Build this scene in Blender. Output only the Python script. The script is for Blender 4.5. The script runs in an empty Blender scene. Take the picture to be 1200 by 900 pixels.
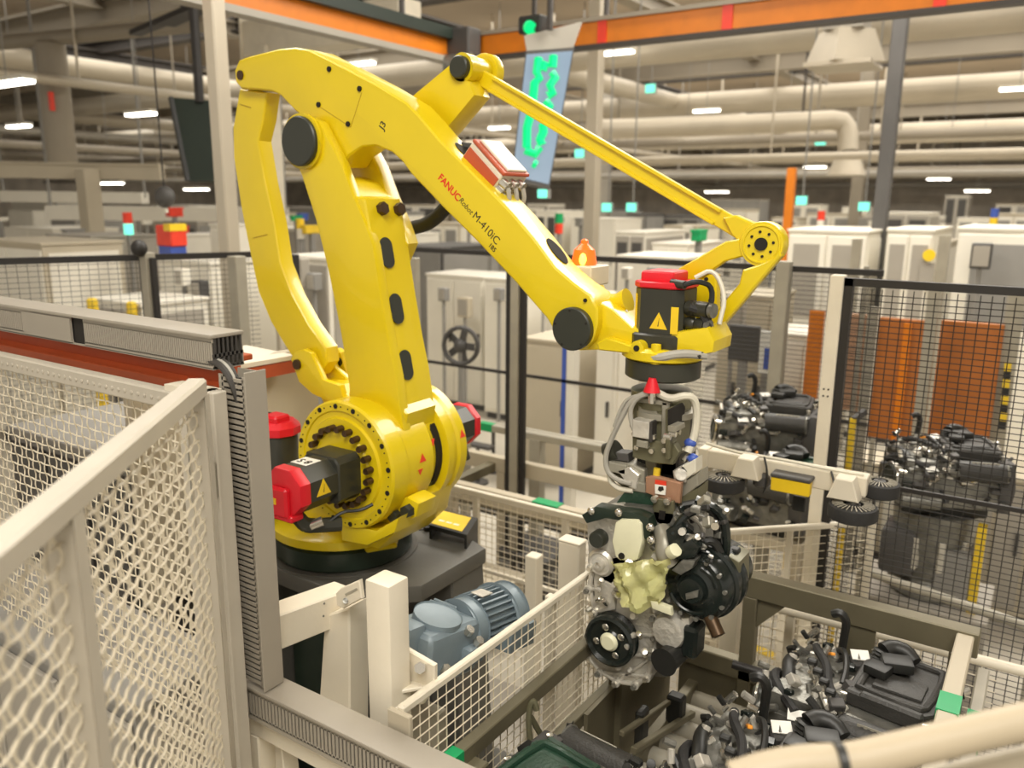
import bpy, bmesh, math, random
from mathutils import Vector, Matrix
PI = math.pi
R = math.radians
sc = bpy.context.scene
COL = sc.collection
# ------------------------------------------------------------------ camera, world, lights, exposure
# world axes: x runs along the front fences (to the right and towards the viewer), y away to the right, z up
cam_d = bpy.data.cameras.new('camera')
cam_d.sensor_width = 36.0
cam_d.lens = 28.8
cam_d.clip_start = 0.05
cam_d.clip_end = 300
cam_d.dof.use_dof = True
cam_d.dof.focus_distance = 2.3
cam_d.dof.aperture_fstop = 2.4
cam = bpy.data.objects.new('camera', cam_d)
COL.objects.link(cam)
cam.matrix_world = Matrix.Translation((0, 0, 2.55)) @ Matrix.Rotation(R(33.5), 4, 'Z') @ Matrix.Rotation(R(90 - 12.6), 4, 'X') @ Matrix.Rotation(R(0.5), 4, 'Z')
sc.camera = cam
world = bpy.data.worlds.new('hall_ambient')
sc.world = world
world.use_nodes = True
world.node_tree.nodes['Background'].inputs[0].default_value = (1.0, 0.92, 0.79, 1)
world.node_tree.nodes['Background'].inputs[1].default_value = 0.55
def area_lamp(name, loc, size, power, rot=(0, 0, 0), col=(1, 0.95, 0.86)):
    l = bpy.data.lights.new(name, 'AREA')
    l.shape = 'RECTANGLE'; l.size = size[0]; l.size_y = size[1]
    l.energy = power; l.color = col
    o = bpy.data.objects.new(name, l); COL.objects.link(o)
    o.location = loc; o.rotation_euler = rot
    return o
area_lamp('ceiling_light_bank', (0.9, -1.3, 6.2), (4.0, 2.5), 330)
area_lamp('ceiling_light_bank', (-4.5, 3.2, 6.4), (3.0, 2.0), 170)
area_lamp('ceiling_light_bank', (-1.0, 8.0, 6.6), (6.0, 2.0), 480)
area_lamp('ceiling_light_bank', (-12.0, 16.0, 7.4), (26.0, 12.0), 1700)
area_lamp('ceiling_light_bank', (-24.0, 34.0, 7.4), (40.0, 20.0), 4200)
area_lamp('ceiling_light_bank', (-2.0, 30.0, 7.4), (16.0, 24.0), 2200)
vs = sc.view_settings
vs.view_transform = 'Standard'; vs.look = 'None'; vs.gamma = 1.0; vs.use_curve_mapping = False
vs.exposure = 0.45
# ------------------------------------------------------------------ materials
def mat(name, col, rough=0.5, metal=0.0, var=0.08, scale=8.0, bump=0.0, bscale=60.0, emit=None, es=1.0, alpha=None, coat=0.0, trans=0.0):
    m = bpy.data.materials.new(name); m.use_nodes = True
    nt = m.node_tree; n = nt.nodes; p = n['Principled BSDF']
    p.inputs['Roughness'].default_value = rough
    p.inputs['Metallic'].default_value = metal
    p.inputs['Coat Weight'].default_value = coat
    if trans: p.inputs['Transmission Weight'].default_value = trans
    tc = n.new('ShaderNodeTexCoord')
    no = n.new('ShaderNodeTexNoise'); no.inputs['Scale'].default_value = scale; no.inputs['Detail'].default_value = 4
    nt.links.new(tc.outputs['Object'], no.inputs['Vector'])
    cr = n.new('ShaderNodeValToRGB')
    cr.color_ramp.elements[0].position = 0.3; cr.color_ramp.elements[1].position = 0.7
    cr.color_ramp.elements[0].color = (*[max(0, c * (1 - var)) for c in col], 1)
    cr.color_ramp.elements[1].color = (*[min(1, c * (1 + var)) for c in col], 1)
    nt.links.new(no.outputs['Fac'], cr.inputs['Fac'])
    nt.links.new(cr.outputs['Color'], p.inputs['Base Color'])
    if bump:
        nb = n.new('ShaderNodeTexNoise'); nb.inputs['Scale'].default_value = bscale; nb.inputs['Detail'].default_value = 3
        nt.links.new(tc.outputs['Object'], nb.inputs['Vector'])
        b = n.new('ShaderNodeBump'); b.inputs['Strength'].default_value = bump; b.inputs['Distance'].default_value = 0.01
        nt.links.new(nb.outputs['Fac'], b.inputs['Height']); nt.links.new(b.outputs['Normal'], p.inputs['Normal'])
    if emit:
        p.inputs['Emission Color'].default_value = (*emit, 1); p.inputs['Emission Strength'].default_value = es
    return m
M = {}
def dm(k, *a, **kw): M[k] = mat(k, *a, **kw)
dm('yellow', (0.76, 0.575, 0.006), 0.33, 0, 0.03, 5, 0.04, 90, coat=0.25)
dm('cream', (0.74, 0.675, 0.545), 0.42, 0, 0.05, 6, 0.05, 70)
dm('cream_mesh', (0.68, 0.61, 0.47), 0.45, 0, 0.05, 6)
dm('duct_grey', (0.33, 0.295, 0.24), 0.5, 0, 0.04, 6)
dm('duct_dark', (0.05, 0.045, 0.04), 0.6)
dm('red_oxide', (0.42, 0.075, 0.02), 0.5, 0, 0.08, 5)
dm('olive_steel', (0.165, 0.145, 0.092), 0.42, 0.3, 0.10, 6, 0.04, 50)
dm('black', (0.018, 0.018, 0.016), 0.45, 0, 0.1)
dm('black_gloss', (0.012, 0.016, 0.014), 0.22, 0, 0.2, 12)
dm('rubber', (0.022, 0.021, 0.02), 0.75, 0, 0.1, 30, 0.1, 120)
dm('motor_black', (0.035, 0.035, 0.025), 0.36, 0, 0.12, 10)
dm('dark_cap', (0.03, 0.033, 0.024), 0.4, 0, 0.08)
dm('red', (0.72, 0.012, 0.025), 0.4, 0, 0.05)
dm('bolt_brown', (0.085, 0.05, 0.025), 0.38, 0.6, 0.2, 30)
dm('hole', (0.012, 0.009, 0.006), 0.8)
dm('pedestal', (0.115, 0.11, 0.095), 0.45, 0.2, 0.12, 4, 0.04, 40)
dm('green_black', (0.016, 0.028, 0.018), 0.32, 0, 0.2, 8)
dm('motor_blue', (0.185, 0.235, 0.265), 0.42, 0.1, 0.10, 8, 0.05, 60)
dm('alu', (0.68, 0.645, 0.57), 0.30, 0.45, 0.16, 18, 0.35, 45)
dm('alu_cast', (0.60, 0.57, 0.50), 0.38, 0.4, 0.18, 14, 0.5, 60)
dm('alu_dark', (0.22, 0.215, 0.19), 0.38, 0.6, 0.25, 20, 0.4, 50)
dm('steel', (0.66, 0.63, 0.56), 0.22, 0.9, 0.08, 20)
dm('khaki', (0.155, 0.145, 0.085), 0.4, 0.25, 0.12, 10)
dm('grip_grey', (0.33, 0.31, 0.25), 0.4, 0.3, 0.1, 12)
dm('copper_pink', (0.42, 0.23, 0.14), 0.45, 0.2, 0.12, 12)
dm('yellow_film', (0.90, 0.86, 0.42), 0.16, 0, 0.2, 9, 0.25, 25, coat=.5)
dm('pale_cap', (0.80, 0.78, 0.55), 0.4, 0, 0.06)
dm('engine_cover', (0.04, 0.038, 0.034), 0.48, 0, 0.12, 20, 0.25, 140)
dm('engine_green', (0.018, 0.05, 0.03), 0.35, 0, 0.2, 10, 0.2, 90)
dm('orange_clip', (0.85, 0.32, 0.02), 0.4)
dm('paper', (0.84, 0.82, 0.75), 0.6, 0, 0.04, 40)
dm('sign_yellow', (0.88, 0.60, 0.02), 0.4)
dm('sign_red', (0.80, 0.05, 0.02), 0.4)
dm('text_red', (0.75, 0.03, 0.01), 0.5)
dm('text_black', (0.02, 0.018, 0.012), 0.5)
dm('groove', (0.42, 0.26, 0.01), 0.6)
dm('green_tape', (0.0, 0.32, 0.10), 0.45)
dm('hose_grey', (0.40, 0.38, 0.33), 0.5)
dm('hose_white', (0.72, 0.68, 0.56), 0.45)
dm('blue_plastic', (0.05, 0.10, 0.42), 0.4)
dm('box_red', (0.50, 0.09, 0.035), 0.45)
dm('fence_black', (0.022, 0.019, 0.017), 0.5)
dm('fence_post', (0.36, 0.33, 0.26), 0.45)
dm('white_panel', (0.78, 0.74, 0.64), 0.45, 0, 0.04, 2)
dm('grey_panel', (0.36, 0.33, 0.28), 0.5, 0, 0.06, 2)
dm('mid_grey', (0.26, 0.25, 0.23), 0.5, 0, 0.08, 3)
dm('dark_grey', (0.07, 0.066, 0.062), 0.5, 0, 0.1, 3)
dm('brown_panel', (0.42, 0.135, 0.025), 0.5, 0, 0.12, 4, 0.1, 12)
dm('tan_panel', (0.46, 0.26, 0.15), 0.5, 0, 0.1, 4)
dm('plaster', (0.50, 0.44, 0.33), 0.6, 0, 0.04, 3)
dm('orange', (0.70, 0.20, 0.008), 0.42, 0, 0.06)
dm('dark_green', (0.012, 0.022, 0.014), 0.5)
dm('floor', (0.52, 0.48, 0.40), 0.28, 0, 0.14, 0.6, 0.02, 6)
dm('floor_tan', (0.50, 0.40, 0.24), 0.4, 0, 0.12, 1)
dm('ceiling', (0.42, 0.35, 0.27), 0.7, 0, 0.08, 0.3)
dm('hall_wall', (0.66, 0.60, 0.52), 0.6, 0, 0.2, 0.9)
dm('beam', (0.30, 0.26, 0.20), 0.55, 0, 0.1, 0.5)
dm('beam_dark', (0.05, 0.042, 0.036), 0.6)
dm('duct_silver', (0.52, 0.46, 0.36), 0.4, 0.3, 0.08, 1)
dm('glass_dark', (0.10, 0.11, 0.10), 0.08, 0, 0.2, 3)
dm('line_yellow', (0.80, 0.55, 0.03), 0.5)
dm('pad_tan', (0.46, 0.385, 0.27), 0.5, 0, 0.05, 6)
dm('barrier', (0.50, 0.455, 0.375), 0.45, 0, 0.06, 6)
dm('lamp', (0.9, 0.9, 0.85), 0.5, emit=(1, 0.95, 0.84), es=6)
dm('beacon', (0.9, 0.12, 0.01), 0.3, emit=(1, 0.10, 0.01), es=1.0)
dm('beacon_core', (1, 0.7, 0.1), 0.3, emit=(1, 0.62, 0.06), es=3.0)
dm('exit_green', (0.1, 0.8, 0.6), 0.4, emit=(0.25, 0.95, 0.72), es=0.7)
dm('screen_blue', (0.08, 0.10, 0.13), 0.3, emit=(0.42, 0.58, 0.74), es=0.36)
dm('screen_green', (0.0, 0.5, 0.2), 0.3, emit=(0.0, 0.70, 0.16), es=0.55)
# ------------------------------------------------------------------ geometry helpers
class B:
    def __init__(s): s.bm = bmesh.new()
    def _xf(s, vs, mtx):
        for v in vs: v.co = mtx @ v.co
    def _bev(s, faces, off, seg=1):
        es = list({e for f in faces for e in f.edges})
        bmesh.ops.bevel(s.bm, geom=es, offset=off, segments=seg, profile=0.6, affect='EDGES', clamp_overlap=True)
    def box(s, c, d, rot=None, bev=0, seg=1):
        r = bmesh.ops.create_cube(s.bm, size=1.0); vs = r['verts']
        m = Matrix.Translation(c) @ (rot.to_4x4() if rot is not None else Matrix.Identity(4)) @ Matrix.Diagonal((*d, 1))
        s._xf(vs, m)
        if bev: s._bev({f for v in vs for f in v.link_faces}, bev, seg)
        return s
    def bx(s, x0, x1, y0, y1, z0, z1, bev=0, seg=1):
        return s.box(((x0 + x1) / 2, (y0 + y1) / 2, (z0 + z1) / 2), (abs(x1 - x0), abs(y1 - y0), abs(z1 - z0)), None, bev, seg)
    def prism(s, pts, axis, a, b, bev=0, seg=1):
        mk = {'y': lambda p, t: (p[0], t, p[1]), 'x': lambda p, t: (t, p[0], p[1]), 'z': lambda p, t: (p[0], p[1], t)}[axis]
        v0 = [s.bm.verts.new(mk(p, a)) for p in pts]; v1 = [s.bm.verts.new(mk(p, b)) for p in pts]
        n = len(pts); fs = [s.bm.faces.new(v0), s.bm.faces.new(v1[::-1])]
        for i in range(n):
            j = (i + 1) % n; fs.append(s.bm.faces.new((v0[j], v0[i], v1[i], v1[j])))
        bmesh.ops.recalc_face_normals(s.bm, faces=fs)
        if bev:
            es = list({e for f in fs[:2] for e in f.edges})
            bmesh.ops.bevel(s.bm, geom=es, offset=bev, segments=seg, profile=0.6, affect='EDGES', clamp_overlap=True)
        return s
    def plate(s, pts3, th, n=None):
        # a closed plate: 3-D outline thickened along n
        P = [Vector(p) for p in pts3]
        if n is None: n = (P[1] - P[0]).cross(P[2] - P[0]).normalized()
        n = Vector(n) * th
        v0 = [s.bm.verts.new(p) for p in P]; v1 = [s.bm.verts.new(p + n) for p in P]
        k = len(P); fs = [s.bm.faces.new(v0), s.bm.faces.new(v1[::-1])]
        for i in range(k):
            j = (i + 1) % k; fs.append(s.bm.faces.new((v0[j], v0[i], v1[i], v1[j])))
        bmesh.ops.recalc_face_normals(s.bm, faces=fs)
        return s
    def cyl(s, p0, p1, r, r2=None, n=20, bev=0, a0=0.0):
        p0 = Vector(p0); p1 = Vector(p1); d = p1 - p0
        res = bmesh.ops.create_cone(s.bm, cap_ends=True, segments=n, radius1=r, radius2=r if r2 is None else r2, depth=d.length)
        vs = res['verts']
        q = d.to_track_quat('Z', 'Y').to_matrix().to_4x4()
        s._xf(vs, Matrix.Translation((p0 + p1) / 2) @ q @ Matrix.Rotation(a0, 4, 'Z'))
        if bev:
            fs = {f for v in vs for f in v.link_faces}
            es = [e for e in {e for f in fs for e in f.edges} if any(len(f.verts) > 4 for f in e.link_faces)]
            if n <= 4: es = list({e for f in fs for e in f.edges})
            bmesh.ops.bevel(s.bm, geom=es, offset=bev, segments=2, profile=0.6, affect='EDGES', clamp_overlap=True)
        return s
    def ball(s, c, r, sc3=(1, 1, 1), u=14, v=9):
        res = bmesh.ops.create_uvsphere(s.bm, u_segments=u, v_segments=v, radius=r)
        s._xf(res['verts'], Matrix.Translation(c) @ Matrix.Diagonal((*sc3, 1)))
        return s
    def tube(s, pts, r, n=8, smooth=0, closed=False):
        P = [Vector(p) for p in pts]
        if isinstance(r, (list, tuple)) and smooth:
            for _ in range(smooth):
                q = [r[0]]
                for a, b in zip(r, r[1:]): q += [a * .75 + b * .25, a * .25 + b * .75]
                r = q + [r[-1]]
        for _ in range(smooth):
            Q = [P[0]]
            for a, b in zip(P, P[1:]): Q += [a * .75 + b * .25, a * .25 + b * .75]
            P = Q + [P[-1]]
        rings = []
        up = Vector((0.13, 0.21, 0.97)); k = len(P)
        for i, p in enumerate(P):
            if closed: t = P[(i + 1) % k] - P[i - 1]
            else: t = P[min(i + 1, k - 1)] - P[max(i - 1, 0)]
            t.normalize()
            if abs(t.dot(up)) > .97: up = Vector((0.9, 0.3, 0.1))
            u = t.cross(up).normalized(); w = u.cross(t).normalized(); up = w
            rr = r[i] if isinstance(r, (list, tuple)) else r
            rings.append([s.bm.verts.new(p + (u * math.cos(2 * PI * j / n) + w * math.sin(2 * PI * j / n)) * rr) for j in range(n)])
        m = k if closed else k - 1
        for i in range(m):
            A, C = rings[i], rings[(i + 1) % k]
            for j in range(n): s.bm.faces.new((A[j], A[(j + 1) % n], C[(j + 1) % n], C[j]))
        if not closed:
            s.bm.faces.new(rings[0][::-1]); s.bm.faces.new(rings[-1])
        return s
    def lathe(s, prof, p0, axis, n=32):
        # prof: (radius, distance along axis)
        q = Vector(axis).to_track_quat('Z', 'Y').to_matrix(); p0 = Vector(p0)
        rings = [[s.bm.verts.new(p0 + q @ Vector((r * math.cos(2 * PI * j / n), r * math.sin(2 * PI * j / n), h))) for j in range(n)] for r, h in prof]
        fs = []
        for A, C in zip(rings, rings[1:]):
            for j in range(n): fs.append(s.bm.faces.new((A[j], A[(j + 1) % n], C[(j + 1) % n], C[j])))
        fs.append(s.bm.faces.new(rings[0][::-1])); fs.append(s.bm.faces.new(rings[-1]))
        bmesh.ops.recalc_face_normals(s.bm, faces=fs)
        return s
    def torus(s, c, axis, R1, r, n=28, m=8):
        q = Vector(axis).to_track_quat('Z', 'Y').to_matrix(); c = Vector(c)
        return s.tube([c + q @ Vector((R1 * math.cos(2 * PI * i / n), R1 * math.sin(2 * PI * i / n), 0)) for i in range(n)], r, m, closed=True)
    def bar(s, p0, p1, w, h, bev=0, up=(0, 0, 1)):
        p0 = Vector(p0); p1 = Vector(p1); d = (p1 - p0); L = d.length; d.normalize()
        u = Vector(up).cross(d)
        if u.length < 1e-4: u = Vector((1, 0, 0))
        u.normalize(); v = d.cross(u)
        rot = Matrix((d, u, v)).transposed()
        return s.box((p0 + p1) / 2, (L, w, h), rot, bev)
    def wire(s, p0, p1, r):
        return s.cyl(p0, p1, r, n=4)
def obj(name, b, m, parent=None, label=None, kind=None, flat=False, cat=None, group=None):
    bm = b.bm
    me = bpy.data.meshes.new(name)
    xs = [v.co for v in bm.verts]
    lo = Vector((min(c.x for c in xs), min(c.y for c in xs), min(c.z for c in xs))); hi = Vector((max(c.x for c in xs), max(c.y for c in xs), max(c.z for c in xs)))
    o = Vector(((lo.x + hi.x) / 2, (lo.y + hi.y) / 2, lo.z))
    for v in bm.verts: v.co -= o
    bm.to_mesh(me); bm.free()
    if not flat:
        me.polygons.foreach_set('use_smooth', [True] * len(me.polygons))
        me.set_sharp_from_angle(angle=0.6)
    me.materials.append(M[m] if isinstance(m, str) else m)
    ob = bpy.data.objects.new(name, me); COL.objects.link(ob)
    ob['_w'] = tuple(o)
    if parent is not None:
        ob.parent = parent; ob.location = o - Vector(parent['_w'])
    else: ob.location = o
    if label: ob['label'] = label
    if kind: ob['kind'] = kind
    if cat: ob['category'] = cat
    if group: ob['group'] = group
    return ob
def thing(name, label, cat, loc=(0, 0, 0), group=None):
    o = bpy.data.objects.new(name, None); COL.objects.link(o); o.empty_display_size = 0.1
    o.location = loc; o['_w'] = tuple(loc); o['label'] = label; o['category'] = cat
    if group: o['group'] = group
    return o
def dup(root, loc, rotz, label, group=None, scale=None):
    r = root.copy(); COL.objects.link(r); r.location = loc; r.rotation_euler = (0, 0, rotz); r['label'] = label
    if scale: r.scale = (scale,) * 3
    if group: r['group'] = group
    for ch in list(root.children):
        c = ch.copy(); COL.objects.link(c); c.parent = r
        for g in list(ch.children):
            d = g.copy(); COL.objects.link(d); d.parent = c
    return r
def text(name, body, size, org, xdir, nrm, m, parent, bold=0.0, depth=0.0006, shear=0.0, label=None):
    cu = bpy.data.curves.new(name, 'FONT'); cu.body = body; cu.size = size; cu.extrude = depth; cu.offset = bold; cu.shear = shear; cu.resolution_u = 3
    t = bpy.data.objects.new(name, cu); COL.objects.link(t)
    dg = bpy.context.evaluated_depsgraph_get(); dg.update()
    me = bpy.data.meshes.new_from_object(t.evaluated_get(dg))
    bpy.data.objects.remove(t); bpy.data.curves.remove(cu)
    b = B(); b.bm.from_mesh(me); bpy.data.meshes.remove(me)
    x = Vector(xdir).normalized(); z = Vector(nrm).normalized(); y = z.cross(x)
    mt = Matrix((x, y, z)).transposed().to_4x4(); mt.translation = Vector(org)
    b.bm.transform(mt)
    return obj(name, b, m, parent, label, flat=True)
def circ(c, r, n=24, sx=1.0, sy=1.0, a0=0.0, a1=2 * PI):
    full = abs(a1 - a0 - 2 * PI) < 1e-6
    k = n if full else n + 1
    return [(c[0] + r * sx * math.cos(a0 + (a1 - a0) * i / n), c[1] + r * sy * math.sin(a0 + (a1 - a0) * i / n)) for i in range(k)]
rnd = random.Random(7)
V = Vector
def lerp(a, b, t): return V(a) * (1 - t) + V(b) * t
def flat_mesh(p00, p10, p01, nu, nv, r):
    # welded wire mesh: nu wires along v, nv wires along u, on the parallelogram p00, p10, p01
    b = B(); p00, p10, p01 = V(p00), V(p10), V(p01); u = p10 - p00; v = p01 - p00
    n = u.cross(v).normalized() * r
    for i in range(1, nu): b.wire(p00 + u * i / nu, p01 + u * i / nu, r)
    for j in range(1, nv): b.wire(p00 + v * j / nv + n * 1.4, p10 + v * j / nv + n * 1.4, r)
    return b
def crimped_mesh(p00, p10, p01, nu, nv, r, amp):
    # woven mesh of crimped wires
    b = B(); p00, p10, p01 = V(p00), V(p10), V(p01); u = p10 - p00; v = p01 - p00
    n = u.cross(v).normalized()
    for i in range(1, nu):
        pts = [p00 + u * i / nu + v * (k / (nv * 4)) + n * (amp * math.sin(k * PI / 4 + i * PI)) + u.normalized() * (amp * .8 * math.sin(k * PI / 4 + i * PI)) for k in range(nv * 4 + 1)]
        b.tube(pts, r, 4)
    for j in range(1, nv):
        pts = [p00 + v * j / nv + u * (k / (nu * 4)) + n * (-amp * .5 * math.cos(k * PI / 4 + j * PI)) + v.normalized() * (amp * .16 * math.sin(k * PI / 4 + j * PI)) for k in range(nu * 4 + 1)]
        b.tube(pts, r * 1.25, 4)
    return b
# ------------------------------------------------------------------ the yellow robot
rb = thing('palletizing_robot', 'large yellow four-axis palletizing robot with black motors on the dark pedestal', 'robot', (-2.36, 2.30, 1.06))
J2 = (-2.097,2.05,1.596)
J2x, J2z = J2[0], J2[2]
obj('base_ring', B().lathe([(.27, 0), (.283, .015), (.283, .085), (.27, .095)], (-2.36, 2.30, 1.125), (0, 0, 1), 48), 'green_black', rb, 'dark green-black round turntable ring')
# turntable and the body that carries the drum
b = B().lathe([(.27, 0), (.296, .012), (.296, .045), (.27, .06)], (-2.36, 2.30, 1.22), (0, 0, 1), 48)
b.prism([(-2.60, 1.25), (-2.02, 1.25), (-1.93, 1.34), (-1.90, 1.45), (-2.05, 1.60), (-2.30, 1.55), (-2.36, 1.36), (-2.60, 1.33)], 'y', 2.14, 2.46, 0.02, 2)
obj('turntable', b, 'yellow', rb)
b = B().prism([(-2.137,1.363),(-1.955,1.372),(-1.838,1.452),(-1.864,1.384),(-2,1.301),(-2.132,1.288)], 'y', 2.06, 2.30, 0.012, 2)
obj('front_foot', b, 'yellow', rb)
b = B().prism([(-2.199,2.189),(-2.201,2.259),(-2.144,2.258),(-2.085,2.329),(-2.041,2.269),(-2.104,2.166)], 'z', 1.205, 1.228, 0.006)
obj('pointer_finger', b, 'yellow', rb)
# near flange with two steps, drum, slot, far flange
b = B().lathe([(.13, -.012), (.135, -.004), (.178, -.004), (.183, .006), (.203, .006), (.207, 0), (.236, 0), (.243, .01), (.243, .085), (.229, .10), (.229, .101)], J2, (0, 1, 0), 64)
obj('near_flange', b, 'yellow', rb)
obj('joint_drum', B().lathe([(.229, .095), (.229, .245), (.208, .275), (.208, .31)], J2, (0, 1, 0), 64), 'yellow', rb)
obj('drum_slot', B().lathe([(.204, .28), (.217, .285), (.217, .315), (.204, .32)], J2, (0, 1, 0), 48), 'hole', rb, 'dark slot around the drum')
obj('far_flange', B().lathe([(.228, .312), (.246, .317), (.247, .35), (.236, .362), (.236, .38), (.246, .39), (.246, .43), (.225, .44)], J2, (0, 1, 0), 64), 'yellow', rb)
proto_hole = None; proto_bolt = None; proto_pin = None
for i in range(16):      # recessed screws in the rim of the flange
    a = 2 * PI * (i + .3) / 16
    p = (J2x + .2235 * math.cos(a), J2[1], J2z + .2235 * math.sin(a))
    obj('rim_screw', B().cyl((p[0], p[1] - .003, p[2]), (p[0], p[1] + .01, p[2]), .0095, n=10), 'hole', rb)
b = B()
for i in range(16):
    for da in (-.09, .09):
        a = 2 * PI * (i + .3) / 16 + da * 1.3
        b.cyl((J2x + .2225 * math.cos(a), J2[1] - .002, J2z + .2225 * math.sin(a)), (J2x + .2225 * math.cos(a), J2[1] + .01, J2z + .2225 * math.sin(a)), .0028, n=6)
obj('rim_pin_holes', b, 'hole', rb, kind='stuff')
for i in range(22):      # bolts round the motor
    a = 2 * PI * i / 22 + .1
    q = (J2x + .145 * math.cos(a), J2[1], J2z + .145 * math.sin(a))
    obj('flange_bolt', B().cyl((q[0], q[1] - .034, q[2]), (q[0], q[1] + .004, q[2]), .0125, n=12, bev=.002), 'bolt_brown', rb)
for p in ((-1.916,2.12,1.418), (-1.854,2.12,1.451)):
    obj('hex_plug', B().cyl((p[0], p[1] + .03, p[2]), (p[0], p[1] - .014, p[2]), .025, n=6, bev=.003), 'dark_cap', rb, 'large dark hexagon plug low on the drum')
obj('plug_lug', B().prism([(-1.983,1.446),(-1.866,1.498),(-1.81,1.484),(-1.827,1.428),(-1.91,1.376),(-1.978,1.36)], 'y', 2.135, 2.24, .01, 2), 'yellow', rb)
def tri(name, cx, cy, cz, s, nrm, up, m, th=.0015):
    n = V(nrm).normalized(); u = V(up); u = (u - n * u.dot(n)).normalized(); r = u.cross(n); c = V((cx, cy, cz))
    return B().plate([c + u * s * .62, c - u * s * .38 - r * s * .56, c - u * s * .38 + r * s * .56], th, n)
def drum_pt(ang, r, dy): return (J2x + r * math.cos(ang), J2[1] + dy, J2z + r * math.sin(ang))
for ang, dy, s, flip in ((.10, .18, .032, 1), (-.10, .165, .024, -1), (.30, .255, .028, -1), (.26, .41, .030, 1)):
    rr = .2295 if dy < .25 else (.2235 if dy < .3 else .2465)
    c = drum_pt(ang, rr, dy)
    obj('zero_mark', tri('t', *c, s, (math.cos(ang), 0, math.sin(ang)), (-math.sin(ang) * flip, 0, math.cos(ang) * flip), None), 'sign_red', rb, 'small red triangle mark on the drum')
def drum_patch(nm, a0, a1, d0, d1, m, r=.231):
    P = [drum_pt(a0 + (a1 - a0) * k / 4, r, d0) for k in range(5)] + [drum_pt(a1 + (a0 - a1) * k / 4, r, d1) for k in range(5)]
    am = (a0 + a1) / 2
    return obj(nm, B().plate(P, .004, (math.cos(am), 0, math.sin(am))), m, rb)
drum_patch('drum_window', -.62, -.98, .10, .235, 'bolt_brown')
drum_patch('rubber_stop', -.50, -.66, .275, .33, 'dark_cap', .212)
# motor on the near flange: octagonal black body, red end cap
mc = (J2x + .012, J2z - .012)
def octa(c, w, h, k=.47): 
    a, d = w / 2, h / 2; ka, kd = a * k * 1.2, d * k * 1.2
    return [(c[0] - a, c[1] - d + kd), (c[0] - a + ka, c[1] - d), (c[0] + a - ka, c[1] - d), (c[0] + a, c[1] - d + kd), (c[0] + a, c[1] + d - kd), (c[0] + a - ka, c[1] + d), (c[0] - a + ka, c[1] + d), (c[0] - a, c[1] + d - kd)]
mo = obj('axis_motor', B().prism(octa(mc, .166, .16), 'y', 1.80, 1.95, .004), 'motor_black', rb, 'black octagonal motor on the near flange')
obj('motor_flange', B().prism(octa(mc, .176, .17, .2), 'y', 1.93, 2.045, .006), 'motor_black', mo)
obj('end_cap', B().prism(octa(mc, .172, .166), 'y', 1.755, 1.805, .008, 2), 'red', mo, 'red octagonal motor end cap')
b = B().bx(mc[0] - .05, mc[0] + .035, 1.735, 1.76, mc[1] - .085, mc[1] + .02, .008)
b.bx(mc[0] - .06, mc[0] + .05, 1.742, 1.80, mc[1] - .10, mc[1] - .075, .006)
obj('plug_housing', b, 'red', mo, 'red plug housing on the end cap')
obj('name_plate', B().bx(mc[0] - .055, mc[0] - .012, 1.732, 1.736, mc[1] - .04, mc[1] - .018), 'sign_yellow', mo, 'small yellow plate on the red cap')
obj('rating_label', B().bx(mc[0] - .04, mc[0] + .036, 1.83, 1.90, mc[1] + .0795, mc[1] + .081), 'paper', mo, 'white label on the motor top')
text('label_print', 'S 8', .045, (mc[0] - .03, 1.845, mc[1] + .0812), (1, 0, 0), (0, 0, 1), 'text_black', mo, .001)
b = B().tube([(mc[0] + .02, 1.80, mc[1] - .10), (mc[0] + .03, 1.82, mc[1] - .135), (mc[0] + .05, 1.87, mc[1] - .145), (mc[0] + .09, 1.93, mc[1] - .15)], .026, 10, 2)
obj('cable_elbow', b, 'motor_black', mo)
obj('cable_gland', B().cyl((mc[0] + .045, 1.83, mc[1] - .135), (mc[0] + .075, 1.86, mc[1] - .12), .018, n=12), 'steel', mo)
obj('motor_cable', B().tube([(mc[0] + .07, 1.88, mc[1] - .14), (mc[0] + .10, 1.93, mc[1] - .10), (mc[0] + .13, 1.98, mc[1] - .11), (mc[0] + .16, 2.02, mc[1] - .09)], .006, 6, 2), 'black', mo)
def warn(parent, c, s, nrm, up):
    t = obj('warning_sticker', tri('w', *c, s, nrm, up, None), 'sign_yellow', parent, 'yellow warning triangle')
    n = V(nrm).normalized()
    cc = V(c) + n * .0016
    u = V(up).normalized()
    bb = B().plate([cc + u * s * .28 + u.cross(n) * s * .05, cc - u * s * .22 + u.cross(n) * s * .01, cc - u * s * .22 - u.cross(n) * s * .05], .0006, n)
    obj('flash_symbol', bb, 'text_black', t)
warn(mo, (mc[0] + .0832, 1.862, mc[1] + .0), .058, (1, 0, 0), (0, 0, 1))
# standing motor on the turntable (left)
sm = (-2.553,2.14,1.651)
ms = obj('axis_motor', B().lathe([(.075, -.36), (.082, -.33), (.080, -.30), (.080, -.02), (.070, 0)], sm, (0, 0, 1), 20), 'motor_black', rb, 'black standing motor behind the left duct')
obj('end_cap', B().lathe([(.075, -.03), (.094, -.022), (.094, .008), (.07, .03), (.06, .03)], sm, (0, 0, 1), 10), 'red', ms, 'red cap of the standing motor')
obj('plug_housing', B().bx(sm[0] - .035, sm[0] + .05, sm[1] - .05, sm[1] + .03, sm[2] + .02, sm[2] + .055, .008), 'red', ms)
obj('connector', B().cyl((sm[0] - .09, sm[1], sm[2] + .03), (sm[0] - .04, sm[1], sm[2] + .035), .02, n=10), 'motor_black', ms)
warn(ms, (sm[0] + .012, sm[1] - .0805, sm[2] - .17), .05, (0.1, -1, 0), (0, 0, 1))
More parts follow.
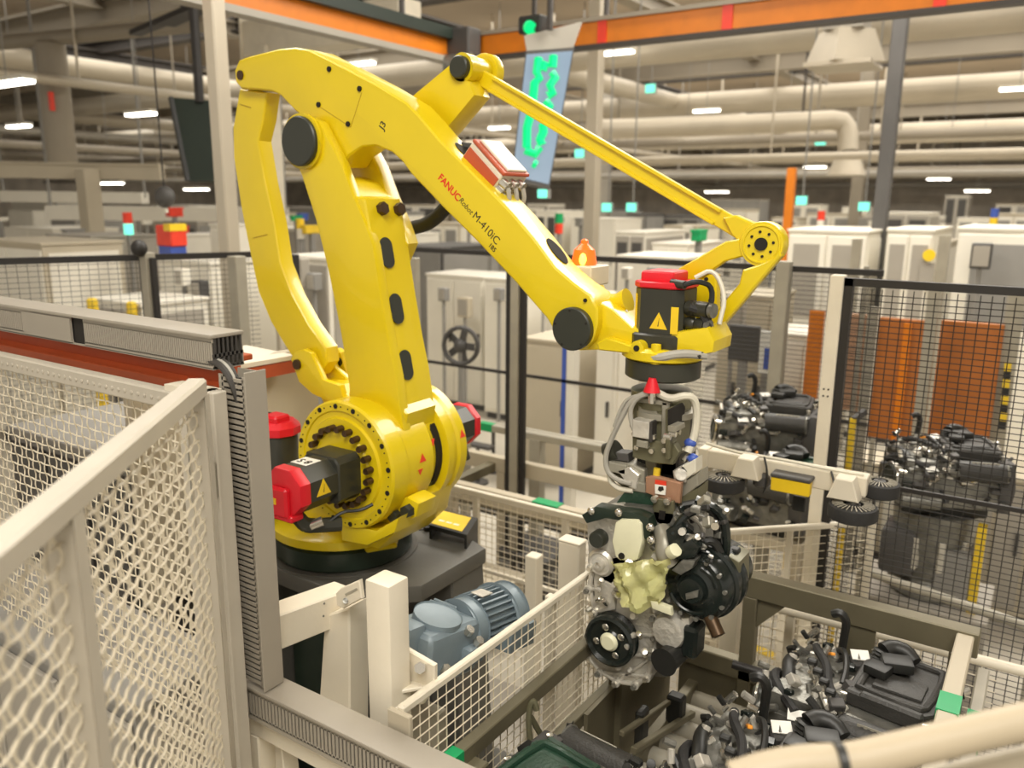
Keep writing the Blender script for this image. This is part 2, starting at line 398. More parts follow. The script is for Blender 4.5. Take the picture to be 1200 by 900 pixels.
obj('side_plate', B().bx(sm[0] - .079, sm[0] - .060, sm[1] - .064, sm[1] - .052, sm[2] - .2, sm[2] - .12), 'sign_yellow', ms)
# far motor sticking out of the far flange
b = B().prism(octa((J2x, J2z), .165, .165), 'y', 2.48, 2.76, .004)
mf = obj('axis_motor', b, 'motor_black', rb, 'black motor on the far flange')
obj('end_cap', B().prism(octa((J2x, J2z), .172, .172), 'y', 2.76, 2.80, .006), 'red', mf, 'red end cap of the far motor')
warn(mf, (J2x + .083, 2.65, J2z - .02), .05, (1, 0, 0), (0, 0, 1))
obj('connector', B().cyl((J2x + .05, 2.71, J2z - .09), (J2x + .06, 2.72, J2z - .14), .022, n=10), 'motor_black', mf)
# lower arm: body between two fork prongs
ya, yb = 2.185, 2.38
b = B().prism([(-2.281,2.53),(-2.225,2.585),(-2.079,2.553),(-2.045,2.39),(-2.014,2.219),(-1.979,2.046),(-1.95,1.93),(-1.926,1.774),(-1.895,1.551),(-2.238,1.483),(-2.188,1.851),(-2.201,1.948),(-2.226,2.076),(-2.273,2.281),(-2.32,2.461)], 'y', ya, yb, .014, 3)
arm = obj('lower_arm', b, 'yellow', rb, 'yellow box-section lower arm')
prong = [(-2.418,2.805),(-2.384,2.831),(-2.33,2.84),(-2.279,2.823),(-2.251,2.781),(-2.176,2.673),(-2.119,2.555),(-2.069,2.467),(-2.035,2.391),(-2.005,2.22),(-1.97,2.048),(-1.941,1.933),(-1.917,1.778),(-1.886,1.556),(-2.228,1.488),(-2.178,1.854),(-2.191,1.951),(-2.215,2.078),(-2.262,2.282),(-2.318,2.474),(-2.384,2.637),(-2.421,2.699),(-2.436,2.751)]
obj('fork_prong', B().prism(prong, 'y', 2.174, 2.220, .01, 2), 'yellow', arm)
b = B().prism(prong[:9] + prong[17:], 'y', 2.365, 2.43, .012, 3)
obj('fork_prong', b, 'yellow', arm)
obj('fork_floor', B().prism([(-2.358,2.576),(-2.253,2.633),(-2.168,2.609),(-2.092,2.532),(-2.079,2.261),(-2.274,2.249)], 'y', 2.20, 2.375, .004), 'yellow', arm)
J3 = (-2.359,2.172,2.755)
obj('pivot_boss', B().cyl((J3[0], 2.172, J3[2]), (J3[0], 2.16, J3[2]), .098, n=40, bev=.004), 'yellow', arm)
obj('pivot_cover', B().lathe([(.088, 0), (.088, .014), (.083, .019)], (J3[0], 2.16, J3[2]), (0, -1, 0), 40), 'dark_cap', arm, 'round dark cover on the upper pivot')
fx = lambda pz: None
# slope of the front face of the lower arm
fa = V((-2.045,2.185,2.39)); fb = V((-1.95,2.185,1.93))
def front(t, y, out=0.0):
    p = lerp(fa, fb, t); d = (fb - fa).normalized(); n = V((-d.z, 0, d.x)); n = n if n.x > 0 else -n
    return V((p.x, y, p.z)) + n * out, d, n
for t, y in ((-.276, 2.259), (-.27, 2.35)):
    p, d, n = front(t, y)
    obj('hex_bolt', B().cyl(p - n * .02, p + n * .022, .024, n=6, bev=.003), 'bolt_brown', arm, 'dark brown hexagon bolt at the arm head')
for k, t in enumerate((.06, .496, .939)):
    p, d, n = front(t, 2.250 - .002 * k, .0015)
    u = V((0, 1, 0)); pts = []
    for i in range(28):
        a = 2 * PI * i / 28; ex = .032 * math.cos(a); ez = .030 * math.sin(a) + (.026 if math.sin(a) >= 0 else -.026)
        pts.append(p + u * ex - d * ez)
    obj('oval_plug', B().plate(pts, .003, n), 'dark_cap', arm, 'dark oval plug in the arm front')
text('serial_mark', '- A J284', .026, V((-2.157,2.181,1.957)), (1, 0, -.01), (0, -1, 0), 'text_black', arm, .0008)
# wedge block at the foot of the lower arm
wl = [(-1.974,1.841),(-1.918,1.791),(-1.895,1.727),(-1.961,1.733),(-2.005,1.791)]
b = B().prism([(-2.057,1.867),(-1.965,1.844),(-1.905,1.792),(-1.924,1.702),(-1.977,1.716),(-2.04,1.739)], 'y', 2.19, 2.36, .005)
obj('stop_block', b, 'yellow', arm)
# crank clevis and the parallelogram rod
cl = obj('crank_clevis', B().prism([(-2.547,1.92),(-2.515,1.955),(-2.465,1.967),(-2.427,1.954),(-2.366,1.855),(-2.273,1.843),(-2.257,1.797),(-2.324,1.767),(-2.428,1.787),(-2.504,1.827)], 'y', 2.22, 2.25, .008, 2), 'yellow', rb)
obj('far_cheek', B().prism([(-2.522,1.956),(-2.457,1.952),(-2.422,1.877),(-2.319,1.818),(-2.322,1.747),(-2.489,1.737),(-2.545,1.826),(-2.571,1.896)], 'y', 2.34, 2.37, .006, 2), 'yellow', cl)
obj('crank_web', B().prism([(-2.447,1.83),(-2.294,1.837),(-2.232,1.783),(-2.234,1.728),(-2.365,1.729)], 'y', 2.235, 2.36, .006), 'yellow', cl)
obj('crank_ear', B().prism([(-2.5,1.916),(-2.459,1.946),(-2.42,1.935),(-2.394,1.866),(-2.368,1.812),(-2.447,1.794)], 'y', 2.38, 2.42, .006), 'yellow', cl)
p = (-2.504,2.22,1.901)
obj('pivot_pin', B().cyl((p[0], 2.222, p[2]), (p[0], 2.21, p[2]), .021, n=14), 'bolt_brown', cl)
p = (-2.434,2.378,1.894)
obj('ear_hole', B().cyl((p[0], 2.385, p[2]), (p[0], 2.374, p[2]), .018, n=14), 'hole', cl)
rod = [(-2.813,2.977),(-2.652,2.954),(-2.681,2.854),(-2.718,2.775),(-2.691,2.62),(-2.649,2.453),(-2.626,2.298),(-2.564,2.174),(-2.478,2.06),(-2.387,1.973),(-2.381,1.915),(-2.433,1.856),(-2.503,1.84),(-2.55,1.877),(-2.617,1.948),(-2.703,2.047),(-2.772,2.171),(-2.807,2.317),(-2.848,2.507),(-2.876,2.712),(-2.869,2.829)]
rl = obj('link_rod', B().prism(rod, 'y', 2.262, 2.335, .012, 3), 'yellow', rb, 'curved yellow parallelogram link behind the lower arm')
obj('cast_line', B().bar(V((-2.779,2.261,2.392)), V((-2.694,2.261,2.408)), .002, .003), 'groove', rl)
obj('cast_line', B().bar(V((-2.813,2.261,2.918)), V((-2.748,2.261,2.902)), .002, .003), 'groove', rl)
# upper arm
up = [(-2.792,3.041),(-2.763,3.076),(-2.706,3.084),(-2.536,3.097),(-2.444,3.095),(-2.369,3.08),(-2.284,3.043),(-2.201,3.008),(-2.049,2.941),(-1.912,2.872),(-1.853,2.822),(-1.77,2.745),(-1.665,2.662),(-1.562,2.58),(-1.478,2.511),(-1.397,2.436),(-1.316,2.349),(-1.242,2.3),(-1.187,2.27),(-1.162,2.23),(-1.16,2.182),(-1.176,2.128),(-1.208,2.097),(-1.254,2.09),(-1.295,2.116),(-1.344,2.183),(-1.466,2.292),(-1.613,2.412),(-1.755,2.521),(-1.828,2.58),(-1.899,2.637),(-1.94,2.68),(-1.986,2.712),(-2.057,2.734),(-2.122,2.733),(-2.186,2.705),(-2.227,2.664),(-2.289,2.714),(-2.343,2.776),(-2.402,2.838),(-2.46,2.872),(-2.535,2.931),(-2.581,2.949),(-2.668,2.96),(-2.758,2.969),(-2.791,2.997)]
ua = obj('upper_arm', B().prism(up, 'y', 2.226, 2.362, .014, 3), 'yellow', rb, 'yellow forearm beam bearing the model lettering')
obj('shoulder_pin', B().cyl(((-2.754,2.226,3.019)[0], 2.228, (-2.754,2.226,3.019)[2]), ((-2.754,2.226,3.019)[0], 2.221, (-2.754,2.226,3.019)[2]), .018, n=16), 'bolt_brown', ua)
for q in ((-2.269,2.225,3.005), (-2.124,2.225,2.929), (-2.33,2.225,2.887), (-2.185,2.225,2.813)):
    obj('cover_screw', B().cyl((q[0], 2.227, q[2]), (q[0], 2.2205, q[2]), .0095, n=10), 'hole', ua)
b = B()
q0, q1, q2 = V((-2.333,2.226,2.883)), V((-2.174,2.226,2.802)), V((-2.115,2.226,2.917))
b.bar(q0, q1, .0015, .0022); b.bar(q1, q2, .0015, .0022)
obj('cover_joint', b, 'groove', ua)
text('axis_mark', 'J3', .036, V((-2.019,2.226,2.785)), (.5, 0, .8), (0, -1, 0), 'text_black', ua, .0006, .0005)
td = V((-1.527,2.225,2.41)) - V((-1.772,2.225,2.633)); td.y = 0; td.normalize(); tn = V((0, -1, 0)); ty = tn.cross(td)
t0 = V((-1.78,2.226,2.622))
text('maker_lettering', 'FANUC', .034, t0, td, tn, 'text_red', ua, .0009)
text('robot_lettering', 'Robot', .027, V((-1.694,2.226,2.55)), td, tn, 'text_black', ua, .0, shear=.3)
text('model_lettering', 'M-410iC', .038, V((-1.638,2.226,2.498)), td, tn, 'text_black', ua, 0)
text('model_suffix', '185', .022, V((-1.572,2.226,2.406)), td, tn, 'text_black', ua, .0004)
# oval openings in the top of the forearm
def topo(x0p, x1p, yy, w, nm):
    a, c = V(x0p), V(x1p); d = (c - a).normalized(); n = V((-d.z, 0, d.x)); n = n if n.z > 0 else -n
    pts = []; L = (c - a).length / 2; m = (a + c) / 2
    for i in range(24):
        t = 2 * PI * i / 24
        pts.append(m + d * L * math.cos(t) + V((0, 1, 0)) * w * math.sin(t) + n * .001)
    return obj(nm, B().plate(pts, .002, n), 'hole', ua, 'dark oval opening in the forearm top')
topo(V((-1.393,2.225,2.431)) + V((0, .08, 0)), V((-1.32,2.225,2.354)) + V((0, .08, 0)), 0, .03, 'top_opening')
topo(V((-1.763,2.225,2.74)) + V((0, .08, 0)), V((-1.682,2.225,2.675)) + V((0, .08, 0)), 0, .025, 'top_opening')
# wrist pivot end
wp = (-1.241,2.226,2.162)
obj('wrist_cover', B().lathe([(.068, 0), (.068, .02), (.064, .024)], (wp[0], 2.226, wp[2]), (0, -1, 0), 44), 'dark_cap', ua, 'round dark cover on the wrist pivot')
for i in range(5):
    a = 2 * PI * i / 5 + .4
    obj('cover_screw', B().cyl((wp[0] + .058 * math.cos(a), 2.204, wp[2] + .058 * math.sin(a)), (wp[0] + .058 * math.cos(a), 2.2005, wp[2] + .058 * math.sin(a)), .004, n=8), 'hole', ua)
obj('wrist_screw', B().cyl(((-1.204,2.225,2.253)[0], 2.23, (-1.204,2.225,2.253)[2]), ((-1.204,2.225,2.253)[0], 2.22, (-1.204,2.225,2.253)[2]), .006, n=8), 'hole', ua)
# riser bracket at the elbow, with its two eyes
el = obj('elbow_bracket', B().prism([(-2.105,2.881),(-1.842,3.023),(-1.805,2.992),(-1.754,2.905),(-1.898,2.779),(-2.024,2.838)], 'y', 2.40, 2.50, .01, 2), 'yellow', rb)
pe = (-1.809,2.42,2.998)
obj('near_eye', B().cyl((pe[0], 2.40, pe[2]), (pe[0], 2.44, pe[2]), .05, n=28, bev=.004), 'yellow', el)
obj('eye_cover', B().lathe([(.038, 0), (.038, .02), (.034, .024)], (pe[0], 2.40, pe[2]), (0, -1, 0), 32), 'dark_cap', el, 'round dark cover on the elbow eye')
obj('far_eye', B().lathe([(.032, 0), (.062, .0), (.066, .006), (.066, .04), (.05, .045)], (pe[0], 2.525, pe[2]), (0, 1, 0), 36), 'yellow', el)
# long rod from the elbow to the wrist triangle
ra, rc = V((-1.812,2.48,2.989)), V((-0.807,2.48,2.464))
rd = (rc - ra).normalized(); rn = V((-rd.z, 0, rd.x)); rn = rn if rn.z > 0 else -rn
lr = obj('long_rod', B().bar(ra, rc, .052, .022, .003, up=(0, 1, 0)), 'yellow', rb, 'long straight yellow rod from elbow to wrist')
b = B()
for s in (-1, 1): b.bar(lerp(ra, rc, .08) + rn * .021 * s + V((0, -.014, 0)), lerp(ra, rc, .92) + rn * .021 * s + V((0, -.014, 0)), .011, .016, .002, up=(0, 1, 0))
obj('rod_flange', b, 'yellow', lr)
obj('rod_eye', B().cyl((pe[0], 2.45, pe[2]), (pe[0], 2.515, pe[2]), .045, n=28, bev=.004), 'yellow', lr)
b = B().prism([(-0.867,2.506),(-0.83,2.514),(-0.769,2.49),(-0.729,2.459),(-0.737,2.397),(-0.798,2.424),(-0.837,2.456)], 'y', 2.455, 2.50, .004)
obj('rod_fork', b, 'yellow', lr)
# wrist triangle
tc = (-0.74,2.44,2.432)
wt = obj('wrist_triangle', B().lathe([(.064, 0), (.066, .004), (.066, .05), (.06, .055)], (tc[0], 2.44, tc[2]), (0, 1, 0), 40), 'yellow', rb, 'yellow triangular wrist link with round eye')
obj('eye_rim', B().torus((tc[0], 2.44, tc[2]), (0, 1, 0), .054, .004, 36, 6), 'yellow', wt)
obj('eye_bore', B().cyl((tc[0], 2.4405, tc[2]), (tc[0], 2.434, tc[2]), .019, n=20), 'hole', wt)
for i in range(8):
    a = 2 * PI * (i + .2) / 8
    obj('eye_screw', B().cyl((tc[0] + .036 * math.cos(a), 2.441, tc[2] + .036 * math.sin(a)), (tc[0] + .036 * math.cos(a), 2.4365, tc[2] + .036 * math.sin(a)), .0042, n=8), 'hole', wt)
b = B().prism([(-0.79,2.395),(-0.809,2.445),(-0.851,2.436),(-0.993,2.349),(-1.048,2.303),(-1.024,2.278),(-0.945,2.302),(-0.847,2.377)], 'y', 2.445, 2.475, .004)
obj('upper_strut', b, 'yellow', wt)
b = B().prism([(-0.742,2.372),(-0.699,2.394),(-0.684,2.424),(-0.677,2.4),(-0.846,2.171),(-0.905,2.092),(-0.95,2.093),(-0.935,2.122),(-0.795,2.313),(-0.787,2.355)], 'y', 2.43, 2.47, .005)
obj('lower_strut', b, 'yellow', wt)
b = B().prism([(-0.981,2.339),(-0.876,2.334),(-0.863,2.14),(-0.9,2.098),(-1.025,2.085),(-1.048,2.249)], 'y', 2.455, 2.495, .005)
obj('back_plate', b, 'yellow', wt)
for q in ((-0.97,2.454,2.318), (-0.906,2.454,2.319), (-0.888,2.454,2.254)):
    obj('plate_screw', B().cyl((q[0], 2.456, q[2]), (q[0], 2.448, q[2]), .006, n=8), 'hole', wt)
# wrist casting under the motor
wx, wy = -.985, 2.335
b = B().prism([(-1.247,2.226),(-1.176,2.247),(-1.128,2.225),(-1.063,2.178),(-0.973,2.165),(-0.893,2.183),(-0.822,2.2),(-0.799,2.162),(-0.802,2.127),(-0.888,2.1),(-0.969,2.093),(-1.068,2.093),(-1.17,2.095),(-1.243,2.085),(-1.288,2.127),(-1.296,2.189)], 'y', 2.26, 2.42, .012, 2)
wb = obj('wrist_casting', b, 'yellow', rb)
obj('casting_rim', B().lathe([(.118, 0), (.128, .006), (.128, .03), (.115, .04)], (wx, wy, 2.083), (0, 0, 1), 44), 'yellow', wb)
q = (-1.021,2.25,2.124)
obj('casting_boss', B().cyl((q[0], 2.28, q[2]), (q[0], 2.215, q[2]), .022, n=20, bev=.003), 'yellow', wb)
obj('boss_bore', B().cyl((q[0], 2.216, q[2]), (q[0], 2.211, q[2]), .009, n=12), 'hole', wb)
q = (-0.965,2.22,2.106)
obj('casting_lug', B().cyl((q[0], 2.23, q[2] - .022), (q[0], 2.23, q[2] + .03), .015, n=12, bev=.003), 'yellow', wb)
b = B().prism([(-1.161,2.123),(-1.129,2.144),(-1.042,2.127),(-1.041,2.103),(-1.154,2.102)], 'y', 2.225, 2.27, .004)
obj('casting_rib', b, 'yellow', wb)
b = B().tube([V((-1.266,2.36,2.263)), V((-1.218,2.36,2.245)), V((-1.166,2.36,2.232)), V((-1.124,2.36,2.246))], [.012, .02, .03, .04], 12, 2)
obj('hose_socket', b, 'yellow', wb)
obj('wrist_flange', B().lathe([(.108, 0), (.116, .006), (.116, .058), (.10, .06)], (wx, wy, 2.022), (0, 0, 1), 44), 'motor_black', rb, 'dark round tool flange of the wrist')
# wrist motor
wm = obj('wrist_motor', B().prism(octa((wx, wy), .155, .155, .3), 'z', 2.15, 2.30, .003), 'motor_black', rb, 'black upright wrist motor with red top')
obj('motor_flange', B().prism(octa((wx, wy), .175, .175, .25), 'z', 2.11, 2.165, .006), 'motor_black', wm)
obj('end_cap', B().prism(octa((wx, wy), .163, .163, .3), 'z', 2.30, 2.32, .004), 'red', wm, 'red lid of the wrist motor')
obj('cap_dome', B().bx(wx - .062, wx + .045, wy - .06, wy + .06, 2.315, 2.35, .012, 3), 'red', wm)
obj('side_label', B().bx(wx + .05, wx + .073, wy - .0785, wy - .0765, 2.17, 2.25), 'sign_yellow', wm)
obj('side_label', B().prism([(wx - .078, wy - .048), (wx - .066, wy - .062), (wx - .067, wy - .063), (wx - .079, wy - .049)], 'z', 2.15, 2.28), 'sign_yellow', wm)
warn(wm, (wx + .012, wy - .078, 2.20), .05, (0, -1, 0), (0, 0, 1))
for dz, rr, l in ((2.245, .024, .08), (2.20, .020, .07)):
    c = obj('connector', B().lathe([(.016, 0), (rr, .008), (rr, .03), (rr * .8, .036), (rr, .042), (rr, l)], (wx + .078, wy - .03, dz), (1, -.25, 0), 16), 'motor_black', wm)
    obj('connector_nut', B().lathe([(rr * .7, 0), (rr * .9, .004), (rr * .9, .016)], (wx + .078 + l * .97, wy - .03 - l * .25, dz), (1, -.25, 0), 12), 'alu_dark', c)
obj('connector', B().cyl((wx + .04, wy - .06, 2.318), (wx + .085, wy - .07, 2.315), .013, n=12), 'motor_black', wm)
obj('wrist_cable', B().tube([(wx + .08, wy - .07, 2.315), (wx + .12, wy - .06, 2.33), (wx + .155, wy - .02, 2.31), (wx + .15, wy - .04, 2.22), (wx + .165, wy - .05, 2.14), (wx + .14, wy - .08, 2.11)], .008, 8, 2), 'black', wm)
obj('wrist_cable', B().tube([(wx + .08, wy + .02, 2.33), (wx + .13, wy + .04, 2.36), (wx + .175, wy + .03, 2.28), (wx + .17, wy, 2.20)], .007, 8, 2), 'hose_white', wm)
obj('wrist_cable', B().tube([(wx - .05, wy - .10, 2.105), (wx + .03, wy - .12, 2.10), (wx + .09, wy - .10, 2.12), (wx + .16, wy - .06, 2.115)], .013, 8, 2), 'hose_grey', wm)
obj('wrist_cable', B().tube([(wx + .10, wy - .06, 2.25), (wx + .14, wy - .05, 2.24), (wx + .16, wy - .05, 2.17)], .013, 8, 2), 'rubber', wm)
obj('pipe_tail', B().tube([V((-1.167,2.33,2.178)), V((-1.143,2.33,2.188)), V((-1.112,2.33,2.217))], .005, 6, 1), 'hose_white', wb)
# junction box on the forearm
ja = V((-1.709,2.27,2.683)); jd = td; jn = V((-jd.z, 0, jd.x)); jn = jn if jn.z > 0 else -jn
def jp(a, y, n): return ja + jd * a + V((0, y, 0)) + jn * n
rotj = Matrix((jd, V((0, 1, 0)), -jn if jd.cross(V((0, 1, 0))).dot(jn) < 0 else jn)).transposed()
jb = obj('terminal_box', B().box(jp(.075, .075, .032), (.165, .15, .075), rotj, .004), 'cream', rb, 'cream and red terminal box on the forearm')
obj('side_stripe', B().box(jp(.075, -.0015, .026), (.155, .003, .052), rotj), 'box_red', jb, 'red stripe along the box side')
obj('lid', B().box(jp(.075, .075, .076), (.17, .156, .013), rotj, .004), 'box_red', jb, 'red lid edge')
obj('lid_top', B().box(jp(.075, .080, .085), (.15, .115, .010), rotj, .003), 'cream', jb)
for k in range(5):
    c = jp(.158, .02 + (k % 3) * .045, .046 - (k // 3) * .026)
    g = obj('cable_gland', B().cyl(c, c + jd * .03 + jn * .004, .016, n=10, bev=.002), 'steel', jb)
    obj('cable', B().tube([c + jd * .03, c + jd * .06 - jn * .02, c + jd * .07 - jn * .06, c + jd * .04 - jn * .10 + V((0, .03, 0))], .008, 7, 2), 'hose_grey', g)
obj('box_bracket', B().box(jp(.06, .07, -.02), (.20, .10, .012), rotj, .002), 'alu_dark', jb)
obj('conduit', B().tube([jp(-.01, .06, .03), jp(-.04, .07, .02), jp(-.07, .08, -.005), jp(-.12, .09, -.03)], .018, 10, 2), 'rubber', jb)
# status beacon on its small box
bq = (-1.313,2.446,2.31)
bb_ = obj('beacon_box', B().box((bq[0], bq[1], bq[2]), (.085, .13, .065), None, .004), 'cream', rb, 'small cream box under the amber beacon')
obj('beacon_dome', B().lathe([(.042, 0), (.042, .012), (.034, .05), (.012, .07), (.012, .08), (.004, .085)], (bq[0] - .02, bq[1], bq[2] + .033), (0, 0, 1), 24), 'beacon', bb_, 'lit orange beacon dome')
obj('beacon_bulb', B().ball((bq[0] - .006, bq[1] - .034, bq[2] + .052), .015, (.8, .9, 1.4)), 'beacon_core', bb_, 'bright yellow bulb of the beacon')
obj('beacon_mount', B().prism([(-1.313,2.279),(-1.237,2.284),(-1.211,2.241),(-1.184,2.199),(-1.253,2.193),(-1.319,2.248)], 'y', 2.37, 2.41, .004), 'yellow', bb_)
obj('air_hose', B().tube([V((-2.228,2.6,2.436)), V((-2.116,2.6,2.459)), V((-2.008,2.6,2.549)), V((-1.945,2.6,2.614))], .028, 12, 2), 'rubber', rb, 'thick black hose behind the forearm')
# ------------------------------------------------------------------ pedestal
pd = thing('robot_pedestal', 'dark grey steel pedestal carrying the yellow robot', 'pedestal', (-2.3, 2.3, 0))
obj('top_plate', B().prism([(-2.74, 2.00), (-2.1, 1.98), (-1.86, 2.2), (-1.86, 2.62), (-2.1, 2.72), (-2.74, 2.72)], 'z', 1.055, 1.125, .01, 2), 'pedestal', pd)
obj('collar', B().lathe([(.30, 0), (.31, .01), (.305, .05)], (-2.36, 2.30, 1.08), (0, 0, 1), 40), 'pedestal', pd)
obj('core', B().prism([(-2.62, 0.05), (-1.95, 0.05), (-2.02, 1.06), (-2.62, 1.06)], 'y', 2.18, 2.60, .01), 'dark_grey', pd)
obj('front_rib', B().prism([(-2.08, 0.0), (-1.80, 0.0), (-1.87, 1.055), (-1.98, 1.055), (-2.08, .95)], 'y', 2.40, 2.62, .008), 'pedestal', pd)
obj('front_rib', B().prism([(-2.08, 0.0), (-1.90, 0.0), (-1.98, 1.055), (-2.06, 1.055)], 'y', 2.04, 2.10, .008), 'pedestal', pd)
obj('side_rib', B().prism([(-2.64, 0.0), (-2.5, 0.0), (-2.5, 1.055), (-2.64, 1.055)], 'y', 2.03, 2.2, .008), 'pedestal', pd)
b = B().bx(-2.49, -2.04, 2.10, 2.16, .1, .86, .01)
obj('side_panel', b, 'green_black', pd, 'dark green panel inside the pedestal')
obj('foot_plate', B().bx(-2.85, -1.6, 1.95, 2.8, 0, .04, .006), 'pedestal', pd)
for k, q in enumerate(((-1.988,1.959,1.012), (-1.938,1.916,0.732))):
    q = V(q); obj('round_hole', B().cyl(q, q + V((.012, -.012, 0)), .065, n=20), 'hole', pd)
obj('cable_reel', B().lathe([(.03, 0), (.05, .004), (.05, .02), (.03, .024), (.03, .05)], V((-2.345,2.088,1.02)), (.3, -.9, .1), 18), 'dark_grey', pd)
for q in ((-2.503,2.093,1), (-2.393,2.122,1)):
    obj('anchor_bolt', B().cyl(q, (q[0], q[1], q[2] + .03), .018, n=6), 'alu_dark', pd)
# black scanner guard with yellow label
sg = thing('scanner_guard', 'black bracket with a yellow warning label right of the robot pedestal', 'guard', V((-2.023,2.543,1.12)))
s0 = V((-2.114,2.559,1.17)); s1 = V((-1.916,2.563,1.17)); s2 = V((-1.987,2.74,1.17)); s3 = V((-2.192,2.733,1.17))
obj('top_cover', B().plate([s0, s1, s2, s3], .02, (0, 0, 1)), 'black', sg)
i0 = (s0 + s1 + s2 + s3) / 4
lab = [i0 + (q - i0) * .82 + V((0, 0, .0205)) - (s1 - s0) * .06 for q in (s0, s1, s2, s3)]
wl_ = obj('warning_label', B().plate(lab, .0012, (0, 0, 1)), 'sign_yellow', sg, 'yellow label on the black cover')
ld = (lab[1] - lab[0]).normalized(); lu = (lab[3] - lab[0]).normalized()
for k in range(3):
    obj('label_mark', B().box(lerp(lab[0], lab[1], .25 + .24 * k) + lu * .05 + V((0, 0, .0016)), (.028, .014, .0008), Matrix.Rotation(math.atan2(ld.y, ld.x), 3, 'Z')), 'paper', wl_)
dn = V((0, 0, -.105))
obj('side_wall', B().plate([s1, s2, s2 + dn, s1 + dn], .012, (s1 - s0).normalized() * -1), 'black', sg)
obj('side_wall', B().plate([s0, s3, s3 + dn, s0 + dn], .012, (s1 - s0).normalized()), 'black', sg)
so = (s0 - s1).normalized() * .10
obj('bottom_plate', B().plate([s0 + dn + so, s1 + dn, s2 + dn, s3 + dn + so], .014, (0, 0, 1)), 'black', sg)
obj('adjuster_knob', B().cyl(s0 + dn + so * .75 + (s3 - s0) * .4, s0 + dn + so * .75 + (s3 - s0) * .4 + V((0, 0, .06)), .022, n=12, bev=.004), 'black', sg)
obj('adjuster_knob', B().cyl(s0 + dn + so * .35 + (s3 - s0) * .4, s0 + dn + so * .35 + (s3 - s0) * .4 + V((0, 0, .075)), .018, n=12, bev=.004), 'black', sg)
obj('support_arm', B().bar(i0 + V((0, 0, -.12)), V((-1.95, 2.6, 1.08)), .05, .03), 'pedestal', sg)
# ------------------------------------------------------------------ near left: mesh barrier, ducts, red beam
nb = thing('mesh_barrier', 'cream woven wire barrier panel with square top rail nearest the viewer', 'barrier', (-1.52, 1.06, 1.05))
e0 = V((-1.517, 1.059, 2.15)); e1 = V((-0.968, 0.404, 2.15)); ed = (e1 - e0).normalized()
e2 = e0 + ed * 1.45
obj('top_rail', B().bar(e0 - ed * .01, e2, .042, .042, .006), 'barrier', nb)
for t, zt in ((0.0, 2.13), (.69, 2.13), (1.40, 2.13)):
    c = e0 + ed * t
    obj('post', B().bar((c.x, c.y, .95), (c.x, c.y, zt), .042, .03, .004, up=ed), 'barrier', nb)
obj('wire_mesh', crimped_mesh((e0.x, e0.y, .98), (e0 + ed * 1.40)[:2] + (.98,) if False else ((e0 + ed * 1.4).x, (e0 + ed * 1.4).y, .98), (e0.x, e0.y, 2.13), 45, 38, .0022, .0042), 'cream_mesh', nb, 'woven wires of crimped steel', kind='stuff')
# hinge post beside the vertical duct
hp = thing('hinge_post', 'cream hinge post between the wire barrier and the slotted duct', 'post', (-1.60, 1.16, .9))
obj('profile', B().bx(-1.625, -1.575, 1.14, 1.18, .9, 2.115, .003), 'barrier', hp)
obj('profile', B().bx(-1.655, -1.628, 1.125, 1.17, .9, 1.98, .003), 'barrier', hp)
obj('hinge_leaf', B().bx(-1.648, -1.578, 1.122, 1.138, 1.86, 1.95, .002), 'fence_post', hp)
obj('hinge_pin', B().cyl((-1.648, 1.125, 1.84), (-1.648, 1.125, 1.97), .009, n=10), 'alu_dark', hp)
obj('hinge_bolt', B().cyl((-1.61, 1.124, 1.90), (-1.61, 1.112, 1.90), .012, n=6), 'steel', hp)
obj('edge_strip', B().bx(-1.648, -1.640, 1.188, 1.205, .9, 1.99), 'steel', hp)
# second mesh fence behind it, along x
mb = thing('mesh_barrier', 'cream woven wire barrier with dotted flat top rail under the red beam', 'barrier', (-2.6, 1.11, .95))
obj('top_rail', B().bx(-4.2, -1.66, 1.13, 1.165, 2.055, 2.10, .004), 'barrier', mb)
b = B()
for i in range(90): b.ball((-4.15 + i * .028, 1.129, 2.078), .006, (1, .4, 1), 6, 4)
obj('weld_dots', b, 'barrier', mb, kind='stuff')
obj('post', B().bx(-2.95, -2.90, 1.13, 1.17, .9, 2.055, .004), 'barrier', mb)
obj('post', B().bx(-1.70, -1.66, 1.13, 1.17, .9, 2.055, .004), 'barrier', mb)
obj('wire_mesh', crimped_mesh((-4.2, 1.148, .98), (-1.68, 1.148, .98), (-4.2, 1.148, 2.06), 78, 36, .0019, .0040), 'cream_mesh', mb, 'woven wires of crimped steel', kind='stuff')
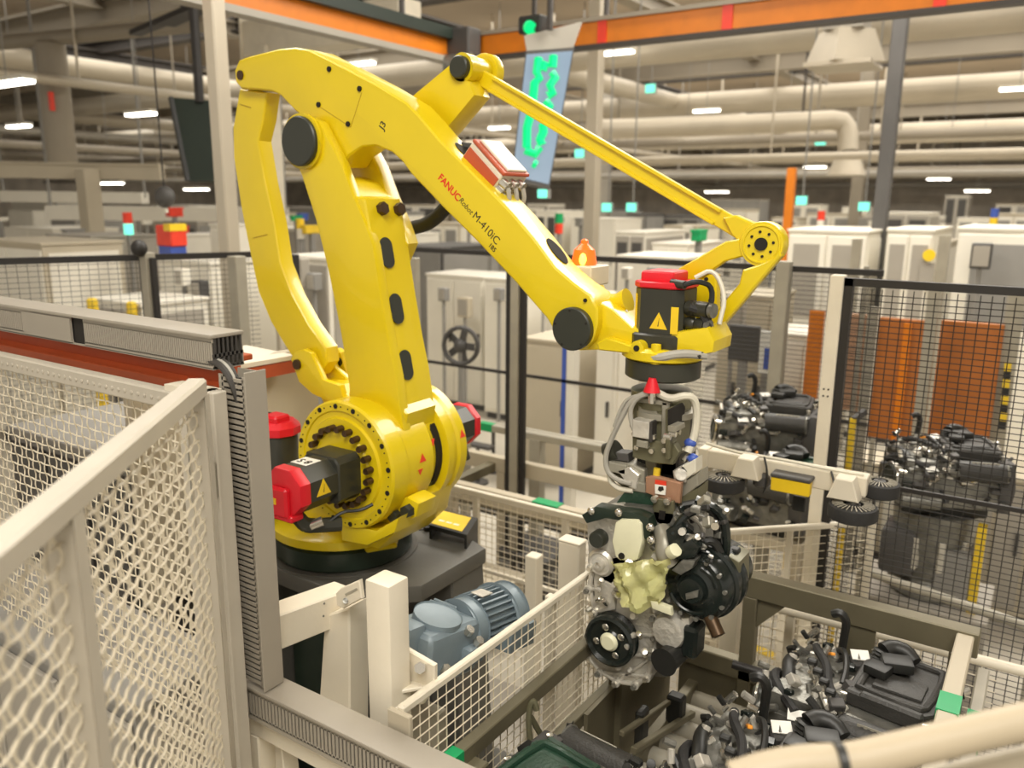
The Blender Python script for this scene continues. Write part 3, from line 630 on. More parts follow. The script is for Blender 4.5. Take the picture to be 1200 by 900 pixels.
# square tube end beside the duct
st = thing('square_tube', 'short open square tube end beside the top of the slotted duct', 'tube', (-1.62, 1.16, 2.06))
b = B(); b.bx(-1.75, -1.60, 1.135, 1.139, 2.055, 2.115); b.bx(-1.75, -1.60, 1.181, 1.185, 2.055, 2.115); b.bx(-1.75, -1.60, 1.139, 1.181, 2.111, 2.115); b.bx(-1.75, -1.60, 1.139, 1.181, 2.055, 2.059)
obj('tube_walls', b, 'cream', st)
obj('tube_inside', B().bx(-1.70, -1.698, 1.139, 1.181, 2.059, 2.111), 'dark_grey', st)
def slotted(parent, p0, along, face, up, L, H, pitch, slot, m, dark, end=.0):
    # slotted side wall of a cable duct: uprights with gaps, a dark core behind them
    p0, al, fa, u = V(p0), V(along).normalized(), V(face).normalized(), V(up).normalized()
    rot = Matrix((al, fa, u)).transposed()
    if rot.determinant() < 0: rot = Matrix((al, -fa, u)).transposed()
    b = B()
    for hh, hc in ((.16, .08), (.14, .93)):
        b.box(p0 + al * L / 2 + u * H * hc - fa * .0015, (L, .003, H * hh), rot)
    n = int((L - end) / pitch)
    for i in range(n):
        b.box(p0 + al * (end + (i + .5) * pitch) + u * H * .5 - fa * .0015, (pitch - slot, .003, H * .8), rot)
    if end: b.box(p0 + al * end / 2 + u * H * .5 - fa * .0015, (end, .003, H), rot)
    obj('slotted_wall', b, m, parent, kind='stuff')
    obj('inner_wall', B().box(p0 + al * L / 2 + u * H / 2 - fa * .012, (L * .99, .004, H * .96), rot), dark, parent)
hd = thing('cable_duct', 'long horizontal grey slotted cable duct above the red beam', 'duct', (-2.6, 1.25, 2.14))
slotted(hd, (-2.20, 1.20, 2.152), (1, 0, 0), (0, -1, 0), (0, 0, 1), .555, .074, .0085, .003, 'duct_grey', 'duct_dark')
slotted(hd, (-2.26, 1.20, 2.152), (-1, 0, 0), (0, -1, 0), (0, 0, 1), 1.6, .074, .0085, .003, 'duct_grey', 'duct_dark')
obj('joint_gap', B().bx(-2.26, -2.20, 1.206, 1.212, 2.152, 2.226), 'hole', hd)
obj('blank_plate', B().bx(-2.52, -2.262, 1.196, 1.1995, 2.156, 2.222), 'duct_grey', hd)
obj('lid', B().bx(-3.86, -1.642, 1.194, 1.292, 2.226, 2.236, .004, 2), 'duct_grey', hd)
obj('duct_floor', B().bx(-3.86, -1.645, 1.20, 1.286, 2.150, 2.154), 'duct_grey', hd)
b = B()
for i in range(7): b.bx(-1.648, -1.645, 1.204 + i * .0125, 1.2095 + i * .0125, 2.154, 2.226)
b.bx(-1.648, -1.645, 1.20, 1.288, 2.180, 2.188); b.bx(-1.648, -1.645, 1.20, 1.288, 2.152, 2.158)
obj('end_grid', b, 'duct_dark', hd, 'dark slotted end of the duct', kind='stuff')
obj('back_wall', B().bx(-3.86, -1.645, 1.284, 1.287, 2.154, 2.226), 'duct_grey', hd)
cb = thing('cable_bundle', 'pair of bent grey cables between the horizontal and vertical ducts', 'cables', (-1.62, 1.22, 2.1))
for k in range(3):
    obj('cable', B().tube([(-1.70, 1.212 + k * .01, 2.165), (-1.64, 1.205 + k * .01, 2.17), (-1.60, 1.20 + k * .008, 2.155), (-1.575, 1.20 + k * .006, 2.12), (-1.57, 1.215 + k * .004, 2.05)], .0085, 8, 2), ('duct_dark', 'hose_grey', 'duct_dark')[k], cb)
vd = thing('cable_duct', 'vertical grey slotted cable duct in front of the robot pedestal', 'duct', (-1.577, 1.23, 1.3))
slotted(vd, (-1.630, 1.20, 1.345), (0, 0, 1), (0, -1, 0), (1, 0, 0), .80, .098, .0145, .006, 'duct_grey', 'duct_dark')
obj('side_wall', B().bx(-1.534, -1.530, 1.196, 1.258, 1.335, 2.158, .001), 'duct_grey', vd)
obj('back_wall', B().bx(-1.63, -1.532, 1.255, 1.259, 1.335, 2.15), 'duct_grey', vd)
ld_ = thing('cable_duct', 'lower grey slotted cable duct running to the bottom edge below the white posts', 'duct', (-1.3, 1.25, 1.22))
slotted(ld_, (-1.652, 1.20, 1.238), (1, 0, 0), (0, -1, 0), (0, 0, 1), 1.05, .085, .0125, .005, 'duct_grey', 'duct_dark')
obj('lid', B().bx(-1.655, -.60, 1.194, 1.275, 1.322, 1.332, .004, 2), 'duct_grey', ld_)
obj('duct_floor', B().bx(-1.652, -.60, 1.20, 1.27, 1.234, 1.238), 'duct_grey', ld_)
obj('end_cap', B().bx(-1.662, -1.652, 1.192, 1.275, 1.236, 1.328, .002), 'duct_dark', ld_)
cs = thing('duct_stand', 'cream steel frame carrying the lower slotted duct', 'frame', (-1.5, 1.26, 0))
obj('cross_tube', B().bx(-1.66, -.60, 1.22, 1.26, 1.165, 1.232, .004), 'cream', cs)
obj('leg', B().bx(-1.66, -1.60, 1.22, 1.28, 0, 1.165, .004), 'cream', cs)
obj('gusset', B().prism([(-1.575, 1.165), (-1.55, 1.16), (-1.52, .9), (-1.575, .9)], 'y', 1.25, 1.30, .003), 'cream', cs)
obj('brace', B().bar((-1.60, 1.25, .93), (-1.45, 1.25, 1.03), .03, .03, .003), 'cream', cs)
obj('bracket', B().bx(-1.24, -1.20, 1.22, 1.26, 1.10, 1.165, .004), 'cream', cs)
rbm = thing('steel_beam', 'red-brown steel beam running left under the horizontal cable duct', 'beam', (-2.6, 1.5, 1.98))
obj('web', B().bx(-4.6, -1.90, 1.46, 1.475, 2.03, 2.10), 'red_oxide', rbm)
obj('lower_flange', B().bx(-4.6, -1.90, 1.40, 1.50, 2.005, 2.032, .003), 'red_oxide', rbm)
obj('upper_flange', B().bx(-4.6, -1.90, 1.42, 1.52, 2.098, 2.115, .003), 'red_oxide', rbm)
rb2 = thing('steel_beam', 'red-edged shelf beam behind the curved yellow link', 'beam', (-3.0, 2.3, 1.86))
obj('edge', B().plate([V((-2.85,2.158,1.837)), V((-2.85,2.518,1.832)), V((-2.85,2.514,1.777)), V((-2.85,2.154,1.779))], .05, (-1, 0, 0)), 'red_oxide', rb2)
q = [V((-2.85,2.125,1.843)), V((-2.85,2.518,1.836))]
obj('shelf_top', B().plate([q[0], q[1], q[1] + V((-.34, 0, .01)), q[0] + V((-.34, 0, .01))], .02, (0, 0, 1)), 'cream', rb2)
pl = thing('grey_panel', 'plain beige-grey panel below the red shelf beam behind the robot', 'panel', (-2.95, 2.4, 1.0))
obj('sheet', B().bx(-2.98, -2.93, 1.75, 2.72, .9, 1.86, .004), 'plaster', pl)
obj('foot', B().bx(-2.98, -2.93, 1.80, 1.86, 0, .9), 'grey_panel', pl)
obj('foot', B().bx(-2.98, -2.93, 2.60, 2.66, 0, .9), 'grey_panel', pl)
# ------------------------------------------------------------------ white posts left of the gear motor
wp_ = thing('stop_post', 'thick white square post with hinge plate beside the gear motor', 'post', (-1.42, 1.40, 0))
px0, px1, py0, py1 = -1.312, -1.234, 1.340, 1.412
obj('column', B().bx(px0, px1, py0, py1, 0, (-1.238,1.34,1.648)[2], .006, 2), 'cream', wp_)
obj('motor_plate', B().prism([(-1.303,1.441),(-1.251,1.431),(-1.171,1.418),(-1.172,1.356),(-1.212,1.293),(-1.308,1.256)], 'y', 1.43, 1.445, .003), 'cream', wp_)
obj('gusset', B().plate([V((-1.254,1.43,1.341)), V((-1.183,1.43,1.352)), V((-1.252,1.36,1.343)), V((-1.258,1.36,1.348))], .006, (0, 0, 1)), 'cream', wp_)
obj('plate_bolt', B().cyl((-1.216,1.43,1.398), (-1.193,1.4,1.419), .015, n=6), 'steel', wp_)
sl = thing('swing_beam', 'white square beam on a slanted post left of the thick white post', 'beam', (-1.55, 1.3, .9))
sb0 = V((-1.62,1.284,1.441)); sb1 = V((-1.62,1.563,1.405))
obj('arm_tube', B().bar(sb0 - (sb1 - sb0) * .08, sb1, .08, .10, .004), 'cream', sl)
obj('slant_post', B().prism([(-1.656,1.005),(-1.519,1.033),(-1.502,1.459),(-1.601,1.404)], 'y', 1.47, 1.55, .005), 'cream', sl)
obj('hinge_plate', B().prism([(-1.521,1.508),(-1.501,1.529),(-1.43,1.573),(-1.423,1.521),(-1.494,1.47),(-1.52,1.473)], 'y', 1.44, 1.455, .003), 'cream', sl)
obj('hinge_pin', B().cyl(V((-1.484,1.441,1.497)) , V((-1.478,1.435,1.502)), .008, n=8), 'alu_dark', sl)
obj('hinge_slot', B().bar(V((-1.482,1.44,1.516)), V((-1.437,1.44,1.546)), .003, .006), 'fence_post', sl)
for q in ((-1.58,1.453,1.456), (-1.58,1.448,1.42), (-1.58,1.277,1.462), (-1.58,1.274,1.424)):
    obj('rivet', B().ball(q, .0035, (1, 1, 1), 6, 4), 'alu_dark', sl)
# ------------------------------------------------------------------ gear motor
gm = thing('gear_motor', 'blue-grey gear motor with finned housing beyond the white post', 'motor', V((-1.312,1.683,1.295)))
ga = V((-1.346,1.611,1.34)); gb = V((-1.32,2.006,1.281)); gd = (gb - ga).normalized()
gs = V((0, 0, 1)).cross(gd).normalized(); gu = gd.cross(gs)
rg = Matrix((gd, gs, gu)).transposed()
def gp(a, s, u): return ga + gd * a + gs * s + gu * u
obj('gearbox', B().box(gp(.03, 0, -.02), (.22, .17, .16), rg, .03, 3), 'motor_blue', gm)
obj('gearbox_lid', B().cyl(gp(.02, -.01, .05), gp(.02, -.015, .075), .07, n=28, bev=.006), 'motor_blue', gm)
b = B()
for k in range(4): b.box(gp(.06 + k * .018, .04, .065), (.008, .09, .02), rg, .003)
obj('cooling_rib', b, 'motor_blue', gm, kind='stuff')
obj('gearbox_foot', B().box(gp(-.08, .02, .02), (.07, .12, .12), rg, .02, 2), 'motor_blue', gm)
obj('foot_lug', B().box(gp(.09, -.09, -.03), (.07, .05, .05), rg, .012, 2), 'motor_blue', gm)
for a, s_, u_ in ((.07, -.085, .035), (-.02, -.088, -.05), (-.09, .05, .085), (.10, -.10, .0)):
    obj('bolt', B().cyl(gp(a, s_, u_), gp(a, s_ - .012, u_ + .016), .014, n=6), 'steel', gm)
obj('adapter', B().cyl(gp(.13, 0, 0), gp(.175, 0, 0), .085, n=32, bev=.006), 'motor_blue', gm)
obj('stator', B().cyl(gp(.175, 0, 0), gp(.31, 0, 0), .076, n=32), 'motor_blue', gm)
b = B()
for k in range(30):
    a = 2 * PI * k / 30
    b.box(gp(.245, .082 * math.cos(a), .082 * math.sin(a)), (.13, .020, .005), rg @ Matrix.Rotation(a, 3, 'X'))
obj('stator_fins', b, 'motor_blue', gm, kind='stuff')
obj('rating_plate', B().box(gp(.22, -.01, .0935), (.05, .045, .003), rg), 'alu', gm)
obj('fan_cover', B().cyl(gp(.31, 0, 0), gp(.37, 0, 0), .092, .085, n=32, bev=.008), 'motor_blue', gm)
obj('terminal_box', B().box(gp(.30, -.085, -.03), (.13, .08, .075), rg, .01, 2), 'motor_blue', gm)
obj('mount_shelf', B().bx(-1.36, -1.22, 1.50, 1.54, 0, 1.22, .004), 'fence_post', gm)
# ------------------------------------------------------------------ white low mesh fences
fb_ = thing('low_mesh_fence', 'white low mesh fence running away beside the gear motor', 'fence', (-1.17, 1.7, 0))
z0, z1 = .72, 1.365
obj('top_rail', B().bar((-1.172, 1.30, z1), (-1.140, 2.75, z1), .022, .022, .004), 'cream', fb_)
for yy in (1.32, 2.02, 2.72):
    obj('post', B().bx(-1.20, -1.17, yy - .015, yy + .015, .1, z1 - .008, .003), 'cream', fb_)
obj('wire_mesh', flat_mesh((-1.170, 1.30, z0), (-1.142, 2.74, z0), (-1.170, 1.30, z1 - .01), 42, 20, .0022), 'cream_mesh', fb_, 'welded white wires', kind='stuff')
obj('end_plate', B().bx(-1.20, -1.13, 1.285, 1.30, .9, 1.37, .003), 'plaster', fb_)
fc = thing('low_mesh_fence', 'white low mesh fence crossing behind the gear motor and scanner guard', 'fence', (-2.2, 3.4, 0))
obj('top_rail', B().bx(-3.3, -1.12, 3.385, 3.415, .985, 1.02, .004), 'cream', fc)
for xx in (-3.2, -2.48, -1.92, -1.38):
    obj('post', B().bx(xx - .018, xx + .018, 3.39, 3.42, 0, .985, .003), 'cream', fc)
obj('mid_rail', B().bx(-3.3, -1.12, 3.39, 3.41, .56, .58), 'cream', fc)
obj('wire_mesh', flat_mesh((-3.3, 3.40, .08), (-1.12, 3.40, .08), (-3.3, 3.40, .99), 54, 26, .0024), 'cream_mesh', fc, 'welded white wires', kind='stuff')
for (a, c, lab) in (((660, 632), (683, 637), 'white bollard post between the mesh fence and the hanging engine'),):
    t = thing('bollard_post', lab, 'post', V((-1.586,2.909,0)))
    pq = V((-1.403,2.544,1.296))
    obj('column', B().bx(pq.x - .045, pq.x + .045, pq.y - .03, pq.y + .03, 0, pq.z, .005), 'cream', t)
    obj('cap', B().bx(pq.x - .047, pq.x + .047, pq.y - .032, pq.y + .032, pq.z, pq.z + .008, .003), 'cream', t)
t = thing('bollard_post', 'slim cream post inside the mesh fence left of the white bollard', 'post', V(((-1.762,2.851,1.034)[0], (-1.762,2.851,1.034)[1], 0)))
pq = V((-1.762,2.851,1.034))
obj('column', B().bx(pq.x - .03, pq.x + .03, pq.y - .03, pq.y + .03, 0, pq.z, .004), 'cream', t)
obj('base', B().bx(pq.x - .06, pq.x + .06, pq.y - .06, pq.y + .06, 0, .012), 'cream', t)
fd = thing('low_mesh_fence', 'white low mesh fence panel right of the hanging engine under the brushes', 'fence', (-.8, 3.4, 0))
r0, r1 = V((-1.064,3.242,1.17)), V((-0.537,3.748,1.17))
obj('top_rail', B().bar(r0, r1, .026, .026, .005), 'cream', fd)
for t_ in (.0, .44, .985):
    c = lerp(r0, r1, t_); obj('post', B().bx(c.x - .013, c.x + .013, c.y - .013, c.y + .013, 0, 1.16, .002), 'cream', fd)
obj('wire_mesh', flat_mesh((r0.x, r0.y, .3), (r1.x, r1.y, .3), (r0.x, r0.y, 1.16), 22, 24, .0022), 'cream_mesh', fd, 'welded white wires', kind='stuff')
fe = thing('low_mesh_fence', 'white low mesh fence with round white hand rail behind the right frame', 'fence', (-.6, 3.05, 0))
obj('hand_rail', B().tube([V((-0.965,3.065,1.009)), V((-.90, 3.03, 1.0)), V((-.46, 3.05, 1.0)), V((-.05, 3.06, 1.0)), V((.25, 3.07, 1.0))], .019, 14, 1), 'cream', fe)
obj('post', B().bx(-.965, -.895, 3.0, 3.06, 0, .99, .004), 'cream', fe)
for xx in (-.70, -.30):
    obj('post', B().bx(xx - .016, xx + .016, 3.03, 3.06, 0, .985, .003), 'cream', fe)
obj('wire_mesh', flat_mesh((-1.15, 3.05, .1), (.0, 3.05, .1), (-1.15, 3.05, .99), 24, 20, .0022), 'cream_mesh', fe, 'welded white wires', kind='stuff')
# ------------------------------------------------------------------ conveyor frame (olive steel) round the engines
cf = thing('conveyor_guard', 'olive steel guard frame round the engine conveyor', 'frame', (-.6, 2.0, 0))
zt = 1.225
obj('left_rail', B().bar((-1.140, 1.29, 1.142), (-1.106, 2.82, 1.142), .036, .05, .003), 'olive_steel', cf)
obj('lower_left_rail', B().bar((-1.138, 1.29, .90), (-1.106, 2.82, .90), .032, .05, .003), 'olive_steel', cf)
obj('rear_rail', B().bx(-.815, -.06, 2.78, 2.84, 1.14, zt, .004), 'olive_steel', cf)
obj('lower_rear_rail', B().bx(-1.10, -.06, 2.78, 2.83, .80, .875, .004), 'olive_steel', cf)
obj('right_rail', B().bx(-.125, -.075, 1.2, 2.80, 1.165, 1.215, .004), 'plaster', cf, 'beige rail on the right side of the frame')
obj('right_rail', B().bx(-.055, -.02, 1.2, 2.74, 1.10, 1.14, .004), 'fence_post', cf)
for xx, yy, zz in ((-1.125, 1.48, 1.12), (-1.115, 2.30, 1.12), (-.815, 2.78, 1.14), (-.14, 2.78, 1.14), (-.125, 1.25, 1.165)):
    obj('post', B().bx(xx, xx + .052, yy, yy + .052, 0, zz + .002, .004), 'olive_steel', cf)
obj('gusset', B().prism([(-.765, 1.14), (-.66, 1.14), (-.765, 1.02)], 'y', 2.80, 2.815), 'olive_steel', cf)
obj('hanger_plate', B().bx(-.45, -.36, 2.79, 2.80, .93, 1.14, .002), 'olive_steel', cf)
obj('left_skirt', B().bx(-1.10, -1.085, 2.1, 2.80, .55, .93), 'olive_steel', cf)
obj('rear_skirt', B().bx(-1.05, -.10, 2.80, 2.81, .52, .80), 'olive_steel', cf)
obj('green_tape', B().bar((-1.1376, 1.40, 1.142), (-1.1358, 1.48, 1.142), .038, .053), 'green_tape', cf, 'green tape on the left rail')
obj('green_tape', B().bx(-.128, -.072, 2.29, 2.39, 1.16, 1.218), 'green_tape', cf, 'green tape on the right rail')
obj('green_tape', B().bx(-.058, -.017, 2.33, 2.47, 1.09, 1.142), 'green_tape', cf)
cv = thing('conveyor', 'roller conveyor bed below the engines inside the olive frame', 'conveyor', (-.6, 2.0, 0))
obj('side_beam', B().bx(-.99, -.95, 1.30, 2.75, .60, .76, .004), 'olive_steel', cv)
obj('side_beam', B().bx(-.20, -.16, 1.30, 2.75, .60, .76, .004), 'olive_steel', cv)
for k in range(15):
    obj('roller', B().cyl((-.95, 1.34 + k * .098, .70), (-.20, 1.34 + k * .098, .70), .036, n=14), 'fence_post', cv)
for xx in (-.97, -.18):
    for yy in (1.35, 2.7): obj('leg', B().bx(xx - .025, xx + .025, yy - .025, yy + .025, 0, .60), 'olive_steel', cv)
obj('cross_shaft', B().cyl((-.80, 2.66, .93), (-.50, 2.72, .90), .016, n=12), 'fence_black', cv)
for q, d_ in (((-0.932,2.478,0.802), (.06, .05, .11)), ((-0.698,2.454,0.822), (.07, .05, .10)), ((-0.972,2.275,0.83), (.03, .06, .14))):
    obj('stop_block', B().box(q, d_, None, .008), 'black', cv, 'black plastic stop block')
obj('guide_rail', B().bar(V((-0.932,2.123,0.85)), V((-0.895,2.551,0.754)), .022, .022, .003), 'olive_steel', cv)
obj('guide_rail', B().bar(V((-0.97,2.111,0.902)), V((-0.947,2.534,0.817)), .018, .018, .003), 'olive_steel', cv)
# loose S-hook on the left of the middle engine
hk = thing('lifting_hook', 'dark steel hook standing against the white mesh beside the lower engine', 'hook', V((-1.083,1.763,1.03)))
obj('shank', B().tube([V((-1.088,1.758,1.025)), V((-1.104,1.767,1.094)), V((-1.105,1.778,1.14)), V((-1.097,1.787,1.154)), V((-1.087,1.786,1.125))], .009, 8, 2), 'khaki', hk)
obj('strut', B().bar(V((-1.104,1.781,1.1)), V((-1.09,1.818,1.022)), .014, .014), 'khaki', hk)
# ------------------------------------------------------------------ brush beam
bm_ = thing('brush_beam', 'cream beam with three round black brush wheels below it', 'beam', (-.8, 3.1, 1.4))
obj('beam', B().bx(-1.11, -.485, 3.08, 3.15, 1.50, 1.575, .004), 'cream', bm_)
obj('end_plate', B().bx(-1.125, -1.085, 3.07, 3.16, 1.20, 1.58, .003), 'cream', bm_)
obj('cable', B().tube([(-1.10, 3.09, 1.60), (-.95, 3.08, 1.585), (-.8, 3.09, 1.588), (-.65, 3.08, 1.585), (-.5, 3.10, 1.58)], .007, 6, 2), 'hose_white', bm_)
obj('cable', B().tube([(-.86, 3.075, 1.59), (-.84, 3.055, 1.55), (-.835, 3.05, 1.49), (-.85, 3.06, 1.45)], .004, 6, 2), 'black', bm_)
obj('cable', B().tube([(-.61, 3.075, 1.58), (-.59, 3.055, 1.54), (-.585, 3.05, 1.48)], .004, 6, 2), 'black', bm_)
def brush(c, r, lab=None):
    w = obj('brush_wheel', B().lathe([(r * .55, -.002), (r * .6, .026), (r * .97, .022), (r, .014), (r, -.022), (r * .9, -.028), (r * .2, -.026)], c, (0, 0, 1), 36), 'rubber', bm_, 'round black brush wheel')
    b = B()
    for k in range(26):
        a = 2 * PI * k / 26
        b.bar((c[0] + r * .42 * math.cos(a), c[1] + r * .42 * math.sin(a), c[2] + .031), (c[0] + r * .86 * math.cos(a), c[1] + r * .86 * math.sin(a), c[2] + .026), .003, .003)
    obj('bristles', b, 'fence_post', w, kind='stuff')
    obj('hub', B().cyl((c[0], c[1], c[2] - .01), (c[0], c[1], c[2] + .03), r * .3, n=16), 'dark_grey', w)
    obj('axle', B().cyl((c[0], c[1], c[2] + .03), (c[0], c[1], 1.5), .012, n=8), 'alu_dark', w)
brush((-0.995,3.02,1.476), .082); brush((-0.513,3.02,1.462), .085); brush((-0.457,3.18,1.515), .072)
for q in ((-0.91,3.06,1.541), (-0.549,3.06,1.531)):
    q = V(q)
    obj('hanger', B().prism([(q.x - .03, q.z + .05), (q.x + .03, q.z + .05), (q.x + .055, q.z - .03), (q.x - .055, q.z - .03)], 'y', 3.0, 3.075, .004), 'cream', bm_)
    obj('hanger_bolt', B().cyl((q.x, 3.03, q.z - .03), (q.x, 3.03, q.z - .012), .018, n=6), 'alu_dark', bm_)
q = V((-0.741,3.05,1.508))
sn = obj('sensor', B().bx(q.x - .072, q.x + .072, 3.02, 3.06, q.z - .028, q.z + .028, .004), 'sign_yellow', bm_, 'yellow sensor box under the beam')
obj('sensor_top', B().bx(q.x - .075, q.x + .075, 3.015, 3.08, q.z + .026, q.z + .042, .004), 'dark_grey', sn)
obj('motor_block', B().box(V((-0.863,3.08,1.495)), (.06, .06, .06), None, .012), 'dark_grey', bm_)
obj('junction', B().box(V((-0.719,3.1,1.422)), (.05, .03, .06), None, .004), 'black', bm_)
# ------------------------------------------------------------------ near right padded rail
nr = thing('guard_rail', 'cream round padded rail with a black tie at the lower right corner', 'rail', (-.05, .9, 1.8))
obj('rail_tube', B().tube([V((-0.239,0.834,1.896)), V((-0.203,0.861,1.911)), V((-0.167,0.887,1.917)), V((-0.13,0.912,1.918)), V((-0.079,0.95,1.933)), V((0.057,1.061,1.967))], .021, 18, 1), 'pad_tan', nr)
c0, c1 = V((-0.142,0.899,1.921)), V((-0.134,0.904,1.922))
obj('tie', B().cyl(c0, c1, .0225, n=18), 'black', nr, 'black cable tie')
nsh = thing('cover_sheet', 'flat cream sheet below the padded rail in the lower right corner', 'sheet', V((-0.001,1.047,1.874)))
obj('sheet', B().plate([V((-0.14,0.939,1.859)), V((0.063,1.1,1.913)), V((0.102,1.1,1.819)), V((-0.13,0.926,1.832))], .004), 'plaster', nsh)
obj('hem', B().bar(V((-0.14,0.938,1.857)), V((0.064,1.1,1.91)), .006, .006), 'cream', nsh)
# ------------------------------------------------------------------ gripper under the wrist
gr = thing('engine_gripper', 'olive and grey gripper head hanging from the robot wrist above the engine', 'gripper', (-.985, 2.335, 1.50))
obj('adapter_plate', B().lathe([(.09, 0), (.095, .004), (.095, .05), (.085, .055)], (-.985, 2.335, 1.930), (0, 0, 1), 36), 'khaki', gr)
obj('adapter_ring', B().lathe([(.10, 0), (.10, .018), (.08, .02)], (-.975, 2.335, 1.905), (0, 0, 1), 36), 'grip_grey', gr)
q = V((-0.968,2.22,1.997))
obj('warning_cone', B().cyl(q, q + V((0, .0, .042)), .026, .011, 14), 'red', gr, 'small red cone under the wrist')
obj('cone_stud', B().cyl(q + V((.002, 0, -.035)), q, .012, n=8), 'steel', gr)
def gy(name, pts, y, d, m, bev=.003, **k): return obj(name, B().prism(pts, 'y', y, y + d, bev), m, gr, **k)
gy('front_plate', [(-1.042,1.957),(-0.932,1.959),(-0.928,1.786),(-1.036,1.777)], 2.25, .03, 'khaki')
gy('inner_panel', [(-1.022,1.941),(-0.96,1.943),(-0.958,1.844),(-1.02,1.841)], 2.244, .01, 'grip_grey')
gy('valve_box', [(-1.018,1.907),(-0.964,1.907),(-0.964,1.853),(-1.018,1.853)], 2.20, .045, 'alu')
gy('valve_plug', [(-1.002,1.845),(-0.966,1.846),(-0.967,1.824),(-1.004,1.823)], 2.20, .03, 'grip_grey')
gy('valve_strip', [(-0.964,1.907),(-0.956,1.908),(-0.956,1.844),(-0.964,1.843)], 2.205, .04, 'duct_dark')
gy('top_frame', [(-1.043,1.97),(-0.923,1.971),(-0.922,1.955),(-1.042,1.953)], 2.235, .20, 'grip_grey')
gy('side_frame', [(-0.942,1.968),(-0.917,1.966),(-0.913,1.786),(-0.935,1.782)], 2.235, .03, 'grip_grey')
obj('core_block', B().bx(-1.04, -.90, 2.29, 2.44, 1.72, 1.90, .004), 'duct_dark', gr)
obj('side_plate', B().prism([(2.188,1.959),(2.319,1.958),(2.363,1.938),(2.361,1.812),(2.321,1.794),(2.207,1.802)], 'x', -.91, -.895, .003), 'khaki', gr)
obj('side_window', B().prism([(2.177,1.962),(2.281,1.961),(2.303,1.946),(2.297,1.891),(2.185,1.898)], 'x', -.898, -.892, .002), 'hole', gr, 'dark opening in the gripper side')
obj('side_valve', B().prism([(2.177,1.914),(2.248,1.911),(2.257,1.894),(2.179,1.896)], 'x', -.895, -.87, .002), 'grip_grey', gr)
for q in ((-0.865,2.158,1.886), (-0.865,2.196,1.885), (-0.865,2.229,1.885)):
    obj('port', B().cyl((-.895, q[1], q[2]), (-.875, q[1], q[2]), .009, n=8), 'steel', gr)
gy('lower_plate', [(-1.028,1.845),(-0.996,1.845),(-0.891,1.847),(-0.873,1.824),(-0.893,1.78),(-0.956,1.774),(-1.025,1.78)], 2.225, .03, 'khaki')
for q in ((-1.008,2.222,1.817), (-0.956,2.222,1.858), (-0.959,2.222,1.814), (-0.92,2.222,1.853), (-0.918,2.222,1.824), (-1.018,2.222,1.858), (-1.025,2.222,1.884), (-0.973,2.222,1.863)):
    obj('bolt', B().cyl((q[0], 2.228, q[2]), (q[0], 2.213, q[2]), .0085, n=8, bev=.001), 'steel', gr)
gy('guide_pillar', [(-0.997,1.776),(-0.958,1.778),(-0.96,1.711),(-0.997,1.709)], 2.26, .04, 'olive_steel')
gy('guide_pillar', [(-0.955,1.773),(-0.905,1.782),(-0.906,1.705),(-0.956,1.694)], 2.29, .06, 'black')
obj('lock_bolt', B().cyl(V((-0.945,2.23,1.728)), V((-0.943,2.23,1.758)), .011, n=10), 'line_yellow', gr)
obj('finger', B().bx(*[v for v in ((-1.104,2.24,1.736)[0], (-1.042,2.24,1.748)[0])], 2.22, 2.28, (-1.091,2.24,1.719)[2], (-1.093,2.24,1.752)[2], .004), 'grip_grey', gr)
gy('left_clamp', [(-1.117,1.751),(-1.039,1.754),(-0.987,1.742),(-0.984,1.675),(-1.036,1.679),(-1.061,1.713),(-1.115,1.72)], 2.235, .05, 'grip_grey')
gy('left_jaw', [(-1.074,1.73),(-1.03,1.747),(-0.998,1.728),(-1.007,1.679),(-1.03,1.683),(-1.049,1.704)], 2.22, .04, 'alu')
gy('left_lower_jaw', [(-1.114,1.711),(-1.042,1.703),(-1.017,1.668),(-1.07,1.669),(-1.107,1.69)], 2.25, .05, 'khaki')
obj('actuator', B().cyl(V((-1.127,2.26,1.766)), V((-1.092,2.26,1.784)), .033, n=20, bev=.003), 'motor_black', gr)
gy('actuator_body', [(-1.099,1.779),(-1.048,1.783),(-1.044,1.756),(-1.104,1.753)], 2.24, .05, 'dark_grey')
gy('clamp_plate', [(-0.974,1.728),(-0.949,1.738),(-0.858,1.732),(-0.86,1.667),(-0.89,1.666),(-0.972,1.678)], 2.215, .02, 'copper_pink', label='pinkish copper clamp plate')
gy('red_tag', [(-0.939,1.729),(-0.904,1.73),(-0.903,1.717),(-0.939,1.715)], 2.209, .003, 'sign_red', bev=0)
gy('white_tag', [(-0.939,1.715),(-0.903,1.717),(-0.904,1.687),(-0.937,1.685)], 2.209, .003, 'paper', bev=0)
gy('tag_mark', [(-0.926,1.71),(-0.912,1.713),(-0.909,1.703),(-0.92,1.695),(-0.928,1.699)], 2.2075, .0012, 'text_black', bev=0)
gy('wear_bar', [(-1.021,1.702),(-0.975,1.703),(-0.973,1.672),(-1.019,1.671)], 2.225, .03, 'grip_grey')
gy('lower_bracket', [(-0.94,1.675),(-0.874,1.675),(-0.868,1.628),(-0.878,1.604),(-0.902,1.59),(-0.925,1.598),(-0.937,1.623)], 2.20, .016, 'khaki', label='olive end bracket with square hole')
gy('square_hole', [(-0.916,1.639),(-0.896,1.64),(-0.898,1.613),(-0.917,1.611)], 2.1975, .004, 'hole', bev=0)
for q in ((-0.931,2.2,1.674), (-0.89,2.2,1.675)):
    obj('bolt', B().cyl((q[0], 2.204, q[2]), (q[0], 2.186, q[2]), .011, n=8, bev=.001), 'steel', gr)
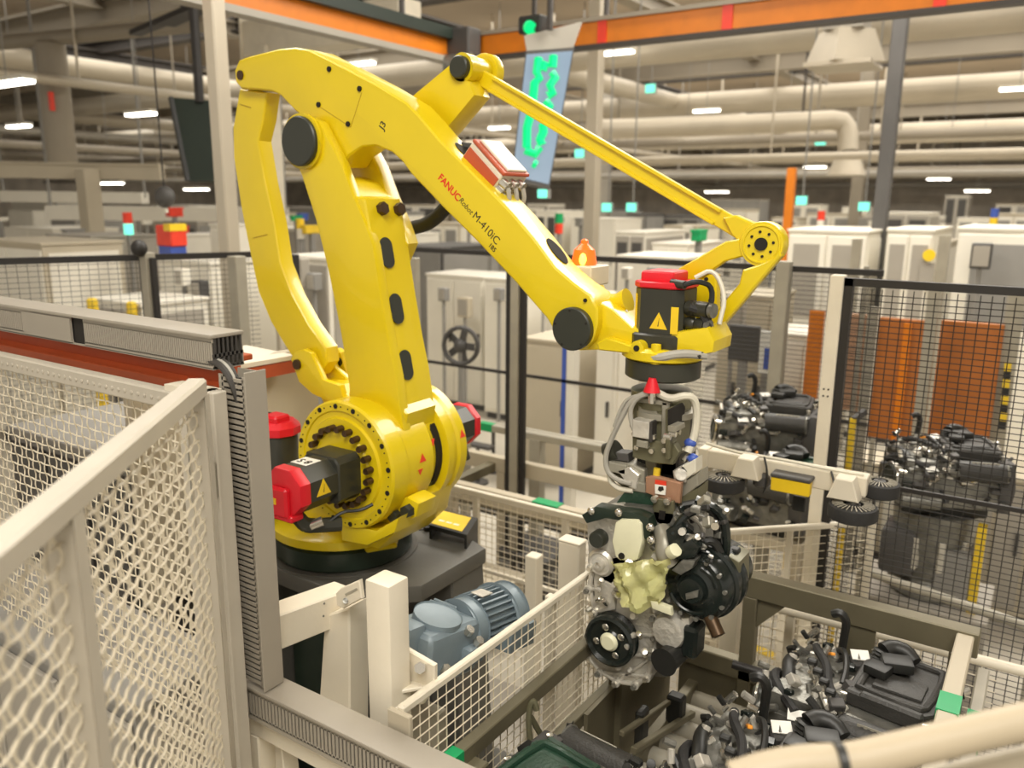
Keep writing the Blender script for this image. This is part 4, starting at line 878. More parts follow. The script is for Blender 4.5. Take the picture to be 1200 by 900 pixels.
for k, (pp, m) in enumerate((([(-0.875,1.717),(-0.823,1.76),(-0.818,1.721),(-0.869,1.669)], 'grip_grey'), ([(-0.873,1.677),(-0.818,1.715),(-0.818,1.68),(-0.873,1.632)], 'khaki'), ([(-0.885,1.652),(-0.821,1.682),(-0.834,1.619),(-0.872,1.61)], 'khaki'))):
    gy('side_jaw', pp, 2.25, .09, m)
for k, (pp, m) in enumerate((([(-0.898,1.756),(-0.866,1.781),(-0.849,1.766),(-0.855,1.727),(-0.89,1.72)], 'alu'), ([(-0.874,1.774),(-0.827,1.807),(-0.825,1.765),(-0.855,1.737)], 'hose_white'))):
    gy('cylinder_block', pp, 2.24, .06, m)
obj('piston', B().cyl(V((-0.866,2.23,1.754)), V((-0.889,2.29,1.733)), .016, n=14, bev=.002), 'alu', gr)
for q in ((-0.858,2.27,1.844), (-0.847,2.27,1.798)):
    obj('blue_fitting', B().ball(q, .017, (1.1, .9, .9), 10, 7), 'blue_plastic', gr, 'blue hose fitting')
for q, q2 in (((-0.881,2.25,1.821), (-0.861,2.3,1.837)), ((-0.871,2.25,1.791), (-0.852,2.3,1.825))):
    obj('air_fitting', B().cyl(q, q2, .007, n=8), 'steel', gr)
obj('hose', B().tube([V((-0.984,2.22,1.992)), V((-1.033,2.22,1.964)), V((-1.065,2.22,1.9)), V((-1.097,2.22,1.826)), V((-1.116,2.22,1.767)), V((-1.108,2.22,1.721)), V((-1.074,2.22,1.699)), V((-1.021,2.22,1.696))], .0085, 8, 2), 'hose_grey', gr, 'grey air hose looping on the left')
obj('hose', B().tube([V((-0.974,2.21,1.993)), V((-1.012,2.21,1.974)), V((-1.033,2.21,1.934)), V((-1.025,2.21,1.892)), V((-1.013,2.21,1.87))], .0075, 8, 2), 'hose_grey', gr)
obj('hose', B().tube([V((-1.006,2.22,1.981)), V((-1.048,2.22,1.965)), V((-1.072,2.22,1.921)), V((-1.087,2.22,1.869))], .006, 8, 2), 'hose_grey', gr)
obj('hose', B().tube([V((-0.954,2.24,1.99)), V((-0.911,2.23,1.979)), V((-0.871,2.24,1.996)), V((-0.849,2.26,1.988)), V((-0.845,2.28,1.934)), V((-0.849,2.28,1.867)), V((-0.86,2.26,1.817))], .0115, 8, 2), 'hose_white', gr, 'pale hose bending down the right side')
obj('hose', B().tube([V((-1.104,2.23,1.708)), V((-1.097,2.23,1.681)), V((-1.066,2.23,1.667)), V((-1.019,2.23,1.671))], .009, 8, 2), 'hose_white', gr)
# ------------------------------------------------------------------ engine held by the gripper
he = thing('car_engine', 'silver and black car engine with yellow film hanging from the gripper', 'engine', (-.93, 2.30, 1.11))
def ey(name, pts, y, d, m, bev=.006, **k): return obj(name, B().prism(pts, 'y', y, y + d, bev, 2), m, he, **k)
ey('engine_block', [(-1.15,1.575),(-1.038,1.628),(-0.842,1.65),(-0.778,1.557),(-0.774,1.393),(-0.816,1.195),(-0.867,1.089),(-1.069,1.032),(-1.125,1.106)], 2.20, .22, 'alu_dark', .01)
ey('timing_cover', [(-1.114,1.437),(-1.032,1.487),(-0.951,1.48),(-0.903,1.409),(-0.881,1.317),(-0.88,1.188),(-0.893,1.108),(-0.94,1.061),(-1.008,1.045),(-1.07,1.063),(-1.127,1.098),(-1.112,1.216),(-1.104,1.322)], 2.15, .07, 'alu_cast', .012)
ey('cam_cover', [(-1.139,1.568),(-1.11,1.606),(-1.049,1.628),(-0.997,1.623),(-0.964,1.574),(-0.962,1.477),(-1.039,1.37),(-1.087,1.38),(-1.129,1.433)], 2.15, .09, 'alu_cast', .012)
ey('head_side', [(-0.983,1.575),(-0.899,1.589),(-0.869,1.541),(-0.865,1.465),(-0.962,1.439)], 2.17, .06, 'alu', .008)
ey('upper_panel', [(-1.09,1.356),(-1.063,1.384),(-1.03,1.376),(-1.019,1.307),(-1.084,1.275),(-1.103,1.299)], 2.135, .03, 'alu', .006)
ey('upper_panel', [(-1.016,1.374),(-0.992,1.378),(-0.947,1.325),(-0.959,1.287),(-1.018,1.301)], 2.135, .03, 'alu', .006)
def disc(name, px, y0, prof, m, n=36, parent=None, **k):
    return obj(name, B().lathe(prof, (px[0], y0, px[2]), (0, -1, 0), n), m, parent or he, **k)
q = (-1.019,2.1,1.214)
pu = disc('crank_pulley', q, 2.15, [(.06, 0), (.080, .004), (.083, .012), (.078, .016), (.083, .02), (.078, .024), (.083, .028), (.078, .032), (.083, .036), (.083, .052), (.074, .058), (.066, .046), (.036, .044), (.030, .05)], 'black_gloss', label='large black crankshaft pulley')
disc('pulley_hub', q, 2.11, [(.030, 0), (.030, .014), (.022, .022), (.012, .022)], 'pale_cap', 20, pu, label='pale hub cap')
for a in (.6, 1.9, 3.4, 5.2):
    obj('hub_window', B().ball((q[0] + .047 * math.cos(a), 2.1, q[2] + .047 * math.sin(a)), .012, (1, .3, 1), 8, 6), 'steel', pu)
q = (-1.078,2.13,1.447)
disc('idler_boss', q, 2.15, [(.04, 0), (.045, .01), (.036, .018), (.030, .014), (.02, .016), (.018, .03), (.010, .032), (.008, .02)], 'alu')
q = (-1.085,2.12,1.529)
disc('oil_plug', q, 2.15, [(.027, 0), (.027, .03), (.023, .036)], 'dark_cap', 24, label='round grey-black plug')
pc = ey('plastic_guard', [(-1.016,1.607),(-0.999,1.622),(-0.944,1.632),(-0.932,1.621),(-0.925,1.574),(-0.938,1.508),(-0.949,1.5),(-0.997,1.49),(-1.011,1.498),(-1.025,1.544)], 2.105, .04, 'pale_cap', .006, label='pale yellow plastic guard')
obj('guard_notch', B().cyl(((-0.99,2.1,1.507)[0], 2.11, (-0.99,2.1,1.507)[2]), ((-0.99,2.1,1.507)[0], 2.10, (-0.99,2.1,1.507)[2]), .01, n=10), 'hole', pc)
# ribs, bosses and bolts along the cover
per = [(-1.11,1.424),(-1.119,1.345),(-1.095,1.275),(-1.111,1.192),(-1.121,1.11),(-1.07,1.069),(-1.008,1.055),(-0.943,1.069),(-0.904,1.11),(-0.888,1.189),(-0.886,1.256),(-0.892,1.32),(-0.91,1.394),(-0.953,1.466)]
for k, (x_, z_) in enumerate(per):
    bs_ = obj('cover_boss', B().cyl((x_, 2.16, z_), (x_, 2.132, z_), .0135, n=12, bev=.002), 'alu_cast', he)
    obj('boss_bolt', B().cyl((x_, 2.134, z_), (x_, 2.120, z_), .0085, n=6), ('steel', 'alu_dark')[k % 2], bs_)
for a_, c_ in ((0, 13), (1, 12), (4, 9), (5, 8), (6, 9), (3, 10)):
    obj('cover_rib', B().bar((per[a_][0], 2.146, per[a_][1]), (per[c_][0], 2.146, per[c_][1]), .010, .008, .002, up=(0, 1, 0)), 'alu_cast', he)
obj('cover_flange', B().tube([(p_[0], 2.148, p_[1]) for p_ in per], .008, 8, 1, True), 'alu', he)
# crumpled yellow film
b = B(); c00, c10, c01, c11 = V((-1.023,2.1,1.482)), V((-0.827,2.1,1.546)), V((-0.996,2.09,1.375)), V((-0.852,2.1,1.407))
N = 16; gv = []
r2 = random.Random(3)
for j in range(N + 1):
    row = []
    for i in range(N + 1):
        u, v = i / N, j / N
        p = lerp(lerp(c00, c10, u), lerp(c01, c11, u), v)
        p.z -= .040 * (1 - abs(u - .62) * 2) * v
        p += V((r2.uniform(-.004, .004), -.026 * math.sin(PI * u) - .014 * math.sin(8 * u + 5 * v) * math.sin(6 * v + 2) - .008 * math.sin(17 * u - 9 * v) + r2.uniform(-.0035, .0035), r2.uniform(-.004, .004)))
        row.append(b.bm.verts.new(p))
    gv.append(row)
for j in range(N):
    for i in range(N): b.bm.faces.new((gv[j][i], gv[j][i + 1], gv[j + 1][i + 1], gv[j + 1][i]))
bmesh.ops.solidify(b.bm, geom=list(b.bm.faces), thickness=.0015)
obj('yellow_film', b, 'yellow_film', he, 'crumpled yellow film')
ey('film_clip', [(-0.885,1.396),(-0.82,1.391),(-0.816,1.368),(-0.878,1.373)], 2.09, .02, 'pale_cap', .003)
q = (-0.836,2.12,1.295)
disc('water_pump', q, 2.20, [(.055, 0), (.055, .07), (.048, .085), (.03, .09)], 'alu_cast', 28)
ey('pump_body', [(-0.871,1.316),(-0.781,1.35),(-0.77,1.259),(-0.817,1.232),(-0.867,1.238)], 2.14, .10, 'alu', .01)
q = V((-0.823,2.1,1.225))
obj('oil_filter', B().cyl((q.x + .01, 2.20, q.z), (q.x - .004, 2.075, q.z - .004), .037, n=24, bev=.006), 'black', he, 'black oil filter')
# black round gearbox housing on the right
q = (-0.767,2.12,1.456)
gbx = obj('gearbox_bell', B().lathe([(.02, -.005), (.05, -.01), (.065, .0), (.09, .0), (.100, .01), (.105, .03), (.105, .05), (.114, .055), (.114, .07), (.106, .075), (.106, .10), (.112, .105), (.112, .12), (.09, .135), (.08, .22)], (q[0], 2.13, q[2]), (0.12, 1, 0), 48), 'black_gloss', he, 'large glossy black round gearbox housing')
for a0_, a1_, rr in ((.3, 1.3, .07), (3.6, 5.2, .078), (1.8, 2.9, .055)):
    obj('bell_rib', B().tube([(q[0] + rr * math.cos(a0_ + (a1_ - a0_) * t / 8), 2.125, q[2] + rr * math.sin(a0_ + (a1_ - a0_) * t / 8)) for t in range(9)], .007, 8), 'black_gloss', gbx)
obj('bell_boss', B().cyl((q[0], 2.15, q[2]), (q[0], 2.10, q[2]), .045, .038, 24, .005), 'black_gloss', gbx)
for k in range(12):
    a = 2 * PI * k / 12 + .15
    obj('bell_bolt', B().cyl((q[0] + .094 * math.cos(a), 2.14, q[2] + .094 * math.sin(a)), (q[0] + .094 * math.cos(a), 2.118, q[2] + .094 * math.sin(a)), .007, n=7), 'alu_dark', gbx)
for pp, m in (([(-0.828,1.506),(-0.796,1.549),(-0.755,1.557),(-0.764,1.529),(-0.798,1.498)], 'alu_dark'), ([(-0.828,1.577),(-0.773,1.617),(-0.746,1.598),(-0.762,1.562),(-0.813,1.541)], 'black_gloss'), ([(-0.852,1.624),(-0.806,1.656),(-0.789,1.624),(-0.801,1.571),(-0.838,1.574)], 'black_gloss'), ([(-0.782,1.446),(-0.74,1.472),(-0.743,1.444),(-0.779,1.426)], 'alu_dark')):
    ey('housing_lug', pp, 2.095, .05, m, .008)
obj('outlet_pipe', B().cyl(V((-0.718,2.14,1.375)), V((-0.683,2.12,1.333)), .020, n=16, bev=.002), 'bolt_brown', he, 'short dark outlet pipe')
obj('drain_block', B().box(V((-0.772,2.16,1.277)), (.05, .08, .10), None, .01), 'black_gloss', he)
ey('rear_bracket', [(-0.742,1.502),(-0.706,1.517),(-0.679,1.496),(-0.668,1.46),(-0.688,1.404),(-0.729,1.381)], 2.30, .05, 'dark_grey', .006)
for k in range(5):
    obj('bracket_fin', B().box(V((-0.704,2.29,1.454)) + V((.008 * (k - 2) * 1.8, -.01, .02 * math.sin(k))), (.006, .05, .085), None, .001), 'alu_dark', he)
obj('sensor_plug', B().box(V((-0.694,2.25,1.544)), (.03, .03, .022), None, .004), 'black', he)
ey('heat_shield', [(-0.696,1.547),(-0.663,1.535),(-0.658,1.453),(-0.686,1.423),(-0.704,1.466)], 2.2, .10, 'khaki', .008)
# dark mounting bracket across the top
ey('mount_bracket', [(-1.138,1.6),(-1.091,1.639),(-1.01,1.643),(-0.954,1.647),(-0.915,1.64),(-0.902,1.6),(-0.917,1.569),(-0.946,1.59),(-0.98,1.614),(-1.055,1.608),(-1.119,1.576)], 2.115, .05, 'green_black', .006, label='dark green engine mount bracket')
for q in ((-1.009,2.11,1.639), (-0.905,2.11,1.617), (-1.101,2.11,1.624), (-0.896,2.1,1.582)):
    obj('bracket_bolt', B().ball(q, .013, (1, .8, 1), 10, 7), 'steel', he)
ey('rocker_cover', [(-1.081,1.614),(-1.053,1.659),(-1.002,1.698),(-0.957,1.702),(-0.911,1.668),(-0.888,1.646),(-0.942,1.617),(-1.028,1.615)], 2.23, .17, 'engine_green', .012, label='dark green rocker cover')
ey('coil_pack', [(-0.992,1.665),(-0.974,1.696),(-0.932,1.7),(-0.92,1.665),(-0.935,1.637),(-0.98,1.635)], 2.25, .05, 'black_gloss', .006)
ey('oil_rail', [(-0.998,1.616),(-0.955,1.628),(-0.951,1.607),(-0.997,1.596)], 2.24, .03, 'dark_green', .003)
obj('coolant_pipe', B().tube([V((-0.89,2.16,1.592)), V((-0.863,2.13,1.582)), V((-0.858,2.11,1.548)), V((-0.839,2.12,1.517))], .028, 14, 2), 'grip_grey', he, 'smooth grey coolant pipe')
obj('pipe_stub', B().cyl(V((-0.829,2.09,1.563)), V((-0.81,2.08,1.582)), .02, n=14, bev=.003), 'pale_cap', he)
hrnd = random.Random(11)
hp_ = [((800, 590), (838, 600), (842, 640)), ((806, 600), (830, 618), (822, 650)), ((818, 582), (850, 600), (853, 640)), ((795, 612), (812, 600), (836, 612)), ((812, 640), (836, 628), (848, 652))]
obj('engine_hose', B().tube([V((-0.824,2.15,1.691)), V((-0.776,2.17,1.706)), V((-0.74,2.19,1.666)), V((-0.73,2.21,1.565))], 0.011, 8, 2), 'black', he)
obj('engine_hose', B().tube([V((-0.811,2.159,1.665)), V((-0.765,2.179,1.632)), V((-0.776,2.199,1.531))], 0.008, 8, 2), 'alu', he)
obj('engine_hose', B().tube([V((-0.792,2.164,1.712)), V((-0.714,2.184,1.684)), V((-0.701,2.204,1.575)), V((-0.721,2.224,1.503))], 0.013, 8, 2), 'black_gloss', he)
obj('engine_hose', B().tube([V((-0.844,2.175,1.62)), V((-0.809,2.195,1.654)), V((-0.752,2.215,1.633))], 0.007, 8, 2), 'hose_grey', he)
obj('engine_hose', B().tube([V((-0.789,2.159,1.564)), V((-0.737,2.179,1.601)), V((-0.714,2.199,1.536))], 0.014, 8, 2), 'black', he)
obj('engine_hose', B().tube([V((-0.776,2.174,1.673)), V((-0.754,2.194,1.698)), V((-0.727,2.214,1.645)), V((-0.745,2.234,1.585))], 0.009, 8, 2), 'alu_dark', he)
obj('engine_hose', B().tube([V((-0.832,2.102,1.616)), V((-0.812,2.122,1.666)), V((-0.782,2.142,1.687))], 0.012, 8, 2), 'black_gloss', he)
obj('fitting', B().cyl(V((-0.785,2.19,1.518)), V((-0.778,2.17,1.533)), 0.0064, n=9, bev=.001), 'steel', he)
obj('connector', B().box(V((-0.753,2.122,1.623)), (0.023, 0.015, 0.017), Matrix.Rotation(-0.82, 3, (0.6, 0.4, .4)), .003), 'dark_grey', he)
obj('connector', B().box(V((-0.745,2.121,1.71)), (0.023, 0.014, 0.017), Matrix.Rotation(-0.51, 3, (0.9, 0.7, .4)), .003), 'black', he)
obj('fitting', B().cyl(V((-0.763,2.197,1.666)), V((-0.762,2.177,1.678)), 0.0120, n=9, bev=.001), 'steel', he)
obj('connector', B().box(V((-0.819,2.13,1.688)), (0.012, 0.020, 0.021), Matrix.Rotation(-0.39, 3, (-0.4, 0.9, .4)), .003), 'black_gloss', he)
obj('bracket', B().box(V((-0.783,2.17,1.649)), (0.019, 0.012, 0.008), Matrix.Rotation(0.60, 3, (0.7, 0.3, .4)), .003), 'alu_dark', he)
obj('fitting', B().cyl(V((-0.726,2.145,1.66)), V((-0.716,2.125,1.659)), 0.0107, n=9, bev=.001), 'steel', he)
obj('bracket', B().box(V((-0.831,2.151,1.658)), (0.021, 0.024, 0.022), Matrix.Rotation(0.22, 3, (0.6, 0.6, .4)), .003), 'alu_dark', he)
obj('connector', B().box(V((-0.797,2.134,1.634)), (0.031, 0.020, 0.017), Matrix.Rotation(1.02, 3, (0.1, 0.5, .4)), .003), 'black', he)
obj('connector', B().box(V((-0.787,2.115,1.692)), (0.034, 0.021, 0.015), Matrix.Rotation(-1.08, 3, (1.0, 0.7, .4)), .003), 'dark_grey', he)
obj('fitting', B().cyl(V((-0.799,2.183,1.657)), V((-0.795,2.163,1.675)), 0.0089, n=9, bev=.001), 'alu', he)
obj('bracket', B().box(V((-0.726,2.184,1.712)), (0.018, 0.013, 0.016), Matrix.Rotation(0.31, 3, (0.6, 0.4, .4)), .003), 'alu_dark', he)
obj('bracket', B().box(V((-0.77,2.114,1.702)), (0.030, 0.024, 0.018), Matrix.Rotation(0.05, 3, (0.9, 0.8, .4)), .003), 'alu_dark', he)
obj('bracket', B().box(V((-0.814,2.19,1.643)), (0.019, 0.013, 0.012), Matrix.Rotation(-0.77, 3, (0.9, 0.9, .4)), .003), 'alu_dark', he)
obj('fitting', B().cyl(V((-0.803,2.106,1.632)), V((-0.798,2.086,1.637)), 0.0113, n=9, bev=.001), 'alu', he)
obj('fitting', B().cyl(V((-0.856,2.184,1.63)), V((-0.838,2.164,1.636)), 0.0075, n=9, bev=.001), 'alu', he)
obj('connector', B().box(V((-0.714,2.185,1.655)), (0.025, 0.018, 0.015), Matrix.Rotation(-0.54, 3, (-0.4, 0.7, .4)), .003), 'dark_grey', he)
obj('bracket', B().box(V((-0.74,2.135,1.663)), (0.026, 0.025, 0.030), Matrix.Rotation(-0.79, 3, (0.7, 0.6, .4)), .003), 'grip_grey', he)
obj('connector', B().box(V((-0.811,2.198,1.631)), (0.014, 0.014, 0.016), Matrix.Rotation(-0.52, 3, (-0.8, 0.8, .4)), .003), 'dark_grey', he)
obj('fitting', B().cyl(V((-0.775,2.13,1.607)), V((-0.758,2.11,1.623)), 0.0096, n=9, bev=.001), 'alu', he)
obj('fitting', B().cyl(V((-0.704,2.162,1.693)), V((-0.691,2.142,1.71)), 0.0069, n=9, bev=.001), 'alu', he)
obj('connector', B().box(V((-0.715,2.105,1.561)), (0.012, 0.013, 0.010), Matrix.Rotation(-0.74, 3, (-0.9, 0.6, .4)), .003), 'black', he)
obj('fitting', B().cyl(V((-0.778,2.124,1.608)), V((-0.784,2.104,1.617)), 0.0121, n=9, bev=.001), 'steel', he)
obj('connector', B().box(V((-0.818,2.183,1.618)), (0.011, 0.017, 0.017), Matrix.Rotation(-0.97, 3, (0.1, 0.5, .4)), .003), 'dark_grey', he)
obj('connector', B().box(V((-0.75,2.141,1.543)), (0.022, 0.019, 0.018), Matrix.Rotation(-0.82, 3, (-0.2, 0.6, .4)), .003), 'black_gloss', he)
obj('connector', B().box(V((-0.834,2.182,1.671)), (0.021, 0.021, 0.017), Matrix.Rotation(1.00, 3, (0.1, 0.5, .4)), .003), 'black_gloss', he)
obj('bracket', B().box(V((-0.729,2.198,1.605)), (0.020, 0.018, 0.020), Matrix.Rotation(-0.28, 3, (0.7, 0.4, .4)), .003), 'alu_dark', he)
obj('bracket', B().box(V((-0.744,2.125,1.593)), (0.018, 0.011, 0.009), Matrix.Rotation(1.03, 3, (-0.7, 0.3, .4)), .003), 'alu_dark', he)
obj('connector', B().box(V((-0.724,2.104,1.561)), (0.013, 0.013, 0.012), Matrix.Rotation(0.14, 3, (-0.5, 0.6, .4)), .003), 'black_gloss', he)
obj('connector', B().box(V((-0.86,2.199,1.586)), (0.019, 0.015, 0.014), Matrix.Rotation(0.35, 3, (0.2, 0.8, .4)), .003), 'dark_grey', he)
obj('bracket', B().box(V((-0.826,2.153,1.557)), (0.015, 0.016, 0.015), Matrix.Rotation(-0.09, 3, (-0.3, 0.8, .4)), .003), 'alu_dark', he)
obj('bracket', B().box(V((-0.76,2.146,1.717)), (0.037, 0.024, 0.024), Matrix.Rotation(-1.17, 3, (0.6, 0.6, .4)), .003), 'grip_grey', he)
obj('fitting', B().cyl(V((-0.769,2.186,1.57)), V((-0.761,2.166,1.574)), 0.0117, n=9, bev=.001), 'alu', he)
obj('bracket', B().box(V((-0.724,2.13,1.565)), (0.016, 0.011, 0.011), Matrix.Rotation(0.36, 3, (-0.1, 0.5, .4)), .003), 'alu', he)
obj('fitting', B().cyl(V((-0.947,2.124,1.249)), V((-0.952,2.104,1.251)), 0.0095, n=9, bev=.001), 'alu', he)
obj('bracket', B().box(V((-0.944,2.122,1.511)), (0.012, 0.017, 0.015), Matrix.Rotation(-0.03, 3, (-0.8, 0.4, .4)), .003), 'grip_grey', he)
obj('bracket', B().box(V((-0.888,2.135,1.208)), (0.023, 0.021, 0.016), Matrix.Rotation(-0.76, 3, (0.6, 0.3, .4)), .003), 'grip_grey', he)
obj('fitting', B().cyl(V((-0.943,2.121,1.312)), V((-0.945,2.101,1.323)), 0.0097, n=9, bev=.001), 'alu', he)
obj('bracket', B().box(V((-0.897,2.125,1.551)), (0.021, 0.016, 0.019), Matrix.Rotation(-0.87, 3, (-0.4, 0.7, .4)), .003), 'alu_dark', he)
obj('fitting', B().cyl(V((-0.887,2.126,1.439)), V((-0.87,2.106,1.452)), 0.0074, n=9, bev=.001), 'steel', he)
obj('fitting', B().cyl(V((-0.959,2.119,1.444)), V((-0.945,2.099,1.467)), 0.0107, n=9, bev=.001), 'alu', he)
obj('bracket', B().box(V((-0.888,2.12,1.523)), (0.026, 0.024, 0.020), Matrix.Rotation(0.71, 3, (-0.9, 0.8, .4)), .003), 'grip_grey', he)
obj('fitting', B().cyl(V((-0.971,2.117,1.478)), V((-0.962,2.097,1.496)), 0.0122, n=9, bev=.001), 'steel', he)
obj('bracket', B().box(V((-0.88,2.127,1.404)), (0.016, 0.016, 0.012), Matrix.Rotation(0.79, 3, (0.3, 0.9, .4)), .003), 'alu_dark', he)
obj('fitting', B().cyl(V((-0.908,2.126,1.194)), V((-0.903,2.106,1.217)), 0.0109, n=9, bev=.001), 'steel', he)
obj('bracket', B().box(V((-0.977,2.125,1.451)), (0.014, 0.022, 0.020), Matrix.Rotation(0.94, 3, (0.2, 0.6, .4)), .003), 'alu_dark', he)
obj('bracket', B().box(V((-1.007,2.122,1.384)), (0.025, 0.017, 0.012), Matrix.Rotation(-0.59, 3, (-0.4, 0.4, .4)), .003), 'grip_grey', he)
obj('fitting', B().cyl(V((-1.047,2.13,1.32)), V((-1.049,2.11,1.342)), 0.0079, n=9, bev=.001), 'steel', he)
obj('bracket', B().box(V((-0.996,2.121,1.126)), (0.015, 0.018, 0.022), Matrix.Rotation(-1.12, 3, (0.4, 0.7, .4)), .003), 'alu', he)
obj('fitting', B().cyl(V((-0.955,2.119,1.22)), V((-0.96,2.099,1.214)), 0.0082, n=9, bev=.001), 'alu', he)
obj('bracket', B().box(V((-0.992,2.116,1.153)), (0.027, 0.020, 0.016), Matrix.Rotation(-0.09, 3, (-0.1, 0.8, .4)), .003), 'grip_grey', he)
obj('fitting', B().cyl(V((-1.076,2.129,1.385)), V((-1.057,2.109,1.409)), 0.0073, n=9, bev=.001), 'alu', he)
obj('fitting', B().cyl(V((-1,2.131,1.179)), V((-0.982,2.111,1.194)), 0.0059, n=9, bev=.001), 'steel', he)
obj('bracket', B().box(V((-0.958,2.128,1.123)), (0.012, 0.014, 0.017), Matrix.Rotation(0.70, 3, (-0.8, 1.0, .4)), .003), 'alu', he)
obj('fitting', B().cyl(V((-1.073,2.124,1.37)), V((-1.065,2.104,1.375)), 0.0082, n=9, bev=.001), 'steel', he)
obj('bracket', B().box(V((-0.997,2.133,1.371)), (0.030, 0.026, 0.018), Matrix.Rotation(-0.04, 3, (0.6, 0.5, .4)), .003), 'alu_dark', he)
obj('fitting', B().cyl(V((-1.021,2.129,1.365)), V((-1,2.109,1.374)), 0.0114, n=9, bev=.001), 'steel', he)
obj('bracket', B().box(V((-1.047,2.131,1.228)), (0.036, 0.024, 0.016), Matrix.Rotation(0.65, 3, (-0.2, 0.8, .4)), .003), 'alu', he)
obj('bracket', B().box(V((-1.103,2.118,1.291)), (0.030, 0.021, 0.013), Matrix.Rotation(-1.09, 3, (-0.1, 0.4, .4)), .003), 'grip_grey', he)
obj('fitting', B().cyl(V((-0.924,2.118,1.251)), V((-0.922,2.098,1.275)), 0.0092, n=9, bev=.001), 'steel', he)
obj('bracket', B().box(V((-0.986,2.134,1.161)), (0.025, 0.023, 0.018), Matrix.Rotation(1.08, 3, (-1.0, 0.7, .4)), .003), 'alu', he)
obj('fitting', B().cyl(V((-1.081,2.127,1.323)), V((-1.057,2.107,1.347)), 0.0068, n=9, bev=.001), 'steel', he)
# ------------------------------------------------------------------ engines on pallets (one prototype per kind, then copies)
def make_engine(cover, label, group, seed, extra=True):
    e = thing('car_engine', label, 'engine', (0, 0, 0), group)
    r = random.Random(seed)
    obj('oil_pan', B().bx(-.20, .20, -.14, .14, 0, .08, .02, 2), 'black', e)
    obj('engine_block', B().bx(-.24, .22, -.19, .19, .06, .23, .015, 2), 'alu_dark', e)
    obj('cylinder_head', B().bx(-.20, .22, -.17, .19, .22, .285, .012, 2), 'alu_dark', e)
    obj('rear_housing', B().prism([(-.17, .05), (.17, .05), (.21, .18), (.17, .30), (-.17, .30), (-.21, .18)], 'x', .21, .28, .012, 2), 'dark_grey', e)
    # moulded top cover with rim, tray and snorkel
    tc_ = obj('top_cover', B().prism([(.00, -.10), (.21, -.12), (.245, -.08), (.255, .17), (.22, .205), (.03, .20), (.0, .16)], 'z', .285, .335, .014, 3), cover, e, 'moulded dark plastic top cover')
    b = B().tube([(.03, -.07, .338), (.20, -.085, .338), (.22, -.06, .338), (.228, .15, .338), (.20, .175, .338), (.05, .172, .338), (.03, .15, .338)], .011, 8, 1, True)
    obj('cover_rim', b, cover, tc_)
    obj('cover_pad', B().bx(.06, .20, -.04, .06, .33, .345, .008, 2), cover, tc_)
    obj('cover_ridge', B().bar((.04, -.09, .325), (.22, -.105, .325), .03, .03, .008), cover, tc_)
    for q in ((.0, -.11), (.23, -.13), (.01, .20), (.24, .19), (.255, .02)):
        obj('cover_bolt', B().cyl((q[0], q[1], .29), (q[0], q[1], .325), .011, n=8, bev=.002), 'steel', e)
    d = obj('air_duct', B().lathe([(.036, 0), (.042, .006), (.037, .012), (.042, .018), (.037, .024), (.042, .03), (.034, .036)], (.05, .13, .332), (.25, .4, 1), 20), 'black', e, 'ribbed black air duct')
    obj('duct_elbow', B().tube([(.05, .14, .365), (.07, .165, .375), (.11, .17, .372), (.14, .15, .355)], [.03, .028, .025, .022], 12, 1), 'black', d)
    obj('duct_box', B().box((.10, .09, .365), (.09, .07, .035), Matrix.Rotation(.4, 3, 'Z'), .01, 2), 'black', e)
    obj('duct_box', B().box((.06, .03, .36), (.07, .06, .03), Matrix.Rotation(-.2, 3, 'Z'), .008, 2), 'black', e)
    ac = obj('air_cylinder', B().cyl((.02, -.20, .26), (.23, -.21, .26), .05, n=24, bev=.012), 'engine_cover', e, 'dark horizontal cylinder at the front')
    obj('embossed_plate', B().box((.13, -.222, .303), (.12, .004, .022), Matrix.Rotation(-.35, 3, 'X'), .001), 'grip_grey', ac, 'grey embossed plate')
    for k in range(6): obj('plate_letter', B().box((.085 + .018 * k, -.2245, .304), (.008, .002, .012), Matrix.Rotation(-.35, 3, 'X')), 'dark_grey', ac)
    obj('end_ring', B().torus((.225, -.21, .26), (1, 0, 0), .045, .007, 20, 6), 'alu_dark', ac)
    for k in range(4):
        x = -.10 + .032 * k
        c = obj('injector', B().lathe([(.012, 0), (.012, .03), (.018, .034), (.018, .05), (.010, .056), (.010, .075)], (x, -.03 - .045 * k, .27), (-.3, -.1, 1), 12), 'steel', e)
        obj('injector_plug', B().box((x - .02, -.03 - .045 * k, .345), (.03, .022, .02), None, .004), 'black', c)
    obj('fuel_rail', B().tube([(-.13, .02, .31), (-.09, -.07, .315), (-.02, -.19, .31)], .010, 8, 1), 'alu', e)
    obj('manifold', B().tube([(-.22, .12, .25), (-.21, .02, .29), (-.17, -.08, .27), (-.18, -.17, .2)], .022, 12, 2), 'black', e)
    obj('harness', B().tube([(-.17, .18, .29), (-.14, .08, .33), (-.08, .0, .335), (-.05, -.10, .325), (.0, -.16, .32)], .014, 8, 2), 'rubber', e)
    obj('harness', B().tube([(-.25, .05, .22), (-.23, -.05, .27), (-.20, -.12, .28), (-.11, -.2, .26)], .016, 8, 2), 'rubber', e)
    obj('harness', B().tube([(-.10, .17, .30), (-.06, .11, .345), (-.03, .03, .33), (-.02, -.05, .315)], .010, 8, 2), 'black', e)
    obj('belt_pulley', B().lathe([(.05, 0), (.072, .004), (.075, .022), (.066, .03), (.06, .022), (.02, .024)], (-.245, -.12, .17), (-1, -.25, .1), 30), 'dark_cap', e, 'grey-green round belt pulley')
    obj('pulley_rim', B().torus((-.262, -.124, .172), (-1, -.25, .1), .078, .007, 30, 6), 'steel', e)
